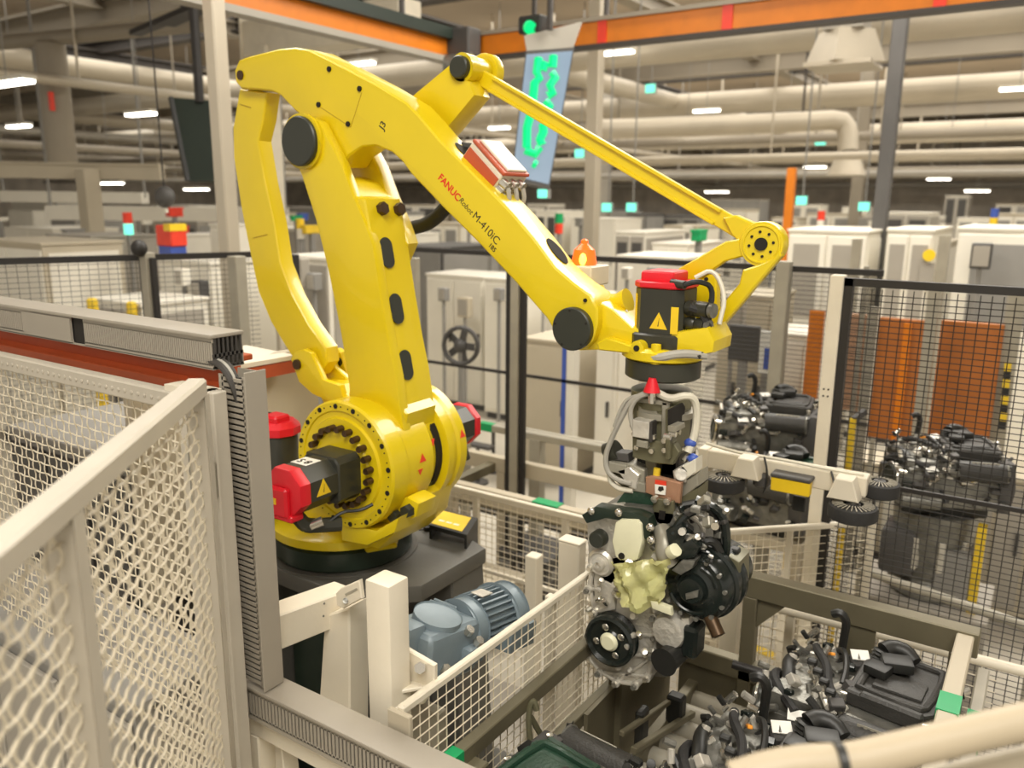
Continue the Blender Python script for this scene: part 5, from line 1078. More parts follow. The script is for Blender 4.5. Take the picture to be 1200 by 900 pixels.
    obj('alternator', B().cyl((-.27, .06, .15), (-.20, .06, .15), .055, n=18, bev=.008), 'black', e)
    obj('starter', B().cyl((-.22, -.22, .10), (-.05, -.23, .10), .038, n=16, bev=.006), 'alu_dark', e)
    hk_ = obj('lifting_eye', B().tube([(-.09, .19, .27), (-.085, .185, .35), (-.08, .18, .41), (-.10, .17, .44), (-.125, .17, .425)], .014, 8, 2), 'black', e, 'curved black lifting hook')
    for q, rz in (((-.015, .12, .338), .5), ((-.10, -.21, .26), .3)):
        obj('label_sheet', B().box(q, (.055, .04, .003), Matrix.Rotation(rz, 3, 'Z') @ Matrix.Rotation(.35, 3, 'X')), 'paper', e, 'small white label')
        obj('label_block', B().box((q[0], q[1], q[2] - .027), (.06, .05, .035), Matrix.Rotation(rz, 3, 'Z') @ Matrix.Rotation(.35, 3, 'X'), .006), 'dark_grey', e)
    obj('orange_clip', B().bar((-.10, .09, .325), (-.08, .05, .35), .014, .01, .002), 'orange_clip', e, 'orange clip')
    if extra:
        for k in range(110):
            a = r.random(); nm = r.choice(('bracket', 'fitting', 'connector', 'fitting'))
            q = V((r.uniform(-.25, .02), r.uniform(-.21, .19), r.uniform(.25, .325))) if k < 70 else V((r.uniform(-.24, .25), -.20 - r.uniform(0, .03), r.uniform(.08, .25)))
            if k % 7 == 0: q = V((.265, r.uniform(-.15, .18), r.uniform(.2, .32)))
            s = r.uniform(.010, .021)
            if nm == 'fitting':
                d = V((r.uniform(-1, 1), r.uniform(-1, 1), r.uniform(0, 1))).normalized() * s * 2
                obj(nm, B().cyl(q, q + d, s * .6, n=9, bev=.001), r.choice(('steel', 'alu', 'alu_dark', 'black')), e)
            else:
                obj(nm, B().box(q, (s * 2.4, s * 1.8, s * 1.4), Matrix.Rotation(r.uniform(-1.5, 1.5), 3, V((r.random(), r.random(), 1)).normalized()), .003), r.choice(('alu', 'alu_dark', 'dark_grey', 'alu_dark')) if nm == 'bracket' else r.choice(('black', 'dark_grey', 'black_gloss')), e)
    return e
def place(e, loc, rz, scale=None):
    e.location = loc; e.rotation_euler = (0, 0, rz)
    if scale: e.scale = (scale,) * 3
    return e
def pallet(loc, label, group=None):
    t = thing('engine_pallet', label, 'pallet', loc, group)
    x, y, z = loc
    obj('deck', B().bx(x - .26, x + .26, y - .19, y + .19, z, z + .025, .004), 'olive_steel', t)
    for dx in (-.2, .2): obj('cradle', B().bx(x + dx - .02, x + dx + .02, y - .15, y + .15, z + .025, z + .062, .004), 'fence_post', t)
    obj('locating_pin', B().cyl((x + .22, y + .16, z + .025), (x + .22, y + .16, z + .07), .012, n=10), 'steel', t)
    return t
e1 = place(make_engine('engine_cover', 'complete dark engine with black hook inside the right corner of the olive frame', 'car engines on the conveyor', 21), (-.37, 2.50, .79), R(-4))
pallet((-.37, 2.50, .737), 'steel pallet under the complete engine with black hook')
e2 = dup(e1, (-.47, 1.98, .79), R(-2), 'dark engine cut by the padded rail at the bottom right')
pallet((-.47, 1.98, .737), 'steel pallet under the engine at the padded rail')
e3 = place(make_engine('engine_green', 'engine with dark green top cover and white label at the bottom centre', 'car engines on the conveyor', 33), (-.79, 1.57, .79), R(174))
pallet((-.79, 1.57, .737), 'steel pallet under the green-topped engine')

# ------------------------------------------------------------------ the hall
def structure(name, b, m, **k): return obj(name, b, m, kind='structure', **k)
structure('floor', B().bx(-60, 22, -8, 60, -.1, 0), 'floor')
structure('ceiling', B().bx(-60, 22, -8, 60, 7.6, 7.8), 'ceiling')
structure('wall_back', B().bx(-60, 22, 60, 60.3, 0, 7.6), 'hall_wall')
structure('wall_left', B().bx(-60.3, -60, -8, 60, 0, 7.6), 'hall_wall')
tn_ = 0
def ibeam(axis, c, a0, a1, z, h, w, m):
    global tn_
    tn_ += 1
    b = B()
    for z0, z1, ww in ((z, z + h * .12, w), (z + h * .12, z + h * .88, w * .18), (z + h * .88, z + h, w)):
        if axis == 'x': b.bx(a0, a1, c - ww / 2, c + ww / 2, z0, z1)
        else: b.bx(c - ww / 2, c + ww / 2, a0, a1, z0, z1)
    structure('trim_%d' % tn_, b, m)
for k, y in enumerate((11, 14.5, 18, 21, 24.5, 28, 32, 36, 40, 45, 50, 55)):
    ibeam('x', y, -58, 20, (6.2, 6.6, 6.0, 6.4)[k % 4], (.55, .35, .6, .4)[k % 4], .4, ('beam', 'beam_dark', 'beam', 'duct_silver')[k % 4])
for k, x in enumerate((-8, -13, -18, -24, -31, -39, -48)):
    ibeam('y', x, 2, 58, (6.5, 6.2)[k % 2], (.35, .5)[k % 2], .35, ('beam', 'beam_dark')[k % 2])
for k, (y, z) in enumerate(((16, 5.5), (26, 5.6), (38, 5.4))):
    tn_ += 1
    structure('trim_%d' % tn_, B().cyl((-55, y, z), (15, y, z), .28 + .06 * k, n=18), 'duct_silver')
for k, x in enumerate((-11, -21, -34)):
    tn_ += 1
    structure('trim_%d' % tn_, B().cyl((x, 6, 5.7), (x, 57, 5.7), .25, n=18), 'duct_silver')
for k, (x, y) in enumerate(((-16.5, 21), (-27, 21), (-6, 30), (-16.5, 32), (-27, 34), (-38, 30), (-40, 16))):
    tn_ += 1
    b = B()
    for s in (-1, 1): b.bx(x - .18, x + .18, y + s * .16 - .02, y + s * .16 + .02, 0, 7.6)
    b.bx(x - .02, x + .02, y - .14, y + .14, 0, 7.6)
    structure('trim_%d' % tn_, b, ('beam', 'grey_panel')[k % 2])
for k, (y, z, r_, m_) in enumerate(((20, 3.6, .09, 'duct_silver'), (24, 4.3, .12, 'beam'), (29, 3.5, .10, 'grey_panel'), (33, 4.8, .14, 'duct_silver'), (37, 3.9, .12, 'beam'), (42, 4.6, .16, 'duct_silver'), (47, 4.0, .16, 'beam'), (52, 5.0, .2, 'duct_silver'), (56, 3.7, .2, 'grey_panel'), (58, 4.5, .22, 'beam'))):
    tn_ += 1
    b = B().cyl((-56, y, z), (16, y, z), r_, n=10)
    for xx in range(-54, 16, 6): b.cyl((xx, y, z), (xx, y, 7.6), r_ * .3, n=5)
    structure('trim_%d' % tn_, b, m_)
for k, (x, z, r_, m_) in enumerate(((-14, 4.4, .08, 'duct_silver'), (-20, 3.7, .09, 'beam'), (-28, 4.6, .12, 'grey_panel'), (-36, 3.9, .12, 'duct_silver'), (-44, 4.6, .16, 'beam'), (-52, 4.0, .18, 'duct_silver'))):
    tn_ += 1
    b = B().cyl((x, 6, z), (x, 57, z), r_, n=10)
    for yy in range(8, 57, 6): b.cyl((x, yy, z), (x, yy, 7.6), r_ * .3, n=5)
    structure('trim_%d' % tn_, b, m_)
structure('baseboard_back', B().bx(-60, 22, 59.95, 60, 0, .2), 'dark_grey')


def simple(name, label, cat, parts, group=None, loc=None):
    p0 = parts[0][1]
    t = thing(name, label, cat, loc or (0, 0, 0), group)
    for nm, b, m in parts: obj(nm, b, m, t)
    return t
fl_ = simple('floor_marking', 'yellow lane line on the floor behind the right mesh fence', 'marking', [('painted_line', B().bar((-1.296,4.446,0.003), (-0.590,4.300,0.003), .07, .004), 'line_yellow')])


def cab(name, label, cat, x0, x1, y0, y1, z1, m, md, n=2, win=None, group=None, plinth='dark_grey', z0=0.0, base=None):
    t = thing(name, label, cat, ((x0 + x1) / 2, (y0 + y1) / 2, z0), group)
    obj('body', B().bx(x0, x1, y0, y1, z0 + .08, z1 - .03), m, t)
    obj('plinth', B().bx(x0 + .02, x1 - .02, y0 + .03, y1 - .02, z0, z0 + .08), plinth, t)
    obj('top_panel', B().bx(x0 - .015, x1 + .015, y0 - .015, y1 + .015, z1 - .03, z1, .004), m, t)
    w = (x1 - x0) / n
    for i in range(n):
        d = obj('door', B().bx(x0 + i * w + .012, x0 + (i + 1) * w - .012, y0 - .018, y0 - .001, z0 + .12, z1 - .07, .004), md, t)
        obj('handle', B().bx(x0 + (i + 1) * w - .06, x0 + (i + 1) * w - .04, y0 - .045, y0 - .018, z0 + (z1 - z0) * .5, z0 + (z1 - z0) * .5 + .14), 'dark_grey', d)
        if win:
            obj('window_pane', B().bx(x0 + i * w + w * .16, x0 + (i + 1) * w - w * .16, y0 - .024, y0 - .0185, z1 - (z1 - z0) * .42, z1 - .16), win, d)
    obj('side_panel', B().bx(x1 - .001, x1 + .012, y0 + .05, y1 - .05, z0 + .14, z1 - .1), md, t)
    return t

cab('machine_enclosure', 'white machine enclosure with windows behind the end of the rear black fence', 'enclosure', -2.548, -1.726, 9.389, 10.989, 2.277, 'white_panel', 'white_panel', 2, 'grey_panel', None)
cab('machine_enclosure', 'white machine enclosure with yellow dot sticker, second from the right edge', 'enclosure', -1.536, -1.106, 9.389, 10.989, 2.306, 'white_panel', 'white_panel', 2, 'grey_panel', None)
cab('machine_enclosure', 'white machine enclosure with big dark window at the right edge', 'enclosure', -0.885, 0.007, 9.389, 10.989, 2.337, 'white_panel', 'white_panel', 1, 'mid_grey', None)
t = thing('enclosure_post', 'grey post between the left and middle white enclosures', 'post', (-1.721, 8.845, 0)); obj('column', B().bx(-1.764, -1.678, 8.805, 8.885, 0, 2.208), 'fence_post', t); obj('foot', B().bx(-1.806, -1.636, 8.755, 8.935, 0, .02), 'fence_post', t)
t = thing('enclosure_post', 'grey post between the middle and right white enclosures', 'post', (-0.957, 8.996, 0)); obj('column', B().bx(-1.006, -0.908, 8.956, 9.036, 0, 2.260), 'fence_post', t); obj('foot', B().bx(-1.056, -0.858, 8.906, 9.086, 0, .02), 'fence_post', t)
t = simple('sticker_disc', 'yellow round marker on the middle white enclosure', 'marker', [('disc', B().cyl((-1.119,9.348,2.048), (-1.119,9.328,2.048), .06, n=20), 'sign_yellow'), ('plate', B().bx(-1.189, -1.059, 9.348, 9.370, 1.768, 1.968), 'grey_panel')])
cab('control_cabinet', 'tall cream control cabinet right of the lower arm, behind the fence', 'cabinet', -6.581, -5.716, 7.988, 8.688, 1.664, 'white_panel', 'white_panel', 2, None, None)
cab('control_cabinet', 'pale cabinet left of the black-edged fence post', 'cabinet', -5.547, -5.131, 7.786, 8.386, 1.683, 'white_panel', 'white_panel', 1, None, None)
cab('tool_cabinet', 'yellowish beige cabinet with grey band right of the black-edged post', 'cabinet', -3.967, -3.488, 6.183, 6.783, 1.346, 'plaster', 'plaster', 1, None, None)
cab('control_cabinet', 'white cabinet above the yellowish beige cabinet, below the forearm', 'cabinet', -4.755, -4.111, 7.862, 8.462, 1.553, 'white_panel', 'white_panel', 2, None, None)
cab('control_cabinet', 'white slim cabinet left of the gripper hose', 'cabinet', -3.326, -3.142, 6.387, 6.887, 1.352, 'white_panel', 'white_panel', 1, None, None)
cab('control_cabinet', 'cream cabinet behind the wrist motor', 'cabinet', -3.787, -3.085, 7.666, 8.466, 2.023, 'white_panel', 'white_panel', 2, None, None)
cab('control_cabinet', 'beige cabinet seen through the rear fence right of the wrist', 'cabinet', -2.388, -1.953, 6.843, 7.543, 1.798, 'plaster', 'plaster', 2, None, None)
cab('control_cabinet', 'pale cabinet under the wrist triangle behind the rear fence', 'cabinet', -1.797, -1.541, 6.377, 6.877, 1.578, 'white_panel', 'white_panel', 1, None, None)
cab('control_cabinet', 'beige cabinet at the far left edge behind the left fence', 'cabinet', -9.273, -7.963, 4.032, 4.832, 2.129, 'plaster', 'white_panel', 2, None, None)
cab('control_cabinet', 'grey double cabinet at left behind the fence', 'cabinet', -9.836, -8.922, 5.056, 5.856, 2.135, 'grey_panel', 'grey_panel', 2, None, None)
cab('control_cabinet', 'white cabinet right of the knobbed black post', 'cabinet', -7.016, -6.330, 4.657, 5.357, 1.994, 'white_panel', 'white_panel', 2, None, None)
cab('control_cabinet', 'slim white cabinet at the silver pole', 'cabinet', -7.893, -7.657, 5.841, 6.341, 2.279, 'white_panel', 'white_panel', 1, None, None)
cab('control_cabinet', 'pale cabinet between the curved link and the lower arm', 'cabinet', -5.838, -5.255, 5.050, 5.750, 2.062, 'white_panel', 'grey_panel', 2, None, None)
cab('work_bench', 'low cream bench behind the left fence', 'bench', -6.680, -5.949, 3.721, 4.321, 1.741, 'white_panel', 'grey_panel', 2, None, None)
cab('low_machine', 'grey machine base seen through the left wire barrier', 'base', -4.046, -3.073, 1.809, 2.409, 1.492, 'mid_grey', 'dark_grey', 3, None, None)
cab('low_machine', 'dark grey machine base low behind the near wire barrier', 'base', -4.458, -3.635, 2.583, 3.083, 0.810, 'mid_grey', 'dark_grey', 2, None, None)
cab('low_machine', 'low grey base in the lower left behind the near wire barrier', 'base', -3.107, -1.950, 1.092, 1.392, 1.205, 'mid_grey', 'grey_panel', 3, None, None)
structure('trim_90', B().bx(-5.2, -1.75, .2, 3.3, 0, .012), 'grey_panel')
t = thing('sliding_panel', 'orange-brown panel with a lighter centre rib behind the right black fence', 'panel', (-0.810, 5.902, 0)); obj('sheet', B().bx(-0.959, -0.662, 5.902, 5.942, 0.983, 1.811, .004), 'brown_panel', t); obj('leg', B().bx(-0.939, -0.909, 5.902, 5.942, 0, 0.983), 'fence_post', t); obj('leg', B().bx(-0.712, -0.682, 5.902, 5.942, 0, 0.983), 'fence_post', t)
obj('centre_rib', B().bx(-0.806, -0.756, 5.882, 5.902, 0.983, 1.791, .003), 'orange', t)
t = thing('sliding_panel', 'wide plain orange-brown panel at right behind the black fence', 'panel', (-0.423, 6.035, 0)); obj('sheet', B().bx(-0.604, -0.243, 6.035, 6.075, 0.926, 1.807, .004), 'brown_panel', t); obj('leg', B().bx(-0.584, -0.554, 6.035, 6.075, 0, 0.926), 'fence_post', t); obj('leg', B().bx(-0.293, -0.263, 6.035, 6.075, 0, 0.926), 'fence_post', t)
t = thing('sliding_panel', 'pinkish tan panel just right of the cream fence post', 'panel', (-1.128, 5.938, 0)); obj('sheet', B().bx(-1.224, -1.032, 5.938, 5.978, 1.138, 1.815, .004), 'tan_panel', t); obj('leg', B().bx(-1.204, -1.174, 5.938, 5.978, 0, 1.138), 'fence_post', t); obj('leg', B().bx(-1.082, -1.052, 5.938, 5.978, 0, 1.138), 'fence_post', t)
t = thing('sliding_panel', 'narrow orange panel edge left of the cream fence post', 'panel', (-1.367, 5.904, 0)); obj('sheet', B().bx(-1.416, -1.319, 5.904, 5.944, 0.966, 1.823, .004), 'orange', t); obj('leg', B().bx(-1.396, -1.366, 5.904, 5.944, 0, 0.966), 'fence_post', t); obj('leg', B().bx(-1.369, -1.339, 5.904, 5.944, 0, 0.966), 'fence_post', t)
t = thing('panel_post', 'grey post between the two orange-brown panels', 'post', (-0.652, 5.936, 0)); obj('column', B().bx(-0.687, -0.617, 5.896, 5.976, 0, 2.010), 'fence_post', t); obj('foot', B().bx(-0.722, -0.582, 5.836, 6.036, 0, .015), 'fence_post', t)
t = thing('panel_post', 'grey post at the far right of the orange-brown panels', 'post', (-0.203, 6.107, 0)); obj('column', B().bx(-0.253, -0.153, 6.067, 6.147, 0, 1.998), 'fence_post', t); obj('foot', B().bx(-0.303, -0.103, 6.007, 6.207, 0, .015), 'fence_post', t)
t = thing('panel_post', 'grey-brown post right of the tan panel', 'post', (-1.005, 5.912, 0)); obj('column', B().bx(-1.035, -0.975, 5.872, 5.952, 0, 1.874), 'fence_post', t); obj('foot', B().bx(-1.065, -0.945, 5.812, 6.012, 0, .015), 'fence_post', t)
t = thing('hazard_strip', 'yellow and black striped strip beside the wide orange-brown panel', 'strip', (-0.172, 5.897, 1.136))
obj('stripe', B().box((-0.194,5.993,1.548), (.04, .02, .052)), 'line_yellow', t)
obj('stripe', B().box((-0.191,5.981,1.496), (.04, .02, .052)), 'black', t)
obj('stripe', B().box((-0.189,5.969,1.445), (.04, .02, .052)), 'line_yellow', t)
obj('stripe', B().box((-0.186,5.957,1.393), (.04, .02, .052)), 'black', t)
obj('stripe', B().box((-0.183,5.945,1.342), (.04, .02, .052)), 'line_yellow', t)
obj('stripe', B().box((-0.180,5.933,1.290), (.04, .02, .052)), 'black', t)
obj('stripe', B().box((-0.177,5.921,1.239), (.04, .02, .052)), 'line_yellow', t)
obj('stripe', B().box((-0.175,5.909,1.188), (.04, .02, .052)), 'black', t)
obj('carrier', B().bx(-0.206, -0.182, 6.005, 6.023, 0, 1.548), 'fence_post', t)
t = thing('yellow_pole', 'yellow pole with a dark top arm behind the cream fence post', 'pole', (-0.855, 4.759, 0)); obj('tube', B().cyl((-0.855, 4.759, 0), (-0.855, 4.759, 1.376), .018, n=10), 'line_yellow', t); obj('top_arm', B().bar((-0.855, 4.759, 1.367), (-0.806, 4.814, 1.414), .03, .03), 'dark_grey', t)

bf = thing('safety_fence', 'black mesh safety fence panel with cream post at the right of the photo', 'fence', (-0.752, 3.6, 0))
obj('post', B().bx(-0.787, -0.732, 3.57, 3.63, 0, 2.262, .004), 'cream', bf)
for k in range(4): obj('post_hole', B().cyl((-0.770 + .018 * (k % 2), 3.571, 1.78 - .03 * (k // 2)), (-0.770 + .018 * (k % 2), 3.567, 1.78 - .03 * (k // 2)), .004, n=8), 'hole', bf)
obj('frame_side', B().bx(-0.730, -0.697, 3.58, 3.615, .1, 2.252), 'fence_black', bf)
obj('frame_top', B().bx(-0.732, 1.2, 3.58, 3.615, 2.220, 2.252), 'fence_black', bf)
obj('frame_bottom', B().bx(-0.732, 1.2, 3.58, 3.615, .1, .13), 'fence_black', bf)
obj('mid_rail', B().bx(-0.732, 1.2, 3.585, 3.60, 1.385, 1.403), 'fence_black', bf)
obj('end_post', B().bx(1.2, 1.26, 3.57, 3.63, 0, 2.262, .004), 'cream', bf)
obj('wire_mesh', flat_mesh((-0.702, 3.598, .13), (1.2, 3.598, .13), (-0.702, 3.598, 2.212), 49, 84, .0019), 'fence_black', bf, 'welded black wires', kind='stuff')


rf = thing('safety_fence', 'black mesh safety fence at the back running behind the robot wrist', 'fence', (-2.595, 5.063, 0))
obj('frame_top', B().bx(-4.362, -0.828, 5.048, 5.078, 2.149, 2.184), 'fence_black', rf)
obj('mid_rail', B().bx(-4.362, -0.828, 5.051, 5.063, 1.264, 1.288), 'fence_black', rf)
obj('frame_bottom', B().bx(-4.362, -0.828, 5.048, 5.078, .1, .13), 'fence_black', rf)
obj('wire_mesh', flat_mesh((-1.980, 5.063, .13), (-0.828, 5.063, .13), (-1.980, 5.063, 2.154), 110, 72, .0017), 'fence_black', rf, 'welded black wires', kind='stuff')

t = thing('fence_post', 'black-edged beige fence post between lower arm and forearm', 'post', (-2.767, 4.225, 0)); obj('column', B().bx(-2.797, -2.737, 4.195, 4.255, 0, 2.222, .004), 'fence_post', t); obj('foot', B().bx(-2.827, -2.707, 4.165, 4.285, 0, .015), 'fence_post', t)
obj('black_edge', B().bx(-2.837, -2.801, 4.210, 4.240, .1, 2.192), 'fence_black', t)
obj('black_edge', B().bx(-2.733, -2.697, 4.210, 4.240, .1, 2.192), 'fence_black', t)
t = thing('fence_post', 'grey fence post of the rear fence under the wrist triangle', 'post', (-1.373, 5.022, 0)); obj('column', B().bx(-1.413, -1.333, 4.982, 5.062, 0, 2.212, .004), 'fence_post', t); obj('foot', B().bx(-1.453, -1.293, 4.942, 5.102, 0, .015), 'fence_post', t)
t = thing('fence_post', 'slim grey post at the right end of the rear fence', 'post', (-0.981, 5.396, 0)); obj('column', B().bx(-0.996, -0.966, 5.381, 5.411, 0, 2.179, .004), 'fence_post', t); obj('foot', B().bx(-1.011, -0.951, 5.366, 5.426, 0, .015), 'fence_post', t)
t = thing('fence_post', 'pale fence post just right of the lower arm', 'post', (-3.483, 4.109, 0)); obj('column', B().bx(-3.508, -3.458, 4.084, 4.134, 0, 2.186, .004), 'fence_post', t); obj('foot', B().bx(-3.533, -3.433, 4.059, 4.159, 0, .015), 'fence_post', t)
t = thing('fence_post', 'black-edged fence post with a black knob at left', 'post', (-4.838, 3.096, 0)); obj('column', B().bx(-4.873, -4.803, 3.061, 3.131, 0, 2.210, .004), 'fence_post', t); obj('foot', B().bx(-4.908, -4.768, 3.026, 3.166, 0, .015), 'fence_post', t)
obj('black_edge', B().bx(-4.913, -4.877, 3.081, 3.111, .1, 2.180), 'fence_black', t)
obj('black_edge', B().bx(-4.799, -4.763, 3.081, 3.111, .1, 2.180), 'fence_black', t)
obj('post_knob', B().ball((-4.835,3.045,2.239), .05, (1,1,1.1), 12, 8), 'fence_black', t)
t = thing('fence_post', 'beige fence post left of the curved yellow link', 'post', (-4.697, 3.669, 0)); obj('column', B().bx(-4.742, -4.652, 3.624, 3.714, 0, 2.166, .004), 'fence_post', t); obj('foot', B().bx(-4.787, -4.607, 3.579, 3.759, 0, .015), 'fence_post', t)
t = thing('fence_post', 'dark fence post between the curved link and lower arm', 'post', (-4.222, 3.746, 0)); obj('column', B().bx(-4.252, -4.192, 3.716, 3.776, 0, 2.194, .004), 'fence_black', t); obj('foot', B().bx(-4.282, -4.162, 3.686, 3.806, 0, .015), 'fence_black', t)

lf = thing('safety_fence', 'black-topped mesh safety fence at the far left behind the cable duct', 'fence', (-5.318,2.343,0.000))
fa0, fb0 = V((-5.318,2.343,2.170)), V((-4.695,3.834,2.170))
obj('frame_top', B().bar(fa0, fb0, .03, .04), 'fence_black', lf)
obj('mid_rail', B().bar(fa0 - V((0, 0, 1.05)), fb0 - V((0, 0, 1.05)), .02, .03), 'fence_black', lf)
obj('frame_bottom', B().bar(fa0 - V((0, 0, 2.05)), fb0 - V((0, 0, 2.05)), .03, .03), 'fence_black', lf)
obj('wire_mesh', flat_mesh(fa0 - V((0, 0, 2.05)), fb0 - V((0, 0, 2.05)), fa0, int((fb0 - fa0).length / .055), 62, .0016), 'fence_black', lf, 'welded black wires', kind='stuff')


dr = thing('double_rail', 'grey double hand rail behind the robot drum', 'rail', (-2.794,4.540,0.000))
ra0, ra1 = V((-3.403,4.537,1.000)), V((-2.263,4.534,1.000))
obj('upper_rail', B().bar(ra0, ra1, .05, .05, .006), 'fence_post', dr)
obj('lower_rail', B().bar(ra0 + V((0, .16, -.03)), ra1 + V((0, .16, -.03)), .04, .04, .006), 'fence_post', dr)
obj('post', B().bx(-2.834, -2.754, 4.500, 4.580, 0, .98), 'fence_post', dr)
obj('post', B().bx(ra0.x - .03, ra0.x + .03, ra0.y - .03, ra0.y + .03, 0, .98), 'fence_post', dr)
obj('green_tape', B().bar(lerp(ra0, ra1, .12), lerp(ra0, ra1, .22), .054, .054), 'green_tape', dr)

t = thing('floor_stand', 'small black floor stand below the double rail, left', 'stand', (-4.229,5.832,0.000)); obj('pole', B().cyl((-4.229, 5.832, .02), (-4.229, 5.832, 0.350), .018, n=8), 'dark_grey', t); obj('base', B().cyl((-4.229, 5.832, 0), (-4.229, 5.832, .02), .10, n=16), 'dark_grey', t); obj('top_arm', B().bx(-4.389, -4.069, 5.782, 5.882, 0.350, 0.380, .004), 'dark_grey', t)
t = thing('floor_stand', 'black floor stand with a crossbar left of the rail post', 'stand', (-3.543,5.719,0.000)); obj('pole', B().cyl((-3.543, 5.719, .02), (-3.543, 5.719, 0.300), .018, n=8), 'dark_grey', t); obj('base', B().cyl((-3.543, 5.719, 0), (-3.543, 5.719, .02), .10, n=16), 'dark_grey', t); obj('top_arm', B().bx(-3.703, -3.383, 5.669, 5.769, 0.300, 0.330, .004), 'dark_grey', t)
t = thing('floor_stand', 'floor stand with a yellow top behind the robot drum', 'stand', (-4.309,6.195,0.000)); obj('pole', B().cyl((-4.309, 6.195, .02), (-4.309, 6.195, 0.450), .018, n=8), 'dark_grey', t); obj('base', B().cyl((-4.309, 6.195, 0), (-4.309, 6.195, .02), .10, n=16), 'dark_grey', t); obj('top_arm', B().bx(-4.469, -4.149, 6.145, 6.245, 0.450, 0.480, .004), 'line_yellow', t)
t = thing('floor_stand', 'small dark floor stand right of the rail post', 'stand', (-3.600,6.447,0.000)); obj('pole', B().cyl((-3.600, 6.447, .02), (-3.600, 6.447, 0.320), .018, n=8), 'dark_grey', t); obj('base', B().cyl((-3.600, 6.447, 0), (-3.600, 6.447, .02), .10, n=16), 'dark_grey', t); obj('top_arm', B().bx(-3.760, -3.440, 6.397, 6.497, 0.320, 0.350, .004), 'dark_grey', t)
t = thing('floor_stand', 'black floor stand by the beige cabinet', 'stand', (-3.986,6.813,0.000)); obj('pole', B().cyl((-3.986, 6.813, .02), (-3.986, 6.813, 0.280), .018, n=8), 'dark_grey', t); obj('base', B().cyl((-3.986, 6.813, 0), (-3.986, 6.813, .02), .10, n=16), 'dark_grey', t); obj('top_arm', B().bx(-4.146, -3.826, 6.763, 6.863, 0.280, 0.310, .004), 'dark_grey', t)

rc_ = thing('track_beams', 'pair of beige track beams behind the low white mesh fence', 'conveyor', (-2.3, 3.9, 0))
obj('side_beam', B().bx(-4.2, -1.25, 3.70, 3.76, .80, .90, .004), 'plaster', rc_)
obj('side_beam', B().bx(-4.2, -1.25, 4.25, 4.31, .80, .90, .004), 'plaster', rc_)
obj('inner_beam', B().bx(-4.2, -1.25, 3.80, 3.84, .74, .80), 'olive_steel', rc_)
obj('cross_tie', B().bx(-3.0, -2.94, 3.76, 4.25, .80, .86), 'olive_steel', rc_)
for xx in (-4.0, -2.9, -1.9, -1.35):
    for yy in (3.73, 4.28): obj('leg', B().bx(xx - .03, xx + .03, yy - .03, yy + .03, 0, .8), 'plaster', rc_)
obj('green_tape', B().bx(-2.304, -2.137, 3.69, 3.765, .88, .905), 'green_tape', rc_)

cab('parts_crate', 'low beige crate behind the white mesh fence, by the scanner guard', 'crate', -2.796, -2.457, 3.511, 3.861, 0.353, 'plaster', 'white_panel', 2, None, None)
cab('parts_crate', 'low dark crate behind the mesh left of the white bollard', 'crate', -2.860, -2.496, 4.185, 4.535, 0.300, 'dark_grey', 'mid_grey', 2, None, None)
t = thing('engine_stand', 'beige stand under the engine behind the brush beam', 'stand', (-1.284, 4.545, 0)); obj('table', B().bx(-1.624, -0.944, 4.285, 4.805, 1.081, 1.131, .004), 'plaster', t)
obj('leg', B().bx(-1.614, -1.554, 4.295, 4.355, 0, 1.081), 'plaster', t)
obj('leg', B().bx(-1.614, -1.554, 4.735, 4.795, 0, 1.081), 'plaster', t)
obj('leg', B().bx(-1.014, -0.954, 4.295, 4.355, 0, 1.081), 'plaster', t)
obj('leg', B().bx(-1.014, -0.954, 4.735, 4.795, 0, 1.081), 'plaster', t)
dup(e1, (-1.284, 4.545, 1.131), R(12), 'dark engine behind the brush beam seen through the rear fence')
t = thing('engine_stand', 'beige stand under the engine with yellow clip below the brush beam', 'stand', (-1.117, 4.050, 0)); obj('table', B().bx(-1.367, -0.867, 3.850, 4.250, 0.884, 0.934, .004), 'plaster', t)
obj('leg', B().bx(-1.357, -1.297, 3.860, 3.920, 0, 0.884), 'plaster', t)
obj('leg', B().bx(-1.357, -1.297, 4.180, 4.240, 0, 0.884), 'plaster', t)
obj('leg', B().bx(-0.937, -0.877, 3.860, 3.920, 0, 0.884), 'plaster', t)
obj('leg', B().bx(-0.937, -0.877, 4.180, 4.240, 0, 0.884), 'plaster', t)
dup(e3, (-1.117, 4.050, 0.934), R(-8), 'small dark engine low behind the left brush wheel')
t = thing('engine_stand', 'grey trolley under the stacked engine behind the right black fence', 'stand', (-0.370, 4.511, 0)); obj('table', B().bx(-0.670, -0.070, 4.261, 4.761, 0.531, 0.581, .004), 'grey_panel', t)
obj('leg', B().bx(-0.660, -0.600, 4.271, 4.331, 0, 0.531), 'grey_panel', t)
obj('leg', B().bx(-0.660, -0.600, 4.691, 4.751, 0, 0.531), 'grey_panel', t)
obj('leg', B().bx(-0.140, -0.080, 4.271, 4.331, 0, 0.531), 'grey_panel', t)
obj('leg', B().bx(-0.140, -0.080, 4.691, 4.751, 0, 0.531), 'grey_panel', t)

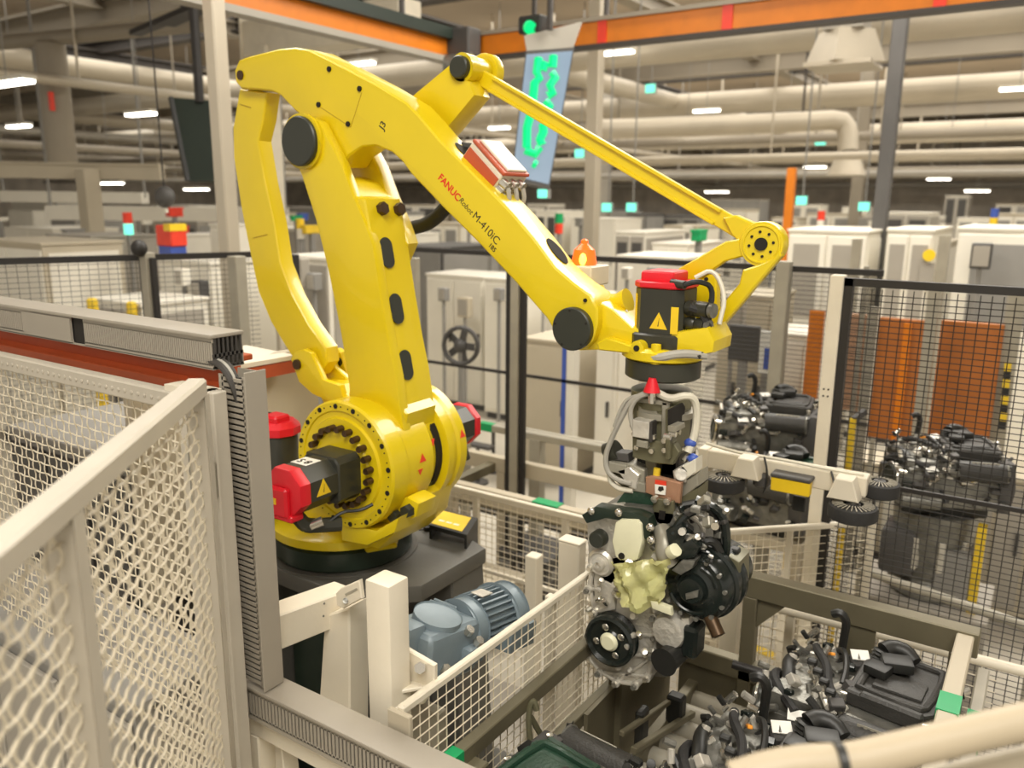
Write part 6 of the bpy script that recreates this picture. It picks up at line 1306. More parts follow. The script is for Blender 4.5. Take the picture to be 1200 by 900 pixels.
gb_ = thing('gearbox', 'dark grey gearbox standing under the engine behind the right black fence', 'gearbox', (-0.370, 4.511, 0.581))
gx, gy_, gz = -0.370, 4.511, 0.581
obj('bell_housing', B().lathe([(.17, 0), (.19, .02), (.19, .06), (.15, .10), (.17, .2), (.19, .32), (.20, 0.459)], (gx, gy_, gz), (0, 0, 1), 24), 'alu_dark', gb_)
obj('side_case', B().bx(gx - .22, gx - .05, gy_ - .20, gy_ + .05, gz + .12, gz + .36, .03, 2), 'dark_grey', gb_)
obj('side_case', B().bx(gx + .04, gx + .2, gy_ - .19, gy_ + .1, gz + .05, gz + .3, .03, 2), 'mid_grey', gb_)
obj('yellow_strap', B().bx(gx + .2, gx + .24, gy_ - .17, gy_ - .10, gz, gz + .45), 'line_yellow', gb_)
for k in range(10): obj('case_rib', B().box((gx + .19 * math.cos(k * .63), gy_ + .19 * math.sin(k * .63), gz + .26), (.03, .03, .16), Matrix.Rotation(k * .63, 3, 'Z'), .004), 'alu_cast', gb_)

dup(e1, (-0.370, 4.511, 1.040), R(20), 'silver and dark engine stacked on the gearbox behind the right black fence')
t = thing('hand_rail', 'grey pipe rail low behind the right black fence', 'rail', (-0.616,4.040,0.806)); obj('tube', B().tube([V((-0.616,4.040,0.806)), V((0.114,3.848,0.806))], .022, 12), 'fence_post', t); obj('post', B().cyl((-0.616, 4.040, 0), (-0.616,4.040,0.806), .02, n=10), 'fence_post', t); obj('post', B().cyl((0.114, 3.848, 0), (0.114,3.848,0.806), .02, n=10), 'fence_post', t)
cab('low_machine', 'grey low machine base at the right edge behind the black fence', 'base', -0.325, 0.230, 5.569, 6.069, 0.959, 'plaster', 'grey_panel', 3, None, None)
cab('low_machine', 'pale low machine base below the orange-brown panels', 'base', -1.062, -0.415, 6.100, 6.400, 0.746, 'plaster', 'white_panel', 3, None, None)

cr = thing('crane_rail', 'orange overhead crane rail running away from the top left', 'rail', (-6.05, 4, 4.1))
obj('rail', B().bx(-6.10, -6.02, 1.0, 7.9, 4.12, 4.30), 'orange', cr)
obj('upper_flange', B().bx(-6.18, -5.94, 1.0, 8.1, 4.30, 4.42), 'dark_green', cr, 'dark green upper flange')
obj('lower_flange', B().bx(-6.14, -5.98, 1.0, 7.9, 4.06, 4.12), 'grey_panel', cr)
obj('hanger', B().cyl((-6.05, 3, 4.4), (-6.05, 3, 7.6), .03, n=8), 'beam_dark', cr)
obj('hanger', B().cyl((-6.05, 7, 4.4), (-6.05, 7, 7.6), .03, n=8), 'beam_dark', cr)
cr2 = thing('crane_rail', 'orange overhead crane rail with red bands crossing the top', 'rail', (-2.5, 8.05, 4.1))
obj('rail', B().bx(-6.0, 1.0, 8.0, 8.08, 4.14, 4.36), 'orange', cr2)
obj('lower_flange', B().bx(-6.0, 1.0, 7.97, 8.11, 4.10, 4.14), 'beam_dark', cr2)
obj('upper_flange', B().bx(-6.0, 1.0, 7.97, 8.11, 4.36, 4.40), 'beam', cr2)
for xx in (-4.22, -2.9, -1.1): obj('red_band', B().bx(xx - .05, xx + .05, 7.985, 8.095, 4.13, 4.37), 'sign_red', cr2, 'red band on the orange rail')
obj('hanger', B().cyl((-4.2, 8.04, 4.4), (-4.2, 8.04, 7.6), .03, n=8), 'beam_dark', cr2)
obj('hanger', B().cyl((-.6, 8.04, 4.4), (-.6, 8.04, 7.6), .03, n=8), 'beam_dark', cr2)
tr = thing('rail_trolley', 'dark crane trolley at the corner of the two orange rails', 'trolley', (-6.0, 7.9, 4.0))
obj('carriage', B().bx(-6.25, -5.72, 7.72, 7.96, 4.12, 4.42, .02), 'dark_grey', tr)
obj('hoist_motor', B().cyl((-6.0, 7.7, 4.02), (-5.7, 7.75, 4.02), .12, n=16, bev=.01), 'alu_dark', tr)
obj('hook_block', B().cyl((-5.95, 7.8, 3.7), (-5.95, 7.8, 4.0), .05, n=10), 'black', tr)


scn = thing('info_screen', 'tall hanging light blue display with green characters under the orange rail', 'screen', (-4.391,6.617,2.780))
s0, s1, s2, s3 = V((-4.429,6.890,3.893)), V((-4.073,7.135,3.928)), V((-4.100,6.790,2.705)), V((-4.391,6.617,2.780))
nn = (s1 - s0).cross(s3 - s0).normalized()
if nn.dot(V((0, 0, 2.55)) - s0) < 0: nn = -nn
obj('casing', B().plate([s0 + (s0 - s2) * .03, s1 + (s1 - s3) * .03, s2 + (s2 - s0) * .03, s3 + (s3 - s1) * .03], .08, -nn), 'dark_grey', scn)
obj('display', B().plate([s0 + nn * .002, s1 + nn * .002, s2 + nn * .002, s3 + nn * .002], .004, nn), 'screen_blue', scn, 'lit light blue display')
def sq(u, v): return lerp(lerp(s0, s1, u), lerp(s3, s2, u), v) + nn * .008
def glyph(pts): obj('green_character', B().tube([sq(*p) for p in pts], .042, 6), 'screen_green', scn)
glyph([(.28, .04), (.28, .16), (.36, .20), (.26, .24), (.28, .44)]); glyph([(.26, .50), (.22, .60), (.28, .76)]); glyph([(.24, .78), (.52, .80), (.60, .74)])
glyph([(.60, .03), (.62, .12)]); glyph([(.62, .16), (.72, .20), (.62, .26), (.72, .32), (.60, .34)]); glyph([(.58, .38), (.70, .42), (.60, .46)]); glyph([(.60, .56), (.64, .62), (.58, .68), (.66, .72)]); glyph([(.50, .87), (.60, .88)])
glyph([(.44, .08), (.40, .14)])
obj('status_mark', B().plate([sq(.22, .945), sq(.38, .945), sq(.38, .97), sq(.22, .97)], .003, nn), 'blue_plastic', scn)
obj('hanger_plate', B().plate([s0 + (s0 - s3) * .16 - (s1 - s0) * .1, s1 + (s1 - s2) * .22 + (s1 - s0) * .1, s1 + (s1 - s2) * .03, s0 + (s0 - s3) * .03], .05, -nn), 'grey_panel', scn)
obj('hanger_rod', B().cyl(s0 + (s1 - s0) * .5 + V((0, 0, .2)), V((s0.x + (s1.x - s0.x) * .5, s0.y + (s1.y - s0.y) * .5, 7.6)), .03, n=8), 'beam_dark', scn)

t = thing('signal_light', 'green signal lamp in a black housing above the display', 'lamp', (-4.747,7.522,4.285)); obj('housing', B().box((-4.747,7.522,4.285), (.28, .2, .17), None, .02), 'black', t); obj('lens', B().cyl((-4.747,7.432,4.255), (-4.707,7.392,4.235), .065, n=16), 'screen_green', t); obj('bracket', B().bx(-4.767, -4.727, 7.502, 7.542, 4.365, 7.6), 'beam_dark', t)

mn = thing('hanging_monitor', 'dark hanging panel on a black rod left of the silver pole', 'monitor', (-8.100,5.747,2.734))
s0, s1, s2, s3 = V((-8.373,5.806,3.629)), V((-7.883,6.120,3.588)), V((-7.694,6.017,2.738)), V((-8.100,5.747,2.734))
nn = (s1 - s0).cross(s3 - s0).normalized()
obj('back_panel', B().plate([s0, s1, s2, s3], .08, nn), 'dark_green', mn)
obj('rim', B().bar(s0, s3, .04, .05), 'black', mn)
obj('rod', B().cyl((-8.100,5.973,3.577), V((-8.259,6.113,7.600)) , .05, n=8), 'fence_black', mn)

t = thing('cable_tray', 'black cable tray hung left of the silver pole, lower', 'tray', (-11.721,7.617,4.899)); obj('tray', B().bar((-11.721,7.617,4.899), (-8.157,6.706,4.899), .16, .07), 'fence_black', t); obj('hanger', B().cyl((-9.939,7.162,4.899), (-9.939, 7.162, 7.6), .02, n=6), 'beam_dark', t)
t = thing('cable_tray', 'black cable tray hung left of the silver pole, upper', 'tray', (-11.322,7.918,5.037)); obj('tray', B().bar((-11.322,7.918,5.037), (-7.848,6.953,5.037), .16, .07), 'fence_black', t); obj('hanger', B().cyl((-9.585,7.436,5.037), (-9.585, 7.436, 7.6), .02, n=6), 'beam_dark', t)
t = thing('silver_pole', 'tall silver pole left of the robot', 'column', (-5.185, 3.994, 0)); obj('shaft', B().bx(-5.243, -5.127, 3.936, 4.052, 0, 7.600, .01), 'duct_silver', t); obj('base_plate', B().bx(-5.301, -5.069, 3.878, 4.110, 0, .02), 'duct_silver', t)
t = thing('steel_column', 'black slanted-looking steel column at the upper right', 'column', (-1.761, 10.186, 0)); obj('shaft', B().bx(-1.836, -1.686, 10.111, 10.261, 0, 4.600, .01), 'dark_grey', t); obj('base_plate', B().bx(-1.911, -1.611, 10.036, 10.336, 0, .02), 'dark_grey', t)
t = thing('steel_column', 'pale grey column right of the hanging display', 'column', (-6.421, 11.994, 0)); obj('shaft', B().bx(-6.521, -6.321, 11.894, 12.094, 0, 7.600, .01), 'duct_silver', t); obj('base_plate', B().bx(-6.621, -6.221, 11.794, 12.194, 0, .02), 'duct_silver', t)
t = thing('steel_column', 'beige gantry column seen beside the curved yellow link', 'column', (-9.951, 8.514, 0)); obj('shaft', B().bx(-10.071, -9.831, 8.394, 8.634, 0, 4.700, .01), 'cream', t); obj('base_plate', B().bx(-10.191, -9.711, 8.274, 8.754, 0, .02), 'cream', t)
t = thing('orange_post', 'narrow orange post above the wrist triangle', 'column', (-3.416, 12.479, 0)); obj('shaft', B().bx(-3.476, -3.356, 12.419, 12.539, 0, 3.050, .01), 'orange', t); obj('base_plate', B().bx(-3.536, -3.296, 12.359, 12.599, 0, .02), 'orange', t)
t = thing('steel_column', 'cream column at far left under the beige gantry beam', 'column', (-11.889, 6.782, 0)); obj('shaft', B().bx(-12.009, -11.769, 6.662, 6.902, 0, 2.950, .01), 'plaster', t); obj('base_plate', B().bx(-12.129, -11.649, 6.542, 7.022, 0, .02), 'plaster', t)
t = thing('gantry_beam', 'broad cream gantry beam right behind the robot shoulder', 'beam', (-10.273,8.557,4.828)); obj('beam', B().bx(-10.373, -7.365, 8.457, 8.907, 4.588, 5.068, .01), 'cream', t); obj('end_plate', B().bx(-10.393, -10.373, 8.417, 8.947, 4.528, 5.128), 'cream', t)
t = thing('gantry_beam', 'yellowish beige gantry beam at far left above the cabinets', 'beam', (-13.109,6.168,2.918)); obj('beam', B().bar(V((-13.109,6.168,2.918)), V((-11.126,7.476,2.902)), .2, .2), 'plaster', t); obj('cap', B().bar(V((-13.109,6.168,2.918)) + V((0, 0, .11)), V((-11.126,7.476,2.902)) + V((0, 0, .11)), .26, .03), 'plaster', t)
t = thing('exhaust_duct', 'vertical beige exhaust duct with two red tags at far left', 'duct', (-14.641, 7.935, 3.059)); obj('pipe', B().lathe([(.22, 0), (.24, .05), (.24, 1.992), (.2, 2.042)], (-14.641, 7.935, 3.059), (0, 0, 1), 20), 'beam', t); obj('cross_pipe', B().cyl((-17.641, 6.935, 5.051), (-11.641, 8.935, 5.251), .12, n=14), 'beam', t); obj('red_tag', B().bx(-14.421, -14.361, 7.685, 7.755, 3.959, 4.259), 'sign_red', t)
t = thing('air_duct', 'long silver air duct with an elbow and flared outlet at upper right', 'duct', (-10.004,18.413,4.262)); obj('pipe', B().tube([V((-10.004,18.413,4.262)), V((-8.795,19.228,4.315)), V((-5.690,21.329,4.489)), V((-4.918,21.859,4.558)), V((-4.730,21.919,4.316)), V((-4.660,21.823,3.787))], .24, 16, 1), 'duct_silver', t); obj('flare', B().cyl((-4.660,21.823,3.237), (-4.660,21.823,3.787), .45, .24, 18), 'duct_silver', t); obj('hanger', B().cyl((-5.690, 21.329, 4.489), (-5.690, 21.329, 7.6), .03, n=6), 'beam_dark', t)
t = thing('exhaust_hood', 'beige square exhaust hood below the roof beams at upper right', 'hood', (-3.278,14.438,4.913)); obj('shaft', B().bx(-3.578, -2.978, 14.138, 14.738, 5.213, 7.6), 'grey_panel', t); obj('hood', B().cyl((-3.278,14.438,4.713), (-3.278,14.438,5.213), .62, .42, 4), 'duct_silver', t); obj('lip', B().bx(-3.778, -2.778, 13.938, 14.938, 4.653, 4.713), 'duct_silver', t)
t = thing('tool_balancer', 'dark round tool balancer hanging left of the silver pole', 'balancer', (-6.906,4.647,2.557)); obj('drum', B().ball((-6.906,4.647,2.557), .10, (1.1, .8, 1), 16, 10), 'dark_grey', t); obj('cable', B().cyl((-6.906,4.647,2.557), (-6.906, 4.647, 7.6), .008, n=6), 'fence_black', t); obj('hook', B().cyl((-6.906,4.647,2.477), (-6.906,4.647,2.417), .02, n=8), 'white_panel', t)
t = thing('red_cabinet', 'small red box with yellow corner and blue base left of the silver pole', 'box', (-7.263,4.927,2.192)); obj('case', B().box((-7.263,4.927,2.192), (.24, .18, .2), None, .01), 'sign_red', t); obj('corner', B().box((-7.183,4.917,2.272), (.1, .19, .07), None, .005), 'sign_yellow', t); obj('base', B().box((-7.263,4.927,2.042), (.19, .18, .1), None, .005), 'blue_plastic', t); obj('stand', B().bx(-7.363, -7.163, 4.827, 5.027, 0, 1.992), 'white_panel', t)
t = thing('industrial_fan', 'dark round fan on a stand behind the drum, seen between arm and post', 'fan', (-4.057, 5.355, 0)); obj('cage', B().torus((-4.057,5.355,1.374), (.3, -1, .1), .15, .02, 24, 6), 'dark_grey', t); obj('hub', B().ball((-4.057,5.355,1.374), .06), 'dark_grey', t); obj('stand', B().cyl((-4.057, 5.355, 0), (-4.057,5.355,1.374), .025, n=8), 'mid_grey', t)
obj('blade', B().box((-3.982, 5.355, 1.374), (.13, .012, .06), Matrix.Rotation(0.00, 3, 'Y')), 'dark_grey', t)
obj('blade', B().box((-4.034, 5.355, 1.303), (.13, .012, .06), Matrix.Rotation(1.26, 3, 'Y')), 'dark_grey', t)
obj('blade', B().box((-4.118, 5.355, 1.330), (.13, .012, .06), Matrix.Rotation(2.51, 3, 'Y')), 'dark_grey', t)
obj('blade', B().box((-4.118, 5.355, 1.418), (.13, .012, .06), Matrix.Rotation(3.77, 3, 'Y')), 'dark_grey', t)
obj('blade', B().box((-4.034, 5.355, 1.445), (.13, .012, .06), Matrix.Rotation(5.03, 3, 'Y')), 'dark_grey', t)
t = thing('monitor', 'dark grey monitor behind the rear fence below the wrist triangle', 'monitor', (-1.823,5.779,1.565)); obj('screen', B().box((-1.823,5.779,1.565), (0.220, .05, 0.260), None, .006), 'dark_grey', t); obj('stand', B().bx(-1.853, -1.793, 5.759, 5.799, 0, 1.435), 'mid_grey', t)
t = thing('monitor', 'wide dark monitor behind the rear fence, right of the smaller monitor', 'monitor', (-1.735,6.070,1.515)); obj('screen', B().box((-1.735,6.070,1.515), (0.240, .05, 0.220), None, .006), 'mid_grey', t); obj('stand', B().bx(-1.765, -1.705, 6.050, 6.090, 0, 1.405), 'mid_grey', t)
t = thing('notice_sheet', 'white notice with a blue mark behind the rear fence', 'notice', (-1.632,5.768,1.513)); obj('sheet', B().box((-1.632,5.768,1.513), (.15, .01, .3)), 'paper', t); obj('blue_mark', B().box((-1.642,5.760,1.473), (.05, .004, .15)), 'blue_plastic', t); obj('holder', B().bx(-1.647, -1.617, 5.778, 5.798, 0, 1.363), 'mid_grey', t)
t = thing('blue_post', 'slim blue and white post beside the beige cabinet', 'post', (-2.862, 5.096, 0)); obj('shaft', B().bx(-2.912, -2.812, 5.056, 5.136, 0, 1.885), 'white_panel', t); obj('blue_strip', B().bx(-2.912, -2.877, 5.051, 5.056, .2, 1.672), 'blue_plastic', t)
t = thing('guard_post', 'yellow guard post behind the left fence, left one', 'post', (-6.067, 3.399, 0)); obj('tube', B().cyl((-6.067, 3.399, 0), (-6.067,3.399,1.788), .04, n=12), 'line_yellow', t); obj('cap', B().ball((-6.067,3.399,1.788), .04, (1, 1, .5), 10, 6), 'line_yellow', t); obj('black_band', B().cyl((-6.067,3.399,1.588), (-6.067,3.399,1.668), .041, n=12), 'black', t)
t = thing('guard_post', 'yellow guard post behind the left fence, right one', 'post', (-6.004, 3.674, 0)); obj('tube', B().cyl((-6.004, 3.674, 0), (-6.004,3.674,1.740), .04, n=12), 'line_yellow', t); obj('cap', B().ball((-6.004,3.674,1.740), .04, (1, 1, .5), 10, 6), 'line_yellow', t); obj('black_band', B().cyl((-6.004,3.674,1.540), (-6.004,3.674,1.620), .041, n=12), 'black', t)
t = thing('guard_post', 'yellow guard post behind the rear fence, left of the narrow orange panel', 'post', (-1.350, 5.634, 0)); obj('tube', B().cyl((-1.350, 5.634, 0), (-1.350,5.634,1.231), .04, n=12), 'line_yellow', t); obj('cap', B().ball((-1.350,5.634,1.231), .04, (1, 1, .5), 10, 6), 'line_yellow', t); obj('black_band', B().cyl((-1.350,5.634,1.031), (-1.350,5.634,1.111), .041, n=12), 'black', t)
t = thing('signal_tower', 'slim signal tower with red top, left of the silver pole', 'lamp', (-8.586, 5.301, 0)); obj('pole', B().cyl((-8.586, 5.301, 0), (-8.586,5.301,2.271), .025, n=8), 'mid_grey', t); obj('top_segment', B().cyl((-8.586,5.301,2.271), (-8.586,5.301,2.391), .05, n=12), 'sign_red', t); obj('lower_segment', B().cyl((-8.586,5.301,2.151), (-8.586,5.301,2.271), .05, n=12), 'exit_green', t)
t = thing('signal_tower', 'slim signal tower with yellow top between link and arm', 'lamp', (-7.780, 7.044, 0)); obj('pole', B().cyl((-7.780, 7.044, 0), (-7.780,7.044,2.197), .025, n=8), 'mid_grey', t); obj('top_segment', B().cyl((-7.780,7.044,2.197), (-7.780,7.044,2.317), .05, n=12), 'sign_yellow', t); obj('lower_segment', B().cyl((-7.780,7.044,2.077), (-7.780,7.044,2.197), .05, n=12), 'white_panel', t)
t = thing('signal_tower', 'signal tower with green top above the forearm end', 'lamp', (-5.159, 8.802, 0)); obj('pole', B().cyl((-5.159, 8.802, 0), (-5.159,8.802,2.285), .025, n=8), 'mid_grey', t); obj('top_segment', B().cyl((-5.159,8.802,2.285), (-5.159,8.802,2.405), .05, n=12), 'green_tape', t); obj('lower_segment', B().cyl((-5.159,8.802,2.165), (-5.159,8.802,2.285), .05, n=12), 'sign_red', t)
t = thing('signal_tower', 'signal tower with red top right of the wrist triangle', 'lamp', (-2.752, 11.637, 0)); obj('pole', B().cyl((-2.752, 11.637, 0), (-2.752,11.637,2.333), .025, n=8), 'mid_grey', t); obj('top_segment', B().cyl((-2.752,11.637,2.333), (-2.752,11.637,2.453), .05, n=12), 'sign_red', t); obj('lower_segment', B().cyl((-2.752,11.637,2.213), (-2.752,11.637,2.333), .05, n=12), 'white_panel', t)
t = thing('signal_tower', 'signal tower with blue top near the right edge', 'lamp', (-0.819, 12.931, 0)); obj('pole', B().cyl((-0.819, 12.931, 0), (-0.819,12.931,2.386), .025, n=8), 'mid_grey', t); obj('top_segment', B().cyl((-0.819,12.931,2.386), (-0.819,12.931,2.506), .05, n=12), 'blue_plastic', t); obj('lower_segment', B().cyl((-0.819,12.931,2.266), (-0.819,12.931,2.386), .05, n=12), 'sign_yellow', t)
t = thing('wall_box', 'small switch box with conduit on the pale cabinets, fifth from left', 'box', (-5.971,7.556,1.474), 'switch boxes on the pale cabinets'); obj('case', B().box((-5.971,7.556,1.474), (0.108, .10, 0.152), None, .008), 'mid_grey', t); obj('cover', B().box((-5.971,7.504,1.474), (0.087, .01, 0.119), None, .002), 'grey_panel', t); obj('conduit', B().cyl((-5.971, 7.556, .02), (-5.971, 7.556, 1.409), .02, n=8), 'mid_grey', t)
t = thing('wall_box', 'small switch box with conduit on the pale cabinets, sixth from left', 'box', (-5.744,7.667,1.329), 'switch boxes on the pale cabinets'); obj('case', B().box((-5.744,7.667,1.329), (0.167, .10, 0.233), None, .008), 'plaster', t); obj('cover', B().box((-5.744,7.615,1.329), (0.133, .01, 0.183), None, .002), 'grey_panel', t); obj('conduit', B().cyl((-5.744, 7.667, .02), (-5.744, 7.667, 1.229), .02, n=8), 'mid_grey', t)
t = thing('wall_box', 'small switch box with conduit on the pale cabinets, seventh from left', 'box', (-5.091,7.421,1.546), 'switch boxes on the pale cabinets'); obj('case', B().box((-5.091,7.421,1.546), (0.099, .10, 0.138), None, .008), 'mid_grey', t); obj('cover', B().box((-5.091,7.369,1.546), (0.079, .01, 0.108), None, .002), 'grey_panel', t); obj('conduit', B().cyl((-5.091, 7.421, .02), (-5.091, 7.421, 1.487), .02, n=8), 'mid_grey', t)
t = thing('wall_box', 'small switch box with conduit on the pale cabinets, eighth from left', 'box', (-3.467,7.233,1.880), 'switch boxes on the pale cabinets'); obj('case', B().box((-3.467,7.233,1.880), (0.082, .10, 0.115), None, .008), 'white_panel', t); obj('cover', B().box((-3.467,7.181,1.880), (0.066, .01, 0.091), None, .002), 'grey_panel', t); obj('conduit', B().cyl((-3.467, 7.233, .02), (-3.467, 7.233, 1.831), .02, n=8), 'mid_grey', t)
t = thing('wall_box', 'small switch box with conduit on the pale cabinets, ninth from left', 'box', (-3.216,7.378,1.802), 'switch boxes on the pale cabinets'); obj('case', B().box((-3.216,7.378,1.802), (0.190, .10, 0.266), None, .008), 'mid_grey', t); obj('cover', B().box((-3.216,7.326,1.802), (0.152, .01, 0.209), None, .002), 'grey_panel', t); obj('conduit', B().cyl((-3.216, 7.378, .02), (-3.216, 7.378, 1.688), .02, n=8), 'mid_grey', t)
t = thing('wall_box', 'small switch box with conduit on the pale cabinets, first from left', 'box', (-6.403,4.427,1.870), 'switch boxes on the pale cabinets'); obj('case', B().box((-6.403,4.427,1.870), (0.107, .10, 0.149), None, .008), 'white_panel', t); obj('cover', B().box((-6.403,4.375,1.870), (0.085, .01, 0.117), None, .002), 'grey_panel', t); obj('conduit', B().cyl((-6.403, 4.427, .02), (-6.403, 4.427, 1.806), .02, n=8), 'mid_grey', t)
t = thing('wall_box', 'small switch box with conduit on the pale cabinets, second from left', 'box', (-6.263,4.490,1.761), 'switch boxes on the pale cabinets'); obj('case', B().box((-6.263,4.490,1.761), (0.123, .10, 0.173), None, .008), 'dark_grey', t); obj('cover', B().box((-6.263,4.438,1.761), (0.099, .01, 0.136), None, .002), 'grey_panel', t); obj('conduit', B().cyl((-6.263, 4.490, .02), (-6.263, 4.490, 1.687), .02, n=8), 'mid_grey', t)
t = thing('wall_box', 'small switch box with conduit on the pale cabinets, third from left', 'box', (-5.410,4.855,1.933), 'switch boxes on the pale cabinets'); obj('case', B().box((-5.410,4.855,1.933), (0.179, .10, 0.251), None, .008), 'grey_panel', t); obj('cover', B().box((-5.410,4.803,1.933), (0.143, .01, 0.197), None, .002), 'grey_panel', t); obj('conduit', B().cyl((-5.410, 4.855, .02), (-5.410, 4.855, 1.825), .02, n=8), 'mid_grey', t)
t = thing('wall_box', 'small switch box with conduit on the pale cabinets, fourth from left', 'box', (-5.291,4.915,1.862), 'switch boxes on the pale cabinets'); obj('case', B().box((-5.291,4.915,1.862), (0.106, .10, 0.148), None, .008), 'mid_grey', t); obj('cover', B().box((-5.291,4.863,1.862), (0.085, .01, 0.116), None, .002), 'grey_panel', t); obj('conduit', B().cyl((-5.291, 4.915, .02), (-5.291, 4.915, 1.799), .02, n=8), 'mid_grey', t)
t = thing('wall_box', 'small switch box with conduit on the pale cabinets, tenth from left', 'box', (-2.141,6.464,1.696), 'switch boxes on the pale cabinets'); obj('case', B().box((-2.141,6.464,1.696), (0.179, .10, 0.251), None, .008), 'grey_panel', t); obj('cover', B().box((-2.141,6.412,1.696), (0.144, .01, 0.197), None, .002), 'grey_panel', t); obj('conduit', B().cyl((-2.141, 6.464, .02), (-2.141, 6.464, 1.588), .02, n=8), 'mid_grey', t)
t = thing('wall_box', 'small switch box with conduit on the pale cabinets, eleventh from left', 'box', (-0.644,9.153,2.070), 'switch boxes on the pale cabinets'); obj('case', B().box((-0.644,9.153,2.070), (0.176, .10, 0.246), None, .008), 'dark_grey', t); obj('cover', B().box((-0.644,9.101,2.070), (0.141, .01, 0.194), None, .002), 'grey_panel', t); obj('conduit', B().cyl((-0.644, 9.153, .02), (-0.644, 9.153, 1.964), .02, n=8), 'mid_grey', t)
t = thing('exit_sign', 'small lit green exit sign under the dark roof beam, upper centre right', 'sign', (-8.865,19.432,5.251)); obj('casing', B().box((-8.865,19.432,5.251), (0.273, .08, 0.223)), 'mid_grey', t); obj('lit_face', B().box((-8.865,19.382,5.251), (0.248, .02, 0.198)), 'exit_green', t); obj('hanger', B().cyl((-8.865,19.462,5.251), (-8.865, 19.462, 7.6), .015, n=6), 'mid_grey', t)
t = thing('exit_sign', 'small lit green exit sign left of the black steel column', 'sign', (-6.300,25.802,4.345)); obj('casing', B().box((-6.300,25.802,4.345), (0.327, .08, 0.268)), 'mid_grey', t); obj('lit_face', B().box((-6.300,25.752,4.345), (0.298, .02, 0.238)), 'exit_green', t); obj('hanger', B().cyl((-6.300,25.832,4.345), (-6.300, 25.832, 7.6), .015, n=6), 'mid_grey', t)
t = thing('exit_sign', 'lit green sign right of the orange post', 'sign', (-3.812,14.693,2.598)); obj('casing', B().box((-3.812,14.693,2.598), (0.191, .08, 0.156)), 'mid_grey', t); obj('lit_face', B().box((-3.812,14.643,2.598), (0.174, .02, 0.139)), 'exit_green', t); obj('hanger', B().cyl((-3.812,14.723,2.598), (-3.812, 14.723, 7.6), .015, n=6), 'mid_grey', t)
t = thing('exit_sign', 'lit green sign left of the foot of the black steel column', 'sign', (-2.912,15.264,2.507)); obj('casing', B().box((-2.912,15.264,2.507), (0.191, .08, 0.156)), 'mid_grey', t); obj('lit_face', B().box((-2.912,15.214,2.507), (0.174, .02, 0.139)), 'exit_green', t); obj('hanger', B().cyl((-2.912,15.294,2.507), (-2.912, 15.294, 7.6), .015, n=6), 'mid_grey', t)
t = thing('exit_sign', 'lit green sign below the hanging display', 'sign', (-5.353,8.768,2.639)); obj('casing', B().box((-5.353,8.768,2.639), (0.136, .08, 0.112)), 'mid_grey', t); obj('lit_face', B().box((-5.353,8.718,2.639), (0.124, .02, 0.099)), 'exit_green', t); obj('hanger', B().cyl((-5.353,8.798,2.639), (-5.353, 8.798, 7.6), .015, n=6), 'mid_grey', t)
t = thing('exit_sign', 'tiny lit green sign left of the pale grey column', 'sign', (-11.113,20.014,3.805)); obj('casing', B().box((-11.113,20.014,3.805), (0.300, .08, 0.246)), 'mid_grey', t); obj('lit_face', B().box((-11.113,19.964,3.805), (0.273, .02, 0.218)), 'exit_green', t); obj('hanger', B().cyl((-11.113,20.044,3.805), (-11.113, 20.044, 7.6), .015, n=6), 'mid_grey', t)
t = thing('exit_sign', 'small lit green sign seen above the long rod, left one', 'sign', (-7.504,14.665,2.442)); obj('casing', B().box((-7.504,14.665,2.442), (0.218, .08, 0.179)), 'mid_grey', t); obj('lit_face', B().box((-7.504,14.615,2.442), (0.198, .02, 0.159)), 'exit_green', t); obj('hanger', B().cyl((-7.504,14.695,2.442), (-7.504, 14.695, 7.6), .015, n=6), 'mid_grey', t)
t = thing('exit_sign', 'small lit green sign seen above the long rod, right one', 'sign', (-7.102,14.933,2.447)); obj('casing', B().box((-7.102,14.933,2.447), (0.218, .08, 0.179)), 'mid_grey', t); obj('lit_face', B().box((-7.102,14.883,2.447), (0.198, .02, 0.159)), 'exit_green', t); obj('hanger', B().cyl((-7.102,14.963,2.447), (-7.102, 14.963, 7.6), .015, n=6), 'mid_grey', t)
t = thing('ceiling_lamp', 'lit white strip lamp under the hall roof, fourth strip lamp from left', 'lamp', (-16.287,10.562,4.237), 'strip lamps of the hall'); obj('tray', B().box((-16.287,10.562,4.287), (0.900, .22, .06)), 'white_panel', t); obj('tube', B().box((-16.287,10.562,4.237), (0.855, .18, .05)), 'lamp', t); obj('hanger', B().cyl((-16.287,10.562,4.307), (-16.287, 10.562, 7.6), .01, n=5), 'mid_grey', t)
t = thing('ceiling_lamp', 'lit white strip lamp under the hall roof, first strip lamp from left', 'lamp', (-21.605,10.725,4.224), 'strip lamps of the hall'); obj('tray', B().box((-21.605,10.725,4.274), (0.900, .22, .06)), 'white_panel', t); obj('tube', B().box((-21.605,10.725,4.224), (0.855, .18, .05)), 'lamp', t); obj('hanger', B().cyl((-21.605,10.725,4.294), (-21.605, 10.725, 7.6), .01, n=5), 'mid_grey', t)
t = thing('ceiling_lamp', 'lit white strip lamp under the hall roof, twenty-third strip lamp from left', 'lamp', (-1.873,20.675,6.374), 'strip lamps of the hall'); obj('tray', B().box((-1.873,20.675,6.424), (0.900, .22, .06)), 'white_panel', t); obj('tube', B().box((-1.873,20.675,6.374), (0.855, .18, .05)), 'lamp', t); obj('hanger', B().cyl((-1.873,20.675,6.444), (-1.873, 20.675, 7.6), .01, n=5), 'mid_grey', t)
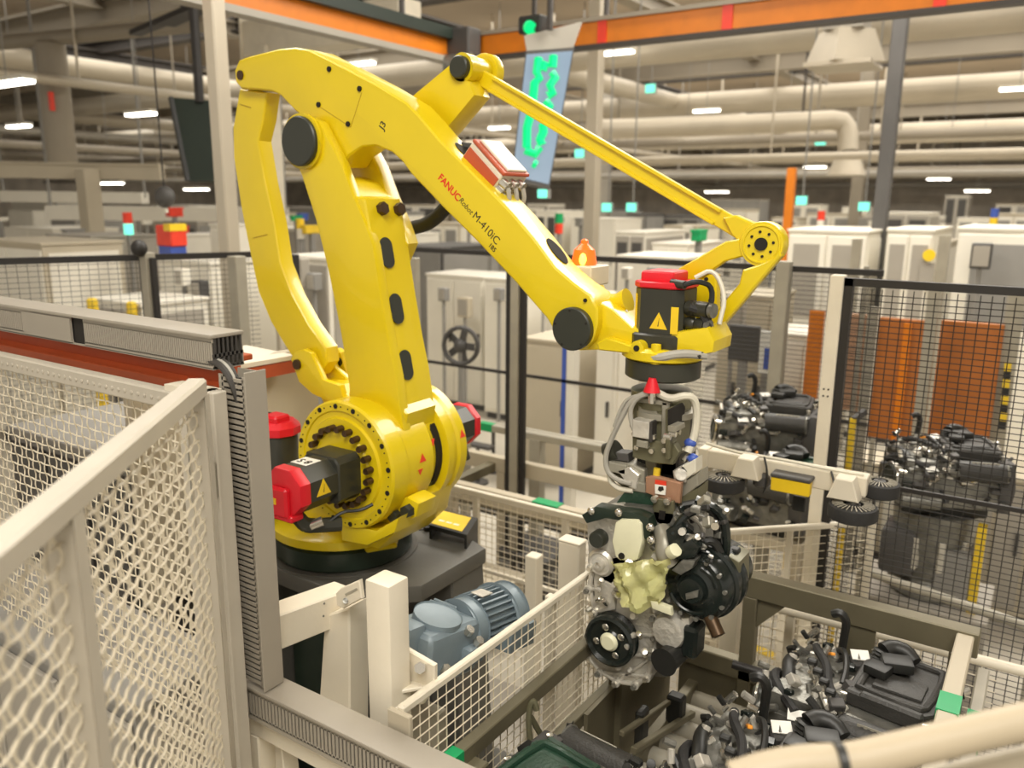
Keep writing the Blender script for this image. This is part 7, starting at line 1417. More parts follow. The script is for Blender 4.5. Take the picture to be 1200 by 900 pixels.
t = thing('ceiling_lamp', 'lit white strip lamp under the hall roof, twenty-fourth strip lamp from left', 'lamp', (-1.233,21.972,5.049), 'strip lamps of the hall'); obj('tray', B().box((-1.233,21.972,5.099), (0.800, .22, .06)), 'white_panel', t); obj('tube', B().box((-1.233,21.972,5.049), (0.760, .18, .05)), 'lamp', t); obj('hanger', B().cyl((-1.233,21.972,5.119), (-1.233, 21.972, 7.6), .01, n=5), 'mid_grey', t)
t = thing('ceiling_lamp', 'lit white strip lamp under the hall roof, tenth strip lamp from left', 'lamp', (-13.014,18.931,4.457), 'strip lamps of the hall'); obj('tray', B().box((-13.014,18.931,4.507), (0.600, .22, .06)), 'white_panel', t); obj('tube', B().box((-13.014,18.931,4.457), (0.570, .18, .05)), 'lamp', t); obj('hanger', B().cyl((-13.014,18.931,4.527), (-13.014, 18.931, 7.6), .01, n=5), 'mid_grey', t)
t = thing('ceiling_lamp', 'lit white strip lamp under the hall roof, twenty-first strip lamp from left', 'lamp', (-2.882,25.629,4.426), 'strip lamps of the hall'); obj('tray', B().box((-2.882,25.629,4.476), (0.350, .22, .06)), 'white_panel', t); obj('tube', B().box((-2.882,25.629,4.426), (0.332, .18, .05)), 'lamp', t); obj('hanger', B().cyl((-2.882,25.629,4.496), (-2.882, 25.629, 7.6), .01, n=5), 'mid_grey', t)
t = thing('ceiling_lamp', 'lit white strip lamp under the hall roof, seventeenth strip lamp from left', 'lamp', (-7.734,27.362,4.538), 'strip lamps of the hall'); obj('tray', B().box((-7.734,27.362,4.588), (0.700, .22, .06)), 'white_panel', t); obj('tube', B().box((-7.734,27.362,4.538), (0.665, .18, .05)), 'lamp', t); obj('hanger', B().cyl((-7.734,27.362,4.608), (-7.734, 27.362, 7.6), .01, n=5), 'mid_grey', t)
t = thing('ceiling_lamp', 'lit white strip lamp under the hall roof, thirteenth strip lamp from left', 'lamp', (-9.625,23.750,4.897), 'strip lamps of the hall'); obj('tray', B().box((-9.625,23.750,4.947), (0.700, .22, .06)), 'white_panel', t); obj('tube', B().box((-9.625,23.750,4.897), (0.665, .18, .05)), 'lamp', t); obj('hanger', B().cyl((-9.625,23.750,4.967), (-9.625, 23.750, 7.6), .01, n=5), 'mid_grey', t)
t = thing('ceiling_lamp', 'lit white strip lamp under the hall roof, fourteenth strip lamp from left', 'lamp', (-9.202,24.103,5.170), 'strip lamps of the hall'); obj('tray', B().box((-9.202,24.103,5.220), (0.800, .22, .06)), 'white_panel', t); obj('tube', B().box((-9.202,24.103,5.170), (0.760, .18, .05)), 'lamp', t); obj('hanger', B().cyl((-9.202,24.103,5.240), (-9.202, 24.103, 7.6), .01, n=5), 'mid_grey', t)
t = thing('ceiling_lamp', 'largest bright strip lamp at the left edge', 'lamp', (-13.188,6.449,4.163), None); obj('tray', B().box((-13.188,6.449,4.213), (1.300, .22, .06)), 'white_panel', t); obj('tube', B().box((-13.188,6.449,4.163), (1.235, .18, .05)), 'lamp', t); obj('hanger', B().cyl((-13.188,6.449,4.233), (-13.188, 6.449, 7.6), .01, n=5), 'mid_grey', t)
t = thing('ceiling_lamp', 'lit white strip lamp under the hall roof, eighteenth strip lamp from left', 'lamp', (-8.992,36.221,4.019), 'strip lamps of the hall'); obj('tray', B().box((-8.992,36.221,4.069), (0.900, .22, .06)), 'white_panel', t); obj('tube', B().box((-8.992,36.221,4.019), (0.855, .18, .05)), 'lamp', t); obj('hanger', B().cyl((-8.992,36.221,4.089), (-8.992, 36.221, 7.6), .01, n=5), 'mid_grey', t)
t = thing('ceiling_lamp', 'lit white strip lamp under the hall roof, nineteenth strip lamp from left', 'lamp', (-8.560,38.942,3.932), 'strip lamps of the hall'); obj('tray', B().box((-8.560,38.942,3.982), (0.900, .22, .06)), 'white_panel', t); obj('tube', B().box((-8.560,38.942,3.932), (0.855, .18, .05)), 'lamp', t); obj('hanger', B().cyl((-8.560,38.942,4.002), (-8.560, 38.942, 7.6), .01, n=5), 'mid_grey', t)
t = thing('ceiling_lamp', 'lit white strip lamp under the hall roof, sixteenth strip lamp from left', 'lamp', (-11.163,34.695,3.685), 'strip lamps of the hall'); obj('tray', B().box((-11.163,34.695,3.735), (0.900, .22, .06)), 'white_panel', t); obj('tube', B().box((-11.163,34.695,3.685), (0.855, .18, .05)), 'lamp', t); obj('hanger', B().cyl((-11.163,34.695,3.755), (-11.163, 34.695, 7.6), .01, n=5), 'mid_grey', t)
t = thing('ceiling_lamp', 'lit white strip lamp under the hall roof, twelfth strip lamp from left', 'lamp', (-15.231,34.419,3.534), 'strip lamps of the hall'); obj('tray', B().box((-15.231,34.419,3.584), (0.900, .22, .06)), 'white_panel', t); obj('tube', B().box((-15.231,34.419,3.534), (0.855, .18, .05)), 'lamp', t); obj('hanger', B().cyl((-15.231,34.419,3.604), (-15.231, 34.419, 7.6), .01, n=5), 'mid_grey', t)
t = thing('ceiling_lamp', 'lit white strip lamp under the hall roof, twentieth strip lamp from left', 'lamp', (-4.652,38.976,3.579), 'strip lamps of the hall'); obj('tray', B().box((-4.652,38.976,3.629), (0.900, .22, .06)), 'white_panel', t); obj('tube', B().box((-4.652,38.976,3.579), (0.855, .18, .05)), 'lamp', t); obj('hanger', B().cyl((-4.652,38.976,3.649), (-4.652, 38.976, 7.6), .01, n=5), 'mid_grey', t)
t = thing('ceiling_lamp', 'lit white strip lamp under the hall roof, twenty-second strip lamp from left', 'lamp', (-3.069,37.431,3.076), 'strip lamps of the hall'); obj('tray', B().box((-3.069,37.431,3.126), (0.900, .22, .06)), 'white_panel', t); obj('tube', B().box((-3.069,37.431,3.076), (0.855, .18, .05)), 'lamp', t); obj('hanger', B().cyl((-3.069,37.431,3.146), (-3.069, 37.431, 7.6), .01, n=5), 'mid_grey', t)
t = thing('ceiling_lamp', 'lit white strip lamp under the hall roof, second strip lamp from left', 'lamp', (-27.049,14.263,3.361), 'strip lamps of the hall'); obj('tray', B().box((-27.049,14.263,3.411), (1.000, .22, .06)), 'white_panel', t); obj('tube', B().box((-27.049,14.263,3.361), (0.950, .18, .05)), 'lamp', t); obj('hanger', B().cyl((-27.049,14.263,3.431), (-27.049, 14.263, 7.6), .01, n=5), 'mid_grey', t)
t = thing('ceiling_lamp', 'lit white strip lamp under the hall roof, sixth strip lamp from left', 'lamp', (-25.004,20.664,3.855), 'strip lamps of the hall'); obj('tray', B().box((-25.004,20.664,3.905), (1.000, .22, .06)), 'white_panel', t); obj('tube', B().box((-25.004,20.664,3.855), (0.950, .18, .05)), 'lamp', t); obj('hanger', B().cyl((-25.004,20.664,3.925), (-25.004, 20.664, 7.6), .01, n=5), 'mid_grey', t)
t = thing('ceiling_lamp', 'lit white strip lamp under the hall roof, third strip lamp from left', 'lamp', (-25.418,15.240,2.981), 'strip lamps of the hall'); obj('tray', B().box((-25.418,15.240,3.031), (1.200, .22, .06)), 'white_panel', t); obj('tube', B().box((-25.418,15.240,2.981), (1.140, .18, .05)), 'lamp', t); obj('hanger', B().cyl((-25.418,15.240,3.051), (-25.418, 15.240, 7.6), .01, n=5), 'mid_grey', t)
t = thing('ceiling_lamp', 'lit white strip lamp under the hall roof, fifth strip lamp from left', 'lamp', (-24.918,17.991,2.840), 'strip lamps of the hall'); obj('tray', B().box((-24.918,17.991,2.890), (1.200, .22, .06)), 'white_panel', t); obj('tube', B().box((-24.918,17.991,2.840), (1.140, .18, .05)), 'lamp', t); obj('hanger', B().cyl((-24.918,17.991,2.910), (-24.918, 17.991, 7.6), .01, n=5), 'mid_grey', t)
t = thing('ceiling_lamp', 'lit white strip lamp under the hall roof, eighth strip lamp from left', 'lamp', (-19.879,24.234,4.518), 'strip lamps of the hall'); obj('tray', B().box((-19.879,24.234,4.568), (1.000, .22, .06)), 'white_panel', t); obj('tube', B().box((-19.879,24.234,4.518), (0.950, .18, .05)), 'lamp', t); obj('hanger', B().cyl((-19.879,24.234,4.588), (-19.879, 24.234, 7.6), .01, n=5), 'mid_grey', t)
t = thing('ceiling_lamp', 'lit white strip lamp under the hall roof, ninth strip lamp from left', 'lamp', (-20.454,28.520,3.590), 'strip lamps of the hall'); obj('tray', B().box((-20.454,28.520,3.640), (1.000, .22, .06)), 'white_panel', t); obj('tube', B().box((-20.454,28.520,3.590), (0.950, .18, .05)), 'lamp', t); obj('hanger', B().cyl((-20.454,28.520,3.660), (-20.454, 28.520, 7.6), .01, n=5), 'mid_grey', t)
t = thing('ceiling_lamp', 'lit white strip lamp under the hall roof, fifteenth strip lamp from left', 'lamp', (-14.415,39.747,3.058), 'strip lamps of the hall'); obj('tray', B().box((-14.415,39.747,3.108), (1.200, .22, .06)), 'white_panel', t); obj('tube', B().box((-14.415,39.747,3.058), (1.140, .18, .05)), 'lamp', t); obj('hanger', B().cyl((-14.415,39.747,3.128), (-14.415, 39.747, 7.6), .01, n=5), 'mid_grey', t)
t = thing('ceiling_lamp', 'lit white strip lamp under the hall roof, eleventh strip lamp from left', 'lamp', (-7.778,15.273,5.387), 'strip lamps of the hall'); obj('tray', B().box((-7.778,15.273,5.437), (0.800, .22, .06)), 'white_panel', t); obj('tube', B().box((-7.778,15.273,5.387), (0.760, .18, .05)), 'lamp', t); obj('hanger', B().cyl((-7.778,15.273,5.457), (-7.778, 15.273, 7.6), .01, n=5), 'mid_grey', t)
t = thing('ceiling_lamp', 'lit white strip lamp under the hall roof, seventh strip lamp from left', 'lamp', (-13.404,14.025,5.456), 'strip lamps of the hall'); obj('tray', B().box((-13.404,14.025,5.506), (0.900, .22, .06)), 'white_panel', t); obj('tube', B().box((-13.404,14.025,5.456), (0.855, .18, .05)), 'lamp', t); obj('hanger', B().cyl((-13.404,14.025,5.526), (-13.404, 14.025, 7.6), .01, n=5), 'mid_grey', t)
cab('far_machine', 'white machine housing, first from left in the nearest far row', 'machine', -14.101, -12.903, 6.433, 7.933, 1.886, 'white_panel', 'white_panel', 2, 'dark_grey', 'white machines in the far hall')
cab('far_machine', 'white machine housing, second from left in the nearest far row', 'machine', -11.821, -11.294, 7.587, 9.087, 1.997, 'white_panel', 'white_panel', 2, None, 'white machines in the far hall')
cab('far_machine', 'white machine housing, third from left in the nearest far row', 'machine', -9.474, -9.053, 9.844, 11.344, 2.007, 'white_panel', 'white_panel', 2, 'mid_grey', 'white machines in the far hall')
cab('far_machine', 'dark grey machine housing, first from left in the nearest far row', 'machine', -8.394, -7.433, 9.354, 10.854, 1.889, 'dark_grey', 'mid_grey', 2, None, 'dark grey machines in the far hall')
cab('far_machine', 'white and grey machine housing, first from left in the nearest far row', 'machine', -5.634, -5.157, 11.313, 12.813, 2.120, 'white_panel', 'grey_panel', 2, 'dark_grey', 'white and grey machines in the far hall')
cab('far_machine', 'white machine housing, fourth from left in the nearest far row', 'machine', -4.901, -4.360, 11.021, 12.521, 1.986, 'white_panel', 'white_panel', 2, 'dark_grey', 'white machines in the far hall')
cab('far_machine', 'dark grey machine housing, second from left in the nearest far row', 'machine', -2.734, -2.194, 14.039, 15.539, 1.965, 'dark_grey', 'mid_grey', 2, None, 'dark grey machines in the far hall')
cab('far_machine', 'beige machine housing, first from left in the nearest far row', 'machine', -1.833, -1.409, 13.800, 15.300, 2.013, 'plaster', 'white_panel', 2, None, 'beige machines in the far hall')
cab('far_machine', 'white and grey machine housing, second from left in the nearest far row', 'machine', -1.127, -0.603, 16.818, 18.318, 2.159, 'white_panel', 'grey_panel', 2, None, 'white and grey machines in the far hall')
cab('far_machine', 'white machine housing, first from left in the second far row', 'machine', -20.301, -18.206, 9.491, 10.991, 1.876, 'white_panel', 'white_panel', 2, None, 'white machines in the far hall')
cab('far_machine', 'grey machine housing, first from left in the second far row', 'machine', -21.530, -20.398, 11.212, 12.712, 2.171, 'grey_panel', 'mid_grey', 2, 'mid_grey', 'grey machines in the far hall')
cab('far_machine', 'grey machine housing, second from left in the second far row', 'machine', -17.104, -15.889, 11.427, 12.927, 2.053, 'grey_panel', 'mid_grey', 2, 'dark_grey', 'grey machines in the far hall')
cab('far_machine', 'white and grey machine housing, first from left in the second far row', 'machine', -15.777, -14.703, 13.168, 14.668, 1.900, 'white_panel', 'grey_panel', 2, None, 'white and grey machines in the far hall')
cab('far_machine', 'grey and white machine housing, first from left in the second far row', 'machine', -14.338, -13.302, 14.593, 16.093, 2.282, 'mid_grey', 'white_panel', 2, 'dark_grey', 'grey and white machines in the far hall')
cab('far_machine', 'beige machine housing, first from left in the second far row', 'machine', -13.054, -12.120, 15.943, 17.443, 2.013, 'plaster', 'white_panel', 2, 'mid_grey', 'beige machines in the far hall')
cab('far_machine', 'white machine housing, second from left in the second far row', 'machine', -11.019, -10.416, 17.659, 19.159, 2.323, 'white_panel', 'white_panel', 2, 'dark_grey', 'white machines in the far hall')
cab('far_machine', 'white machine housing, third from left in the second far row', 'machine', -10.067, -8.887, 17.751, 19.251, 2.158, 'white_panel', 'white_panel', 2, None, 'white machines in the far hall')
cab('far_machine', 'beige machine housing, second from left in the second far row', 'machine', -7.963, -7.105, 18.520, 20.020, 2.020, 'plaster', 'white_panel', 2, None, 'beige machines in the far hall')
cab('far_machine', 'white machine housing, fourth from left in the second far row', 'machine', -6.693, -6.042, 19.684, 21.184, 2.033, 'white_panel', 'white_panel', 2, 'mid_grey', 'white machines in the far hall')
cab('far_machine', 'beige machine housing, third from left in the second far row', 'machine', -5.576, -4.679, 19.323, 20.823, 2.031, 'plaster', 'white_panel', 2, None, 'beige machines in the far hall')
cab('far_machine', 'white and grey machine housing, second from left in the second far row', 'machine', -3.339, -2.419, 19.588, 21.088, 2.388, 'white_panel', 'grey_panel', 2, 'dark_grey', 'white and grey machines in the far hall')
cab('far_machine', 'beige machine housing, fourth from left in the second far row', 'machine', -1.411, -0.622, 22.218, 23.718, 2.366, 'plaster', 'white_panel', 2, 'mid_grey', 'beige machines in the far hall')
cab('far_machine', 'white machine housing, first from left in the third far row', 'machine', -31.763, -30.068, 15.051, 16.551, 2.081, 'white_panel', 'white_panel', 2, None, 'white machines in the far hall')
cab('far_machine', 'white and grey machine housing, first from left in the third far row', 'machine', -28.104, -26.934, 15.515, 17.015, 2.068, 'white_panel', 'grey_panel', 2, 'mid_grey', 'white and grey machines in the far hall')
cab('far_machine', 'white machine housing, second from left in the third far row', 'machine', -25.836, -23.926, 17.609, 19.109, 2.255, 'white_panel', 'white_panel', 2, 'dark_grey', 'white machines in the far hall')
cab('far_machine', 'beige machine housing, first from left in the third far row', 'machine', -25.745, -23.095, 19.291, 20.791, 2.075, 'plaster', 'white_panel', 2, 'mid_grey', 'beige machines in the far hall')
cab('far_machine', 'beige machine housing, second from left in the third far row', 'machine', -22.271, -20.438, 21.202, 22.702, 2.284, 'plaster', 'white_panel', 2, 'dark_grey', 'beige machines in the far hall')
cab('far_machine', 'grey machine housing, first from left in the third far row', 'machine', -19.820, -18.662, 23.290, 24.790, 1.968, 'grey_panel', 'mid_grey', 2, 'dark_grey', 'grey machines in the far hall')
cab('far_machine', 'white and grey machine housing, second from left in the third far row', 'machine', -17.673, -15.707, 24.224, 25.724, 2.307, 'white_panel', 'grey_panel', 2, None, 'white and grey machines in the far hall')
cab('far_machine', 'white and grey machine housing, third from left in the third far row', 'machine', -14.857, -14.203, 23.425, 24.925, 2.086, 'white_panel', 'grey_panel', 2, 'mid_grey', 'white and grey machines in the far hall')
cab('far_machine', 'white and grey machine housing, fourth from left in the third far row', 'machine', -14.437, -12.558, 25.505, 27.005, 1.995, 'white_panel', 'grey_panel', 2, None, 'white and grey machines in the far hall')
cab('far_machine', 'dark grey machine housing, first from left in the third far row', 'machine', -12.238, -11.550, 25.330, 26.830, 2.174, 'dark_grey', 'mid_grey', 2, None, 'dark grey machines in the far hall')
cab('far_machine', 'dark grey machine housing, second from left in the third far row', 'machine', -11.688, -10.290, 26.972, 28.472, 2.116, 'dark_grey', 'mid_grey', 2, 'dark_grey', 'dark grey machines in the far hall')
cab('far_machine', 'beige machine housing, third from left in the third far row', 'machine', -10.834, -9.443, 29.091, 30.591, 2.331, 'plaster', 'white_panel', 2, None, 'beige machines in the far hall')
cab('far_machine', 'beige machine housing, fourth from left in the third far row', 'machine', -8.708, -7.830, 29.754, 31.254, 2.069, 'plaster', 'white_panel', 2, 'dark_grey', 'beige machines in the far hall')
cab('far_machine', 'beige machine housing, fifth from left in the third far row', 'machine', -7.583, -5.950, 30.027, 31.527, 2.218, 'plaster', 'white_panel', 2, 'mid_grey', 'beige machines in the far hall')
cab('far_machine', 'grey machine housing, second from left in the third far row', 'machine', -5.687, -5.141, 29.098, 30.598, 2.131, 'grey_panel', 'mid_grey', 2, None, 'grey machines in the far hall')
cab('far_machine', 'white and grey machine housing, fifth from left in the third far row', 'machine', -4.709, -3.405, 29.900, 31.400, 2.185, 'white_panel', 'grey_panel', 2, 'mid_grey', 'white and grey machines in the far hall')
cab('far_machine', 'white machine housing, third from left in the third far row', 'machine', -3.196, -2.063, 32.896, 34.396, 2.112, 'white_panel', 'white_panel', 2, 'mid_grey', 'white machines in the far hall')
cab('far_machine', 'grey machine housing, third from left in the third far row', 'machine', -1.478, -0.545, 33.450, 34.950, 2.522, 'grey_panel', 'mid_grey', 2, 'mid_grey', 'grey machines in the far hall')
cab('far_machine', 'grey and white machine housing, first from left in the farthest far row', 'machine', -41.532, -37.631, 19.887, 21.387, 2.378, 'mid_grey', 'white_panel', 2, None, 'grey and white machines in the far hall')
cab('far_machine', 'white machine housing, first from left in the farthest far row', 'machine', -35.288, -32.539, 23.068, 24.568, 2.244, 'white_panel', 'white_panel', 2, None, 'white machines in the far hall')
cab('far_machine', 'grey machine housing, first from left in the farthest far row', 'machine', -30.773, -27.687, 26.150, 27.650, 2.195, 'grey_panel', 'mid_grey', 2, 'mid_grey', 'grey machines in the far hall')
cab('far_machine', 'grey machine housing, second from left in the farthest far row', 'machine', -28.649, -26.278, 28.154, 29.654, 2.727, 'grey_panel', 'mid_grey', 2, 'mid_grey', 'grey machines in the far hall')
cab('far_machine', 'beige machine housing, first from left in the farthest far row', 'machine', -27.141, -24.350, 30.516, 32.016, 2.331, 'plaster', 'white_panel', 2, 'dark_grey', 'beige machines in the far hall')
cab('far_machine', 'white and grey machine housing, first from left in the farthest far row', 'machine', -20.911, -19.778, 32.747, 34.247, 2.416, 'white_panel', 'grey_panel', 2, 'dark_grey', 'white and grey machines in the far hall')
cab('far_machine', 'dark grey machine housing, first from left in the farthest far row', 'machine', -19.345, -16.841, 35.011, 36.511, 2.233, 'dark_grey', 'mid_grey', 2, None, 'dark grey machines in the far hall')
cab('far_machine', 'grey machine housing, third from left in the farthest far row', 'machine', -14.654, -12.246, 39.664, 41.164, 2.725, 'grey_panel', 'mid_grey', 2, 'mid_grey', 'grey machines in the far hall')
cab('far_machine', 'white machine housing, second from left in the farthest far row', 'machine', -11.310, -9.739, 40.955, 42.455, 2.500, 'white_panel', 'white_panel', 2, 'mid_grey', 'white machines in the far hall')
cab('far_machine', 'white machine housing, third from left in the farthest far row', 'machine', -8.938, -7.858, 41.740, 43.240, 2.406, 'white_panel', 'white_panel', 2, None, 'white machines in the far hall')
cab('far_machine', 'white and grey machine housing, second from left in the farthest far row', 'machine', -4.747, -3.801, 42.825, 44.325, 2.955, 'white_panel', 'grey_panel', 2, 'dark_grey', 'white and grey machines in the far hall')
cab('far_machine', 'beige machine housing, second from left in the farthest far row', 'machine', -2.917, -1.367, 46.200, 47.700, 2.626, 'plaster', 'white_panel', 2, 'dark_grey', 'beige machines in the far hall')
t = thing('overhead_line', 'long white overhead conveyor line at left, lower', 'conveyor', (-15.507,8.093,2.271)); obj('trough', B().bar(V((-15.507,8.093,2.271)), V((-11.923,10.463,2.262)), .4, .25), 'white_panel', t); obj('hanger', B().cyl((-15.507,8.093,2.271), (-15.507, 8.093, 7.6), .03, n=6), 'mid_grey', t); obj('hanger', B().cyl((-11.923,10.463,2.262), (-11.923, 10.463, 7.6), .03, n=6), 'mid_grey', t)
t = thing('overhead_line', 'long white overhead conveyor line at left, upper', 'conveyor', (-20.597,9.715,2.554)); obj('trough', B().bar(V((-20.597,9.715,2.554)), V((-17.873,11.516,2.543)), .4, .25), 'white_panel', t); obj('hanger', B().cyl((-20.597,9.715,2.554), (-20.597, 9.715, 7.6), .03, n=6), 'mid_grey', t); obj('hanger', B().cyl((-17.873,11.516,2.543), (-17.873, 11.516, 7.6), .03, n=6), 'mid_grey', t)
t = thing('parts_bin', 'white bin on a slim stand in the hall, first such from left', 'bin', (-15.782, 7.322, 0), 'white bins in the far hall'); obj('bin', B().box((-15.782,7.322,2.147), (0.052, .25, 0.057), None, .01), 'white_panel', t); obj('lid', B().box((-15.782,7.322,2.176), (0.055, .27, .03)), 'white_panel', t); obj('stand', B().bx(-15.812, -15.752, 7.292, 7.352, 0, 2.121), 'mid_grey', t)
t = thing('parts_bin', 'white bin on a slim stand in the hall, second such from left', 'bin', (-11.316, 5.353, 0), 'white bins in the far hall'); obj('bin', B().box((-11.316,5.353,1.914), (0.106, .25, 0.117), None, .01), 'white_panel', t); obj('lid', B().box((-11.316,5.353,1.973), (0.112, .27, .03)), 'white_panel', t); obj('stand', B().bx(-11.346, -11.286, 5.323, 5.383, 0, 1.861), 'mid_grey', t)
t = thing('parts_bin', 'grey bin on a slim stand in the hall, first such from left', 'bin', (-10.872, 5.935, 0), 'grey bins in the far hall'); obj('bin', B().box((-10.872,5.935,2.062), (0.120, .25, 0.132), None, .01), 'mid_grey', t); obj('lid', B().box((-10.872,5.935,2.129), (0.127, .27, .03)), 'mid_grey', t); obj('stand', B().bx(-10.902, -10.842, 5.905, 5.965, 0, 2.002), 'mid_grey', t)
t = thing('parts_bin', 'white bin on a slim stand in the hall, third such from left', 'bin', (-16.136, 9.054, 0), 'white bins in the far hall'); obj('bin', B().box((-16.136,9.054,1.871), (0.127, .25, 0.140), None, .01), 'white_panel', t); obj('lid', B().box((-16.136,9.054,1.942), (0.135, .27, .03)), 'white_panel', t); obj('stand', B().bx(-16.166, -16.106, 9.024, 9.084, 0, 1.807), 'mid_grey', t)
t = thing('parts_bin', 'red bin on a slim stand in the hall, first such from left', 'bin', (-10.741, 6.486, 0), 'red bins in the far hall'); obj('bin', B().box((-10.741,6.486,1.554), (0.113, .25, 0.125), None, .01), 'sign_red', t); obj('lid', B().box((-10.741,6.486,1.617), (0.120, .27, .03)), 'sign_red', t); obj('stand', B().bx(-10.771, -10.711, 6.456, 6.516, 0, 1.497), 'mid_grey', t)
t = thing('parts_bin', 'grey bin on a slim stand in the hall, second such from left', 'bin', (-14.781, 9.350, 0), 'grey bins in the far hall'); obj('bin', B().box((-14.781,9.350,2.273), (0.093, .25, 0.102), None, .01), 'mid_grey', t); obj('lid', B().box((-14.781,9.350,2.325), (0.098, .27, .03)), 'mid_grey', t); obj('stand', B().bx(-14.811, -14.751, 9.320, 9.380, 0, 2.227), 'mid_grey', t)
t = thing('parts_bin', 'white bin on a slim stand in the hall, fourth such from left', 'bin', (-18.487, 11.887, 0), 'white bins in the far hall'); obj('bin', B().box((-18.487,11.887,1.984), (0.121, .25, 0.134), None, .01), 'white_panel', t); obj('lid', B().box((-18.487,11.887,2.052), (0.129, .27, .03)), 'white_panel', t); obj('stand', B().bx(-18.517, -18.457, 11.857, 11.917, 0, 1.923), 'mid_grey', t)
t = thing('parts_bin', 'orange bin on a slim stand in the hall, first such from left', 'bin', (-9.489, 6.184, 0), 'orange bins in the far hall'); obj('bin', B().box((-9.489,6.184,1.650), (0.091, .25, 0.100), None, .01), 'orange', t); obj('lid', B().box((-9.489,6.184,1.701), (0.096, .27, .03)), 'orange', t); obj('stand', B().bx(-9.519, -9.459, 6.154, 6.214, 0, 1.605), 'mid_grey', t)
t = thing('parts_bin', 'red bin on a slim stand in the hall, second such from left', 'bin', (-12.165, 8.338, 0), 'red bins in the far hall'); obj('bin', B().box((-12.165,8.338,2.317), (0.121, .25, 0.133), None, .01), 'sign_red', t); obj('lid', B().box((-12.165,8.338,2.385), (0.129, .27, .03)), 'sign_red', t); obj('stand', B().bx(-12.195, -12.135, 8.308, 8.368, 0, 2.256), 'mid_grey', t)
t = thing('parts_bin', 'red bin on a slim stand in the hall, third such from left', 'bin', (-14.551, 10.104, 0), 'red bins in the far hall'); obj('bin', B().box((-14.551,10.104,1.929), (0.128, .25, 0.141), None, .01), 'sign_red', t); obj('lid', B().box((-14.551,10.104,2.001), (0.136, .27, .03)), 'sign_red', t); obj('stand', B().bx(-14.581, -14.521, 10.074, 10.134, 0, 1.865), 'mid_grey', t)
t = thing('parts_bin', 'white bin on a slim stand in the hall, fifth such from left', 'bin', (-14.418, 11.264, 0), 'white bins in the far hall'); obj('bin', B().box((-14.418,11.264,2.083), (0.063, .25, 0.069), None, .01), 'white_panel', t); obj('lid', B().box((-14.418,11.264,2.118), (0.067, .27, .03)), 'white_panel', t); obj('stand', B().bx(-14.448, -14.388, 11.234, 11.294, 0, 2.052), 'mid_grey', t)
t = thing('parts_bin', 'yellow bin on a slim stand in the hall, first such from left', 'bin', (-12.581, 9.957, 0), 'yellow bins in the far hall'); obj('bin', B().box((-12.581,9.957,2.004), (0.121, .25, 0.133), None, .01), 'line_yellow', t); obj('lid', B().box((-12.581,9.957,2.072), (0.128, .27, .03)), 'line_yellow', t); obj('stand', B().bx(-12.611, -12.551, 9.927, 9.987, 0, 1.944), 'mid_grey', t)
t = thing('parts_bin', 'red bin on a slim stand in the hall, fourth such from left', 'bin', (-12.128, 10.087, 0), 'red bins in the far hall'); obj('bin', B().box((-12.128,10.087,1.955), (0.089, .25, 0.098), None, .01), 'sign_red', t); obj('lid', B().box((-12.128,10.087,2.005), (0.095, .27, .03)), 'sign_red', t); obj('stand', B().bx(-12.158, -12.098, 10.057, 10.117, 0, 1.910), 'mid_grey', t)
t = thing('parts_bin', 'green bin on a slim stand in the hall, first such from left', 'bin', (-12.342, 11.078, 0), 'green bins in the far hall'); obj('bin', B().box((-12.342,11.078,2.183), (0.076, .25, 0.084), None, .01), 'green_tape', t); obj('lid', B().box((-12.342,11.078,2.226), (0.081, .27, .03)), 'green_tape', t); obj('stand', B().bx(-12.372, -12.312, 11.048, 11.108, 0, 2.145), 'mid_grey', t)
t = thing('parts_bin', 'blue bin on a slim stand in the hall, first such from left', 'bin', (-14.459, 13.168, 0), 'blue bins in the far hall'); obj('bin', B().box((-14.459,13.168,2.150), (0.123, .25, 0.136), None, .01), 'blue_plastic', t); obj('lid', B().box((-14.459,13.168,2.219), (0.131, .27, .03)), 'blue_plastic', t); obj('stand', B().bx(-14.489, -14.429, 13.138, 13.198, 0, 2.088), 'mid_grey', t)
t = thing('parts_bin', 'yellow bin on a slim stand in the hall, second such from left', 'bin', (-7.683, 7.134, 0), 'yellow bins in the far hall'); obj('bin', B().box((-7.683,7.134,2.182), (0.080, .25, 0.088), None, .01), 'line_yellow', t); obj('lid', B().box((-7.683,7.134,2.227), (0.085, .27, .03)), 'line_yellow', t); obj('stand', B().bx(-7.713, -7.653, 7.104, 7.164, 0, 2.142), 'mid_grey', t)
t = thing('parts_bin', 'grey bin on a slim stand in the hall, third such from left', 'bin', (-11.762, 13.922, 0), 'grey bins in the far hall'); obj('bin', B().box((-11.762,13.922,1.953), (0.056, .25, 0.062), None, .01), 'mid_grey', t); obj('lid', B().box((-11.762,13.922,1.985), (0.060, .27, .03)), 'mid_grey', t); obj('stand', B().bx(-11.792, -11.732, 13.892, 13.952, 0, 1.925), 'mid_grey', t)
t = thing('parts_bin', 'white bin on a slim stand in the hall, sixth such from left', 'bin', (-11.745, 15.836, 0), 'white bins in the far hall'); obj('bin', B().box((-11.745,15.836,2.122), (0.081, .25, 0.089), None, .01), 'white_panel', t); obj('lid', B().box((-11.745,15.836,2.167), (0.086, .27, .03)), 'white_panel', t); obj('stand', B().bx(-11.775, -11.715, 15.806, 15.866, 0, 2.081), 'mid_grey', t)
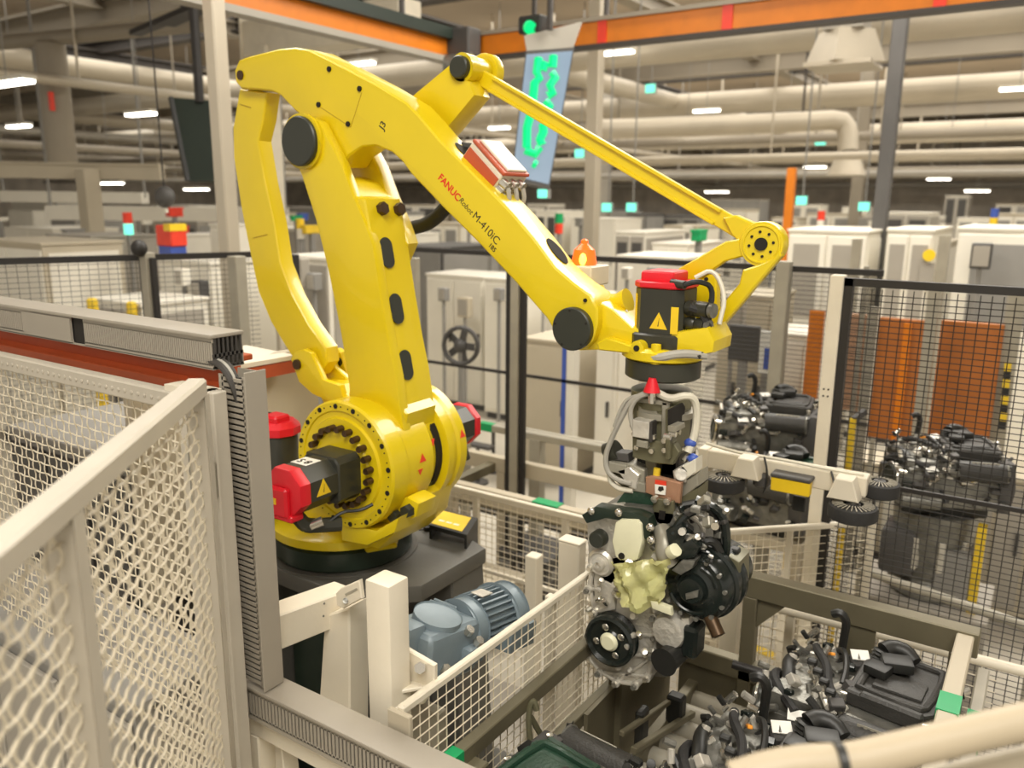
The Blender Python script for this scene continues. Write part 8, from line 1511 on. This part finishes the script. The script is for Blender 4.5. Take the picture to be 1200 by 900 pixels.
t = thing('parts_bin', 'red bin on a slim stand in the hall, fifth such from left', 'bin', (-6.560, 9.361, 0), 'red bins in the far hall'); obj('bin', B().box((-6.560,9.361,2.136), (0.116, .25, 0.128), None, .01), 'sign_red', t); obj('lid', B().box((-6.560,9.361,2.201), (0.123, .27, .03)), 'sign_red', t); obj('stand', B().bx(-6.590, -6.530, 9.331, 9.391, 0, 2.078), 'mid_grey', t)
t = thing('parts_bin', 'dark bin on a slim stand in the hall, first such from left', 'bin', (-8.489, 13.370, 0), 'dark bins in the far hall'); obj('bin', B().box((-8.489,13.370,2.153), (0.071, .25, 0.078), None, .01), 'dark_grey', t); obj('lid', B().box((-8.489,13.370,2.193), (0.075, .27, .03)), 'dark_grey', t); obj('stand', B().bx(-8.519, -8.459, 13.340, 13.400, 0, 2.118), 'mid_grey', t)
t = thing('parts_bin', 'dark bin on a slim stand in the hall, second such from left', 'bin', (-10.641, 16.909, 0), 'dark bins in the far hall'); obj('bin', B().box((-10.641,16.909,2.023), (0.055, .25, 0.060), None, .01), 'dark_grey', t); obj('lid', B().box((-10.641,16.909,2.054), (0.058, .27, .03)), 'dark_grey', t); obj('stand', B().bx(-10.671, -10.611, 16.879, 16.939, 0, 1.996), 'mid_grey', t)
t = thing('parts_bin', 'green bin on a slim stand in the hall, second such from left', 'bin', (-6.201, 10.128, 0), 'green bins in the far hall'); obj('bin', B().box((-6.201,10.128,1.456), (0.113, .25, 0.124), None, .01), 'green_tape', t); obj('lid', B().box((-6.201,10.128,1.519), (0.120, .27, .03)), 'green_tape', t); obj('stand', B().bx(-6.231, -6.171, 10.098, 10.158, 0, 1.400), 'mid_grey', t)
t = thing('parts_bin', 'grey bin on a slim stand in the hall, fourth such from left', 'bin', (-9.795, 16.767, 0), 'grey bins in the far hall'); obj('bin', B().box((-9.795,16.767,2.110), (0.082, .25, 0.090), None, .01), 'mid_grey', t); obj('lid', B().box((-9.795,16.767,2.156), (0.087, .27, .03)), 'mid_grey', t); obj('stand', B().bx(-9.825, -9.765, 16.737, 16.797, 0, 2.069), 'mid_grey', t)
t = thing('parts_bin', 'grey bin on a slim stand in the hall, fifth such from left', 'bin', (-7.369, 13.364, 0), 'grey bins in the far hall'); obj('bin', B().box((-7.369,13.364,2.174), (0.122, .25, 0.135), None, .01), 'mid_grey', t); obj('lid', B().box((-7.369,13.364,2.243), (0.130, .27, .03)), 'mid_grey', t); obj('stand', B().bx(-7.399, -7.339, 13.334, 13.394, 0, 2.113), 'mid_grey', t)
t = thing('parts_bin', 'white bin on a slim stand in the hall, seventh such from left', 'bin', (-5.542, 13.936, 0), 'white bins in the far hall'); obj('bin', B().box((-5.542,13.936,2.080), (0.091, .25, 0.100), None, .01), 'white_panel', t); obj('lid', B().box((-5.542,13.936,2.131), (0.097, .27, .03)), 'white_panel', t); obj('stand', B().bx(-5.572, -5.512, 13.906, 13.966, 0, 2.034), 'mid_grey', t)
t = thing('parts_bin', 'green bin on a slim stand in the hall, third such from left', 'bin', (-3.528, 9.230, 0), 'green bins in the far hall'); obj('bin', B().box((-3.528,9.230,2.172), (0.105, .25, 0.116), None, .01), 'green_tape', t); obj('lid', B().box((-3.528,9.230,2.231), (0.112, .27, .03)), 'green_tape', t); obj('stand', B().bx(-3.558, -3.498, 9.200, 9.260, 0, 2.119), 'mid_grey', t)
t = thing('parts_bin', 'dark bin on a slim stand in the hall, third such from left', 'bin', (-5.940, 16.783, 0), 'dark bins in the far hall'); obj('bin', B().box((-5.940,16.783,2.098), (0.064, .25, 0.070), None, .01), 'dark_grey', t); obj('lid', B().box((-5.940,16.783,2.134), (0.067, .27, .03)), 'dark_grey', t); obj('stand', B().bx(-5.970, -5.910, 16.753, 16.813, 0, 2.066), 'mid_grey', t)
t = thing('parts_bin', 'white bin on a slim stand in the hall, eighth such from left', 'bin', (-4.697, 14.623, 0), 'white bins in the far hall'); obj('bin', B().box((-4.697,14.623,2.151), (0.118, .25, 0.130), None, .01), 'white_panel', t); obj('lid', B().box((-4.697,14.623,2.217), (0.125, .27, .03)), 'white_panel', t); obj('stand', B().bx(-4.727, -4.667, 14.593, 14.653, 0, 2.092), 'mid_grey', t)
t = thing('parts_bin', 'dark bin on a slim stand in the hall, fourth such from left', 'bin', (-5.359, 18.504, 0), 'dark bins in the far hall'); obj('bin', B().box((-5.359,18.504,2.009), (0.085, .25, 0.093), None, .01), 'dark_grey', t); obj('lid', B().box((-5.359,18.504,2.056), (0.090, .27, .03)), 'dark_grey', t); obj('stand', B().bx(-5.389, -5.329, 18.474, 18.534, 0, 1.967), 'mid_grey', t)
t = thing('parts_bin', 'white bin on a slim stand in the hall, ninth such from left', 'bin', (-3.109, 11.516, 0), 'white bins in the far hall'); obj('bin', B().box((-3.109,11.516,1.538), (0.078, .25, 0.086), None, .01), 'white_panel', t); obj('lid', B().box((-3.109,11.516,1.582), (0.083, .27, .03)), 'white_panel', t); obj('stand', B().bx(-3.139, -3.079, 11.486, 11.546, 0, 1.499), 'mid_grey', t)
t = thing('parts_bin', 'white bin on a slim stand in the hall, tenth such from left', 'bin', (-3.393, 13.960, 0), 'white bins in the far hall'); obj('bin', B().box((-3.393,13.960,2.070), (0.062, .25, 0.068), None, .01), 'white_panel', t); obj('lid', B().box((-3.393,13.960,2.105), (0.066, .27, .03)), 'white_panel', t); obj('stand', B().bx(-3.423, -3.363, 13.930, 13.990, 0, 2.039), 'mid_grey', t)
t = thing('parts_bin', 'dark bin on a slim stand in the hall, fifth such from left', 'bin', (-3.702, 15.641, 0), 'dark bins in the far hall'); obj('bin', B().box((-3.702,15.641,2.172), (0.068, .25, 0.074), None, .01), 'dark_grey', t); obj('lid', B().box((-3.702,15.641,2.210), (0.072, .27, .03)), 'dark_grey', t); obj('stand', B().bx(-3.732, -3.672, 15.611, 15.671, 0, 2.138), 'mid_grey', t)
t = thing('parts_bin', 'grey bin on a slim stand in the hall, sixth such from left', 'bin', (-2.216, 11.370, 0), 'grey bins in the far hall'); obj('bin', B().box((-2.216,11.370,2.013), (0.075, .25, 0.082), None, .01), 'mid_grey', t); obj('lid', B().box((-2.216,11.370,2.055), (0.079, .27, .03)), 'mid_grey', t); obj('stand', B().bx(-2.246, -2.186, 11.340, 11.400, 0, 1.976), 'mid_grey', t)
t = thing('parts_bin', 'white bin on a slim stand in the hall, eleventh such from left', 'bin', (-3.254, 17.963, 0), 'white bins in the far hall'); obj('bin', B().box((-3.254,17.963,2.155), (0.092, .25, 0.102), None, .01), 'white_panel', t); obj('lid', B().box((-3.254,17.963,2.207), (0.098, .27, .03)), 'white_panel', t); obj('stand', B().bx(-3.284, -3.224, 17.933, 17.993, 0, 2.109), 'mid_grey', t)
t = thing('parts_bin', 'white bin on a slim stand in the hall, twelfth such from left', 'bin', (-2.028, 18.395, 0), 'white bins in the far hall'); obj('bin', B().box((-2.028,18.395,2.145), (0.057, .25, 0.062), None, .01), 'white_panel', t); obj('lid', B().box((-2.028,18.395,2.177), (0.060, .27, .03)), 'white_panel', t); obj('stand', B().bx(-2.058, -1.998, 18.365, 18.425, 0, 2.117), 'mid_grey', t)
t = thing('parts_bin', 'blue bin on a slim stand in the hall, second such from left', 'bin', (-0.596, 15.147, 0), 'blue bins in the far hall'); obj('bin', B().box((-0.596,15.147,2.103), (0.085, .25, 0.093), None, .01), 'blue_plastic', t); obj('lid', B().box((-0.596,15.147,2.151), (0.090, .27, .03)), 'blue_plastic', t); obj('stand', B().bx(-0.626, -0.566, 15.117, 15.177, 0, 2.061), 'mid_grey', t)
for o in list(sc.objects):
    if '_w' in o.keys(): del o['_w']
